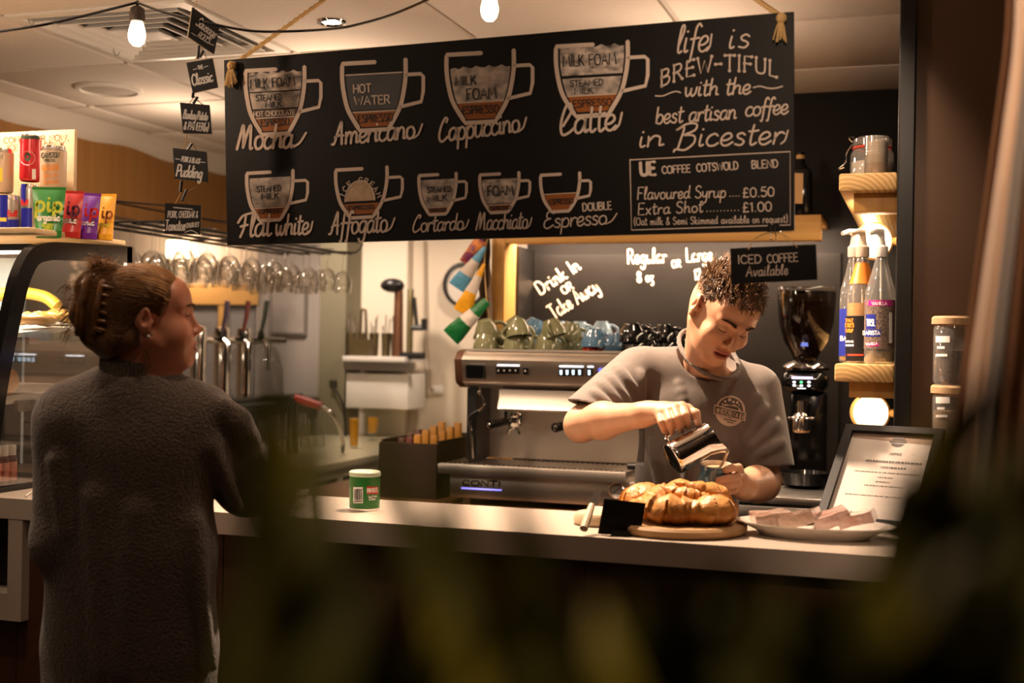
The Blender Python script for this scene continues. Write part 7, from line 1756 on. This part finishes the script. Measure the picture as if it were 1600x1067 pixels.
# hair: short at the sides, curly on top, swept forward
M_hair = mat('hair_brown', (0.075, 0.040, 0.020), 0.36, noise=(60, (0.24, 0.14, 0.075), 2, (1, 1, 1), 0.8), aniso=0.3)
C0 = V3((0, -0.014, 0.034)); E0 = V3((0.0745, 0.098, 0.082))
def hair_zone(p):
    x, y, z = p
    front = 0.066 - 0.020 * (abs(x) / 0.07) ** 2
    if y > 0.045: return z > front
    if y > 0.010: return z > 0.030 + (y - 0.01) * 0.9 or (abs(x) < 0.06 and z > front - 0.01)
    if y > -0.03: return z > 0.020
    return z > -0.062 - 0.1 * max(0, y + 0.05)
rr = random.Random(11); paths = []
capv = []
cnt = 0
while cnt < 3300:
    d = V3((rr.gauss(0, 1), rr.gauss(0, 1), rr.gauss(0, 1))).normalized(); p = C0 + V3((d.x * E0.x, d.y * E0.y, d.z * E0.z))
    if not hair_zone(p): continue
    cnt += 1
    n = V3((d.x / E0.x, d.y / E0.y, d.z / E0.z)).normalized()
    top = min(max((p.z - 0.045) / 0.04, 0), 1); 
    L_ = 0.007 + (0.034 + rr.uniform(-0.008, 0.010)) * top
    cl_ = mnoise.noise(p * 55) * 3.0; ax_ = V3((math.cos(cl_ * 2), math.sin(cl_ * 2), 0.3 * math.sin(cl_ * 3)))
    fw = V3((0.15 * math.sin(cl_), 0.75, -0.15)) * (0.5 + 0.5 * top)
    if top < 0.2: fw = V3((0, -0.2, -0.9))
    pts = []; q = p - n * 0.003; dr = (n * (0.75 if top > 0.2 else 0.35) + fw + ax_ * 0.3).normalized(); cv = (ax_.cross(dr)) * (0.55 if top > 0.2 else 0.1)
    m = 7 if top > 0.2 else 4
    for i in range(m):
        pts.append(HM @ q); q = q + dr * (L_ / (m - 1)); dr = (dr + cv * (0.9 + 0.5 * math.sin(i * 1.5 + cl_)) + V3((0, 0.05, -0.16)) * top).normalized()
        # stay outside the skull
        e = q - C0; l = math.sqrt((e.x / E0.x) ** 2 + (e.y / E0.y) ** 2 + (e.z / E0.z) ** 2)
        if l < 1.02: q = C0 + e * (1.02 / l)
    paths.append((pts, rr.uniform(0.7, 1.3)))
hair = strands('hair', paths, M_hair, man, 0.0015, 0.0007)
hair['label'] = 'short curly brown hair, cropped at the sides'
# skull cap under the strands
hv = xform([ell((0, -0.018, 0.048), (0.0755, 0.094, 0.076), k=0.01)], HM)
bm = bmesh.new(); bmesh.ops.create_uvsphere(bm, u_segments=48, v_segments=28, radius=1)
for v in bm.verts: v.co = C0 + V3((v.co.x * E0.x, v.co.y * E0.y, v.co.z * E0.z)) * 1.012
bmesh.ops.delete(bm, geom=[f for f in bm.faces if not hair_zone(tuple(f.calc_center_median()))], context='FACES')
mb = MB(); bm.verts.index_update(); mb._add([HM @ v.co for v in bm.verts], [[v.index for v in f.verts] for f in bm.faces]); bm.free()
mb.build('hair_roots', mat('hair_root', (0.045, 0.026, 0.015), 0.7), hair, 60)
def brow_paths(M, n, seed, lift=0.0, dens=60, yb=0.084):
    rr = random.Random(seed); out = []
    for s in (-1, 1):
        for i in range(dens):
            u = rr.random(); x = s * (0.013 + 0.034 * u); y = yb + 0.0155 - 0.021 * u ** 1.6; z = 0.0205 + lift + 0.006 * math.sin(u * 2.4) - 0.003 * u + rr.uniform(-0.0042, 0.0042) * (1 - 0.55 * u)
            p = V3((x, y, z)); out.append(([M @ p, M @ (p + V3((s * 0.004, 0.0012, 0.0015))), M @ (p + V3((s * 0.0085, -0.001, 0.0005)))], 1.0))
    return out
strands('eyebrows', brow_paths(HM, 60, 3, dens=110), mat('brow_dark', (0.10, 0.055, 0.03), 0.8), man, 0.0007, 0.0003)
mb = MB()
for s in (-1, 1):
    mb.tube([HM @ V3((s * (0.0315 + 0.0130 * math.cos(a)), 0.0735 + 0.0135 * math.sin(a) * 1.02, -0.0055 - 0.0022 * math.sin(a))) for a in [PI * (0.12 + 0.76 * i / 10) for i in range(11)]], 0.0010, 5)
mb.build('eyelashes', MATS['brow_dark'], man)
mb = MB(); mb.ribbon([(i / 10, 0) for i in range(11)], 0.1, lambda x, y: HM @ V3((-0.022 + 0.044 * x, 0.0885 - 0.009 * (2 * x - 1) ** 2, -0.0682 + 0.0022 * (2 * x - 1) ** 2 + y * 0.062 * (1 - (2 * x - 1) ** 2 * 0.8))))
mb.build('mouth_line', mat('mouth_dark', (0.08, 0.018, 0.014), 0.5), man)

# ------------------------------------------------------------------ what he holds: milk jug, cup, milk stream
ja, jb = D(1051, 717, 3.020), D(1109, 683, 3.045)
ax = (jb - ja).normalized(); up_ = cam2w((-0.5, 0.80, -0.55)); up_ = (up_ - ax * up_.dot(ax)).normalized(); sd = ax.cross(up_)
JM = Matrix((up_, sd, ax)).transposed().to_4x4(); JM.translation = ja; JL = (jb - ja).length + 0.004
t = thing('milk_jug', 'shiny steel milk jug tilted in the barista hand', 'jug', ja)
mb = MB(); n = 40; prof = [(0.0395, 0.0), (0.041, 0.004), (0.041, 0.012), (0.0395, JL * 0.4), (0.036, JL * 0.75), (0.0355, JL * 0.9), (0.0370, JL)]
vs = []; fs = []
for i, (r, z) in enumerate(prof):
    for j in range(n):
        a = 2 * PI * j / n; sp = max(0, math.cos(a - PI)) ** 10 * max(0, (z / JL - 0.55) / 0.45) ** 2
        rr_ = r + 0.020 * sp; vs.append(JM @ V3((rr_ * math.cos(a), rr_ * math.sin(a), z + 0.012 * sp)))
for i in range(len(prof) - 1):
    for j in range(n): fs.append((i * n + j, i * n + (j + 1) % n, (i + 1) * n + (j + 1) % n, (i + 1) * n + j))
fs.append(tuple(range(n - 1, -1, -1))); mb._add(vs, fs)
mb.lathe([(0.0395, 0.0), (0.036, -0.0015), (0.0001, -0.001)], JM, 40)
mb.build('body', mat('jug_steel', (0.80, 0.76, 0.71), 0.10, 1.0), t, 50)
MB().tube([JM @ V3(q) for q in cr([(0.036, 0, JL * 0.92), (0.052, 0, JL * 0.95), (0.066, 0, JL * 0.82), (0.066, 0, JL * 0.42), (0.055, 0, JL * 0.18), (0.0395, 0, JL * 0.16)], 6)], 0.0042, 10, flat=1.6).build('handle', MATS['jug_steel'], t)
MB().lathe([(0.0001, JL * 0.62), (0.0345, JL * 0.62)], JM, 30).build('milk', mat('milk_white', (0.80, 0.70, 0.58), 0.35), t)
cu = cam2w((0.02, 1, 0.16)).normalized(); cx3 = cam2w((-0.72, 0, 0.69)); cx3 = (cx3 - cu * cx3.dot(cu)).normalized()
KM = Matrix((cx3, cu.cross(cx3), cu)).transposed().to_4x4(); KM.translation = D(1117.5, 771, 3.06)
t = thing('held_cup', 'blue cup in the barista left hand, milk being poured in', 'cup', KM.translation)
R, H = 0.0395, 0.074
MB().lathe([(0.0001, 0.004), (0.020, 0.003), (0.021, 0.0), (0.0235, 0.0), (0.025, 0.006), (R * 0.86, H * 0.36), (R * 0.97, H * 0.75), (R, H), (R - 0.003, H + 0.0005), (R * 0.94 - 0.002, H * 0.75), (R * 0.84 - 0.004, H * 0.36), (0.0001, 0.008)], KM, 40, mfun=lambda i: 1 if i >= 7 else 0).build('bowl', [M_blue, mat('cup_inner_white', (0.78, 0.72, 0.64), 0.2)], t, 50)
MB().tube([KM @ V3(q) for q in cr([(R * 0.93, 0, H * 0.72), (R + 0.010, 0, H * 0.80), (R + 0.022, 0, H * 0.70), (R + 0.018, 0, H * 0.46), (R + 0.004, 0, H * 0.28), (R * 0.80, 0, H * 0.20)], 6)], 0.0045, 10, flat=1.4).build('handle', M_blue, t)
MB().lathe([(0.0001, H * 0.86), (R * 0.955, H * 0.86)], KM, 30).build('coffee', mat('coffee_crema', (0.55, 0.36, 0.20), 0.3), t)
sp0 = JM @ V3((-0.056, 0, JL + 0.008)); sp1 = KM @ V3((-0.006, 0.004, H * 0.87))
tag(MB().tube(cr([sp0, sp0.lerp(sp1, 0.35) + cam2w((0.004, 0.006, 0)), sp1.lerp(sp0, 0.25) + cam2w((0.003, 0, 0)), sp1], 5), [0.0036] + [0.0034] * 14 + [0.003], 10).build('milk_stream', MATS['milk_white']), 'thin stream of milk falling from jug into the blue cup', 'milk')

# ------------------------------------------------------------------ the customer, seen from behind
WM = head_matrix((0.965, 0.05, -0.25), (-0.04, 1, 0.02), Vector((0, 0, 0)), 0.935)
WM.translation = D(235, 498, 2.665)
wsk = xform(head_prims(False), WM)
wn = D(205, 606, 2.665)
wsk += [rcone(WM @ V3((0, -0.025, -0.05)), wn, 0.052, 0.056, 0.03), rcone(WM @ V3((0, 0.012, -0.075)), D(232, 600, 2.67), 0.040, 0.045, 0.03), ell(WM @ V3((0, 0.02, -0.088)), (0.036, 0.036, 0.026), None, 0.03)]
RW = Matrix.Rotation(yaw - 0.12, 3, 'Z')
wsk += [ell(D(207, 690, 2.69), (0.155, 0.09, 0.16), RW, 0.05), ell(D(207, 850, 2.69), (0.14, 0.09, 0.20), RW, 0.05)]
we, ww = D(386, 758, 2.80), D(402, 780, 3.00)
wsk += [rcone(D(318, 655, 2.71), we, 0.048, 0.042, 0.02), rcone(we, ww, 0.040, 0.028, 0.02), rcone(D(110, 650, 2.68), D(98, 845, 2.66), 0.045, 0.04, 0.02), rcone(D(98, 845, 2.66), D(150, 900, 2.86), 0.036, 0.028, 0.02)]
hb = atZ(430, 778, CZ + 0.022)
for i in range(4): wsk += finger([ww, ww + Vector((-0.012 + 0.012 * i, 0.06, 0.0)), ww + Vector((-0.020 + 0.016 * i, 0.105, -0.006)), ww + Vector((-0.022 + 0.017 * i, 0.135, -0.014))], 0.018, 0.008, 0.006)
wsk += finger([ww, ww + Vector((-0.035, 0.03, 0)), ww + Vector((-0.045, 0.07, -0.008))], 0.018, 0.009, 0.006)
h2 = D(150, 900, 2.86)
for i in range(4): wsk += finger([h2, h2 + Vector((0.05, 0.03 + 0.0 * i, -0.012 * i + 0.018)), h2 + Vector((0.10, 0.03, -0.014 * i + 0.018))], 0.018, 0.008, 0.006)
wsk += finger([h2, h2 + Vector((0.02, 0.02, 0.03)), h2 + Vector((0.06, 0.03, 0.04))], 0.016, 0.009, 0.006)
V, F = solid(wsk, 0.0030)
wom, Vw = solid_obj('person', V, F, [M_skin2, M_lip], None, 2)
face_mats(wom, Vw, WM, F)
tag(wom, 'person in brown wool jumper with clipped-up fair hair, back to the viewer', 'person')
# jumper
M_wool = mat('wool_brown', (0.080, 0.056, 0.040), 0.95, sheen=0.5, noise=(160, (0.15, 0.108, 0.080), 4, (1, 1, 1), 0.6), bump=(170, 0.9))
ju = [ell(D(207, 700, 2.69), (0.190, 0.122, 0.19), RW, 0.05), ell(D(205, 860, 2.69), (0.190, 0.125, 0.22), RW, 0.06), ell(D(203, 1010, 2.70), (0.195, 0.135, 0.22), RW, 0.06), ell(D(201, 1130, 2.70), (0.190, 0.135, 0.16), RW, 0.06),
      rcone(D(120, 662, 2.68), D(306, 668, 2.71), 0.074, 0.072, 0.05), rcone(D(205, 616, 2.665), D(130, 652, 2.675), 0.056, 0.060, 0.05), rcone(D(205, 616, 2.665), D(292, 658, 2.69), 0.056, 0.060, 0.05),
      rcone(D(108, 655, 2.68), D(97, 845, 2.665), 0.068, 0.062, 0.04), rcone(D(97, 845, 2.665), D(150, 900, 2.86), 0.058, 0.045, 0.03),
      rcone(D(316, 658, 2.71), we, 0.074, 0.066, 0.04), rcone(we, ww.lerp(we, 0.12), 0.064, 0.040, 0.03)]
for a, b, r in (((352, 640, 2.66), (392, 690, 2.70), 0.022), ((372, 660, 2.68), (384, 676, 2.70), 0.030), ((385, 700, 2.72), (420, 735, 2.78), 0.026), ((404, 722, 2.76), (426, 748, 2.82), 0.030), ((330, 700, 2.645), (370, 790, 2.70), 0.020),
                ((150, 780, 2.585), (165, 1040, 2.58), 0.018), ((215, 800, 2.58), (190, 1050, 2.575), 0.016), ((300, 820, 2.62), (330, 1040, 2.62), 0.018), ((90, 720, 2.60), (105, 830, 2.60), 0.014)):
    ju.append(rcone(D(*a), D(*b), r, r * 0.7, 0.03))
ju.append(half(Vector((0, 0, 0.60)), (0, 0, -1), D(200, 1067, 2.7) - Vector((0.5, 0.5, 0.4)), D(200, 1067, 2.7) + Vector((0.5, 0.5, 0.1))))
ju.append(rcone(D(206, 590, 2.665), D(214, 560, 2.665), 0.061, 0.068, 0.006, True))
def knit(Dg, ax_):
    pass
Vj, Fj = solid(ju, 0.005, knit)
jump, _ = solid_obj('jumper', Vj, Fj, M_wool, wom, 3); jump['label'] = 'brown flecked wool jumper'
# ribbed funnel collar
c0, c1 = D(208, 598, 2.665), D(211, 564, 2.668); nr = 30; mb = MB(); vs = []; fs = []
axc = (c1 - c0).normalized(); xa_ = RW @ V3((1, 0, 0)); xa_ = (xa_ - axc * xa_.dot(axc)).normalized(); ya_ = axc.cross(xa_)
na_ = 180; rings = [(0.082, -0.012), (0.072, 0.0), (0.0675, 0.012), (0.0660, 0.030), (0.0665, 0.042), (0.0640, 0.047), (0.0600, 0.044), (0.0605, 0.02)]
for i, (r, z) in enumerate(rings):
    for j in range(na_):
        a = 2 * PI * j / na_; q = r + 0.0016 * math.cos(a * 60) * (1 if 0 < i < 6 else 0.2)
        vs.append(c0 + xa_ * (q * 1.10 * math.cos(a)) + ya_ * (q * 0.92 * math.sin(a)) + axc * (z - 0.006 * math.cos(a)))
for i in range(len(rings) - 1):
    for j in range(na_): fs.append((i * na_ + j, i * na_ + (j + 1) % na_, (i + 1) * na_ + (j + 1) % na_, (i + 1) * na_ + j))
mb._add(vs, fs); mb.build('ribbed_collar', M_wool, jump, 80)
# legs
hpw = D(203, 1050, 2.70); hxw = RW @ V3((1, 0, 0)); hyw = RW @ V3((0, 1, 0)); tr_ = []
for s in (-1, 1):
    h0 = Vector((hpw.x, hpw.y, 0.78)) + hxw * (0.09 * s); k0 = Vector((h0.x, h0.y, 0.44)); a0 = Vector((h0.x, h0.y, 0.06))
    tr_ += [rcone(h0, k0, 0.092, 0.064, 0.02), rcone(k0, a0, 0.062, 0.046, 0.02)]
Vt, Ft = solid(tr_, 0.008); solid_obj('trousers', Vt, Ft, MATS['trousers_black'], wom, 2)
for s in (-1, 1):
    a0 = Vector((hpw.x, hpw.y, 0)) + hxw * (0.09 * s)
    Vt, Ft = solid([rcone(a0 + Vector((0, 0, 0.04)), a0 + hyw * 0.14 + Vector((0, 0, 0.034)), 0.04, 0.034, 0.02), ell(a0 + Vector((0, 0, 0.07)), 0.038, None, 0.03), half(Vector((0, 0, 0.001)), (0, 0, -1), a0 - Vector((0.3, 0.3, 0.1)), a0 + Vector((0.3, 0.3, 0.02)))], 0.007)
    solid_obj('shoe', Vt, Ft, M_blk, wom, 1)
# hair swept back into a claw clip
M_wh = mat('hair_fair', (0.15, 0.064, 0.020), 0.38, noise=(35, (0.36, 0.185, 0.065), 2, (1, 1, 1), 0.9), aniso=0.3)
M_whd = mat('hair_fair_root', (0.115, 0.050, 0.016), 0.5)
EW = V3((0.083, 0.106, 0.094)); CW = V3((0, -0.016, 0.030))
tw = [V3((0.006, -0.128, -0.035)), V3((0.008, -0.138, 0.02)), V3((0.006, -0.125, 0.075)), V3((0.004, -0.095, 0.115))]
hs = [ell(CW, tuple(EW), None, 0.01), rcone(tw[0], tw[1], 0.024, 0.031, 0.03), rcone(tw[1], tw[2], 0.031, 0.030, 0.02), rcone(tw[2], tw[3], 0.028, 0.022, 0.02), rcone((0, -0.09, -0.055), (0, -0.115, 0.0), 0.036, 0.03, 0.03)]
hs += [ell((0, -0.050, -0.040), (0.075, 0.068, 0.052), None, 0.02), rcone((0.040, -0.060, -0.045), (0.030, -0.066, -0.072), 0.034, 0.028, 0.02), rcone((-0.040, -0.060, -0.045), (-0.030, -0.066, -0.072), 0.034, 0.028, 0.02)]
hs = xform(hs, WM)
# clear the face: cut by a plane slanting from crown-front to nape
def cutbox(): return bx(WM @ V3((-0.2, -0.2, -0.2)), WM @ V3((0.2, 0.2, 0.2)), WM @ V3((-0.2, 0.2, 0.2)), WM @ V3((0.2, -0.2, -0.2)), m=0.1)
lo, hi = cutbox()
w3 = WM.to_3x3()
hs.append(half(WM @ V3((0, 0.040, 0.030)), w3 @ V3((0, 1.0, -0.62)), lo, hi))
hs.append(half(WM @ V3((0, 0.0, -0.050)), w3 @ V3((0, 0.40, -1.0)), lo, hi))
for s in (-1, 1): hs.append(('e', WM @ V3((s * 0.088, 0.008, -0.016)), (0.022, 0.024, 0.036), Matrix(w3.normalized()), 0.006, True))
Vh, Fh = solid(hs, 0.0035)
whair, _ = solid_obj('hair', Vh, Fh, M_whd, wom, 3); whair['label'] = 'fair brown hair swept up into a twist'
rr = random.Random(5); paths = []
bvh_h = BVHTree.FromPolygons([Vector(v) for v in Vh], [tuple(f) for f in Fh]); WMi = WM.inverted()
def onsk(d, k):
    d = d.normalized(); o_ = CW + V3((d.x * EW.x, d.y * EW.y, d.z * EW.z)); n_ = V3((d.x / EW.x, d.y / EW.y, d.z / EW.z)).normalized()
    h_ = bvh_h.ray_cast(WM @ (o_ + n_ * 0.09), (w3 @ -n_).normalized(), 0.16)
    p_ = WMi @ h_[0] if h_[0] is not None else o_
    return p_ + n_ * (k - 1.004) * 0.09
for i in range(1500):
    s = -1 if rr.random() < 0.35 else 1
    t_ = rr.random()
    # start along the hairline, from forehead centre round the temple and ear to the nape
    A = [V3((0.02, 0.62, 0.80)), V3((0.52 * s, 0.74, 0.42)), V3((0.86 * s, 0.52, 0.02)), V3((0.97 * s, 0.02, -0.15)), V3((0.90 * s, -0.35, -0.62)), V3((0.45 * s, -0.60, -0.90))]
    u = t_ * 4.999; a = A[int(u)].lerp(A[int(u) + 1], u - int(u)).normalized()
    back = V3((0.10 * s + rr.uniform(-0.05, 0.05), -1.0, -0.30 + 1.0 * (1 - t_) + rr.uniform(-0.2, 0.2))).normalized()
    st = rr.random() * 0.7; pts = []
    a = a.slerp(back, st) if st > 0.3 else a
    for j in range(9):
        v = j / 8; d = a.slerp(back, v); pts.append(WM @ onsk(d, 1.006 + 0.028 * math.sin(PI * v) * rr.uniform(0.5, 1) + 0.010 * v))
    paths.append((pts, rr.uniform(0.8, 1.5)))
for i in range(260):   # the twist
    v0 = rr.random() * 2.2; a = rr.uniform(0, 2 * PI); pts = []
    for j in range(8):
        v = min(v0 + j * 0.12, 2.99); q = tw[int(v)].lerp(tw[int(v) + 1], v - int(v)); b = a + j * 0.22
        pts.append(WM @ (q + V3((math.cos(b) * 0.031, math.sin(b) * 0.031, 0.0))))
    paths.append((pts, rr.uniform(0.8, 1.6)))
for i in range(170):   # loose ends fanning out above and behind the clip
    p0 = tw[3] + V3((rr.uniform(-0.02, 0.02), rr.uniform(-0.02, 0.02), rr.uniform(-0.02, 0.01))); d = V3((rr.uniform(-0.5, 0.5), rr.uniform(-1.0, 0.5), rr.uniform(0.1, 1.0))).normalized(); pts = []; L_ = rr.uniform(0.02, 0.048)
    for j in range(7): pts.append(WM @ p0); p0 = p0 + d * L_ / 6; d = (d + V3((0, -0.20, -0.26 * (j > 1)))).normalized()
    paths.append((pts, rr.uniform(0.8, 1.4)))
for i in range(60):
    p0 = tw[1] + V3((rr.uniform(-0.02, 0.02), -0.015, rr.uniform(-0.05, 0.07))); d = V3((rr.uniform(-0.3, 0.3), -1, rr.uniform(0.0, 0.6))).normalized(); pts = []; L_ = rr.uniform(0.03, 0.06)
    for j in range(7): pts.append(WM @ p0); p0 = p0 + d * L_ / 6; d = (d + V3((0, 0.10, -0.30))).normalized()
    paths.append((pts, rr.uniform(0.7, 1.1)))
for i in range(46):    # wisps at the nape and before the ear
    s = 1; b = rr.random()
    p0 = V3((0.068 - 0.03 * b, -0.045 * b + 0.0, -0.050 - 0.012 * rr.random())); d = V3((0.0, -0.1 - 0.5 * b, -1)).normalized(); pts = []
    for j in range(7): pts.append(WM @ p0); p0 = p0 + d * 0.0085; d = (d + V3((0.01, 0.10, 0))).normalized()
    paths.append((pts, 0.7))
strands('hair_strands', paths, M_wh, whair, 0.0014, 0.0006)
# claw clip
M_claw = mat('tortoiseshell', (0.05, 0.020, 0.008), 0.10, noise=(35, (0.24, 0.11, 0.035), 3, (1, 1, 1), 0.6), coat=0.7)
cl_ = thing('hair_clip', 'glossy tortoiseshell claw clip', None, (0, 0, 0)) if False else None
mb = MB()
for spine in ([(0.040, -0.094, 0.090), (0.052, -0.110, 0.035), (0.046, -0.122, -0.030)], [(0.034, -0.128, 0.096), (0.046, -0.146, 0.03), (0.038, -0.154, -0.032)]):
    spine = cr([V3(q) for q in spine], 8)
    mb.tube([WM @ V3(q) for q in spine], [0.006] + [0.0095] * (len(spine) - 2) + [0.006], 10)
for i in range(6):
    v = i / 5; z = -0.016 + 0.092 * v; y = -0.121 + 0.024 * v
    mb.tube([WM @ V3(q) for q in cr([(0.050, y, z), (0.060, y + 0.014, z - 0.004), (0.056, y + 0.034, z - 0.012)], 5)], [0.0050] * 8 + [0.0026] * 3, 7)
mb.build('claw_clip', M_claw, whair)['label'] = 'tortoiseshell claw clip'
strands('eyebrows', brow_paths(WM, 60, 8, 0.001), mat('brow_fair', (0.12, 0.055, 0.024), 0.6), wom, 0.0009, 0.0004)
mb = MB()
for s in (-1, 1):
    mb.tube([WM @ V3((s * (0.0315 + 0.0132 * math.cos(a)), 0.0735 + 0.0138 * math.sin(a), 0.002 + 0.001 * math.sin(a))) for a in [PI * (0.1 + 0.8 * i / 10) for i in range(11)]], 0.0012, 5)
mb.build('eyelashes', MATS['brow_dark'], wom)
MB().sphere(WM @ V3((0.084, -0.003, -0.040)), 0.0042).sphere(WM @ V3((0.083, 0.004, -0.036)), 0.003).build('earring', mat('earring_silver', (0.8, 0.75, 0.68), 0.15, 1.0), wom)
# ================================================================== CLOSE TO THE LENS: CURTAIN AND PLANTS
M_curt = mat('curtain_tan', (0.46, 0.31, 0.21), 0.8, sheen=0.2, noise=(6, (0.50, 0.34, 0.23), 3, (1, 1, 0.15), 0.7))
M_curt2 = mat('curtain_trim_grey', (0.17, 0.145, 0.125), 0.75)
t = thing('tied_curtain', 'tan draped curtain with a grey trim band at the right edge of the view', 'curtain', D(1600, 900, 1.55))
def curtain(name, m, off, u0, u1, dz):
    n = 40; mm = 36; vs = []; fs = []
    for i in range(n + 1):
        py = -800 + 2100 * i / n
        le = 1572 - max(0, py - 60) * 0.136 if py > 60 else 1572 + (60 - py) * 0.03
        for j in range(mm + 1):
            u = u0 + (u1 - u0) * j / mm; px = le + u * (150 + max(0, py) * 0.10)
            z = 1.52 + dz + 0.035 * math.sin(u * 15 + 0.4) + 0.02 * math.sin(u * 34 + py * 0.0012) - 0.03 * u
            vs.append(D(px, py, z))
    for i in range(n):
        for j in range(mm): a = i * (mm + 1) + j; fs.append((a, a + 1, a + mm + 2, a + mm + 1))
    return MB()._add(vs, fs).build(name, m, t, 80)
curtain('cloth', M_curt, 0, 0.0, 1.0, 0.0); curtain('trim_band', M_curt2, 0, 0.20, 0.33, -0.012)
# rod at ceiling height
MB().tube([D(1480, -800, 1.53), D(1800, -800, 1.50)], 0.012, 8).build('rod', M_blk, t)

M_leaf = [mat('leaf_dark', (0.060, 0.062, 0.008), 0.5, noise=(20, (0.085, 0.080, 0.010), 2, (1, 1, 1), 0.8)), mat('leaf_olive', (0.20, 0.165, 0.012), 0.5, noise=(20, (0.26, 0.21, 0.016), 2, (1, 1, 1), 0.8))]
M_stem = mat('stem_brown', (0.05, 0.035, 0.015), 0.7)
def leaf(mb, base, tip, width, bend, m, rr):
    n = 8; ax_ = tip - base; side = ax_.cross(CF + Vector((rr.uniform(-0.6, 0.6), rr.uniform(-0.6, 0.6), rr.uniform(-0.6, 0.6)))).normalized(); nn = side.cross(ax_).normalized()
    vs = []
    for i in range(n + 1):
        v = i / n; c = base.lerp(tip, v) + nn * bend * math.sin(PI * v); w_ = width * (math.sin(PI * (0.06 + 0.94 * v)) ** 0.8) * (1 - 0.25 * v) * 0.5 + 0.0006
        vs += [c - side * w_, c + nn * 0.12 * w_, c + side * w_]
    fs = []
    for i in range(n):
        for j in range(2): a = i * 3 + j; fs.append((a, a + 1, a + 4, a + 3))
    mb._add(vs, fs, m)
def plant(lab, basepx, tips, seed, z0, name):
    rr = random.Random(seed); b = D(basepx[0], basepx[1] + 130, z0 * 0.72)
    t = thing(name, lab, 'plant', (b.x, b.y, 0))
    mb = MB(); ms = MB()
    for px, py, z, wd_, L_, m in tips:
        z *= 0.66; wd_ *= 0.62; L_ *= 0.70
        tip = D(px, py, z); root = b + Vector((rr.uniform(-0.03, 0.03), rr.uniform(-0.04, 0.04), 0))
        d = (tip - root).normalized(); st = tip - (d * 0.75 + Vector((rr.uniform(-0.5, 0.5), rr.uniform(-0.3, 0.3), 0.35))).normalized() * L_
        leaf(mb, st, tip, wd_, rr.uniform(-0.02, 0.03), m, rr)
        ms.tube(cr([root, root.lerp(st, 0.5) + Vector((rr.uniform(-0.02, 0.02), 0, 0.02)), st], 4), [0.004] * 8 + [0.0022], 5)
    mb.build('foliage', M_leaf, t, 80); ms.build('stems', M_stem, t)
    MB().b6(b.x - 0.036, b.x + 0.036, b.y - 0.06, b.y + 0.06, 0.0, b.z - 0.0, 0.01).build('planter', mat('planter_dark', (0.02, 0.016, 0.012), 0.6), t)
    return t
rr = random.Random(21)
tipsA = [(425, 440, 0.60, 0.028, 0.26, 0), (500, 545, 0.58, 0.030, 0.24, 0), (565, 600, 0.58, 0.028, 0.22, 0), (450, 650, 0.56, 0.024, 0.16, 1), (560, 735, 0.60, 0.016, 0.14, 0), (700, 650, 0.58, 0.028, 0.20, 0), (790, 690, 0.56, 0.024, 0.18, 0),
         (425, 800, 0.55, 0.013, 0.12, 1), (440, 850, 0.52, 0.016, 0.12, 1), (335, 940, 0.55, 0.015, 0.13, 1), (470, 900, 0.52, 0.016, 0.12, 1), (405, 880, 0.5, 0.016, 0.1, 0)]
for i in range(64):
    px = rr.uniform(380, 860); top = 880 + 40 * math.sin(px * 0.02) + (60 if px < 430 else 0); tipsA.append((px, rr.uniform(top, 1080), rr.uniform(0.42, 0.62), rr.uniform(0.022, 0.036), rr.uniform(0.08, 0.15), 1 if rr.random() < 0.22 else 0))
plant('dark leafy plant close to the lens with fronds reaching up beside the crisp tube', (640, 1330), tipsA, 1, 0.55, 'leafy_plant')
tipsB = []
for i in range(70):
    px = rr.uniform(760, 1340); top = 880 + 25 * math.sin(px * 0.015) + (15 if px < 900 else 0); tipsB.append((px, rr.uniform(top + 10, 1080), rr.uniform(0.42, 0.62), rr.uniform(0.022, 0.036), rr.uniform(0.08, 0.15), 1 if rr.random() < 0.16 else 0))
plant('low dark leafy plant close to the lens below the croissants', (1050, 1330), tipsB, 2, 0.55, 'leafy_plant')
tipsC = [(1400, 700, 0.55, 0.03, 0.14, 0), (1450, 640, 0.55, 0.03, 0.15, 1), (1520, 600, 0.55, 0.034, 0.15, 1), (1590, 560, 0.55, 0.034, 0.15, 0)]
for i in range(95):
    px = rr.uniform(1300, 1660); top = 900 - (px - 1300) * 1.05 if px < 1600 else 590; tipsC.append((px, rr.uniform(top + 10, 1080), rr.uniform(0.40, 0.62), rr.uniform(0.024, 0.040), rr.uniform(0.08, 0.16), 1 if rr.random() < 0.25 else 0))
plant('tall dark olive leafy plant close to the lens in front of the framed notice', (1520, 1330), tipsC, 3, 0.55, 'leafy_plant')
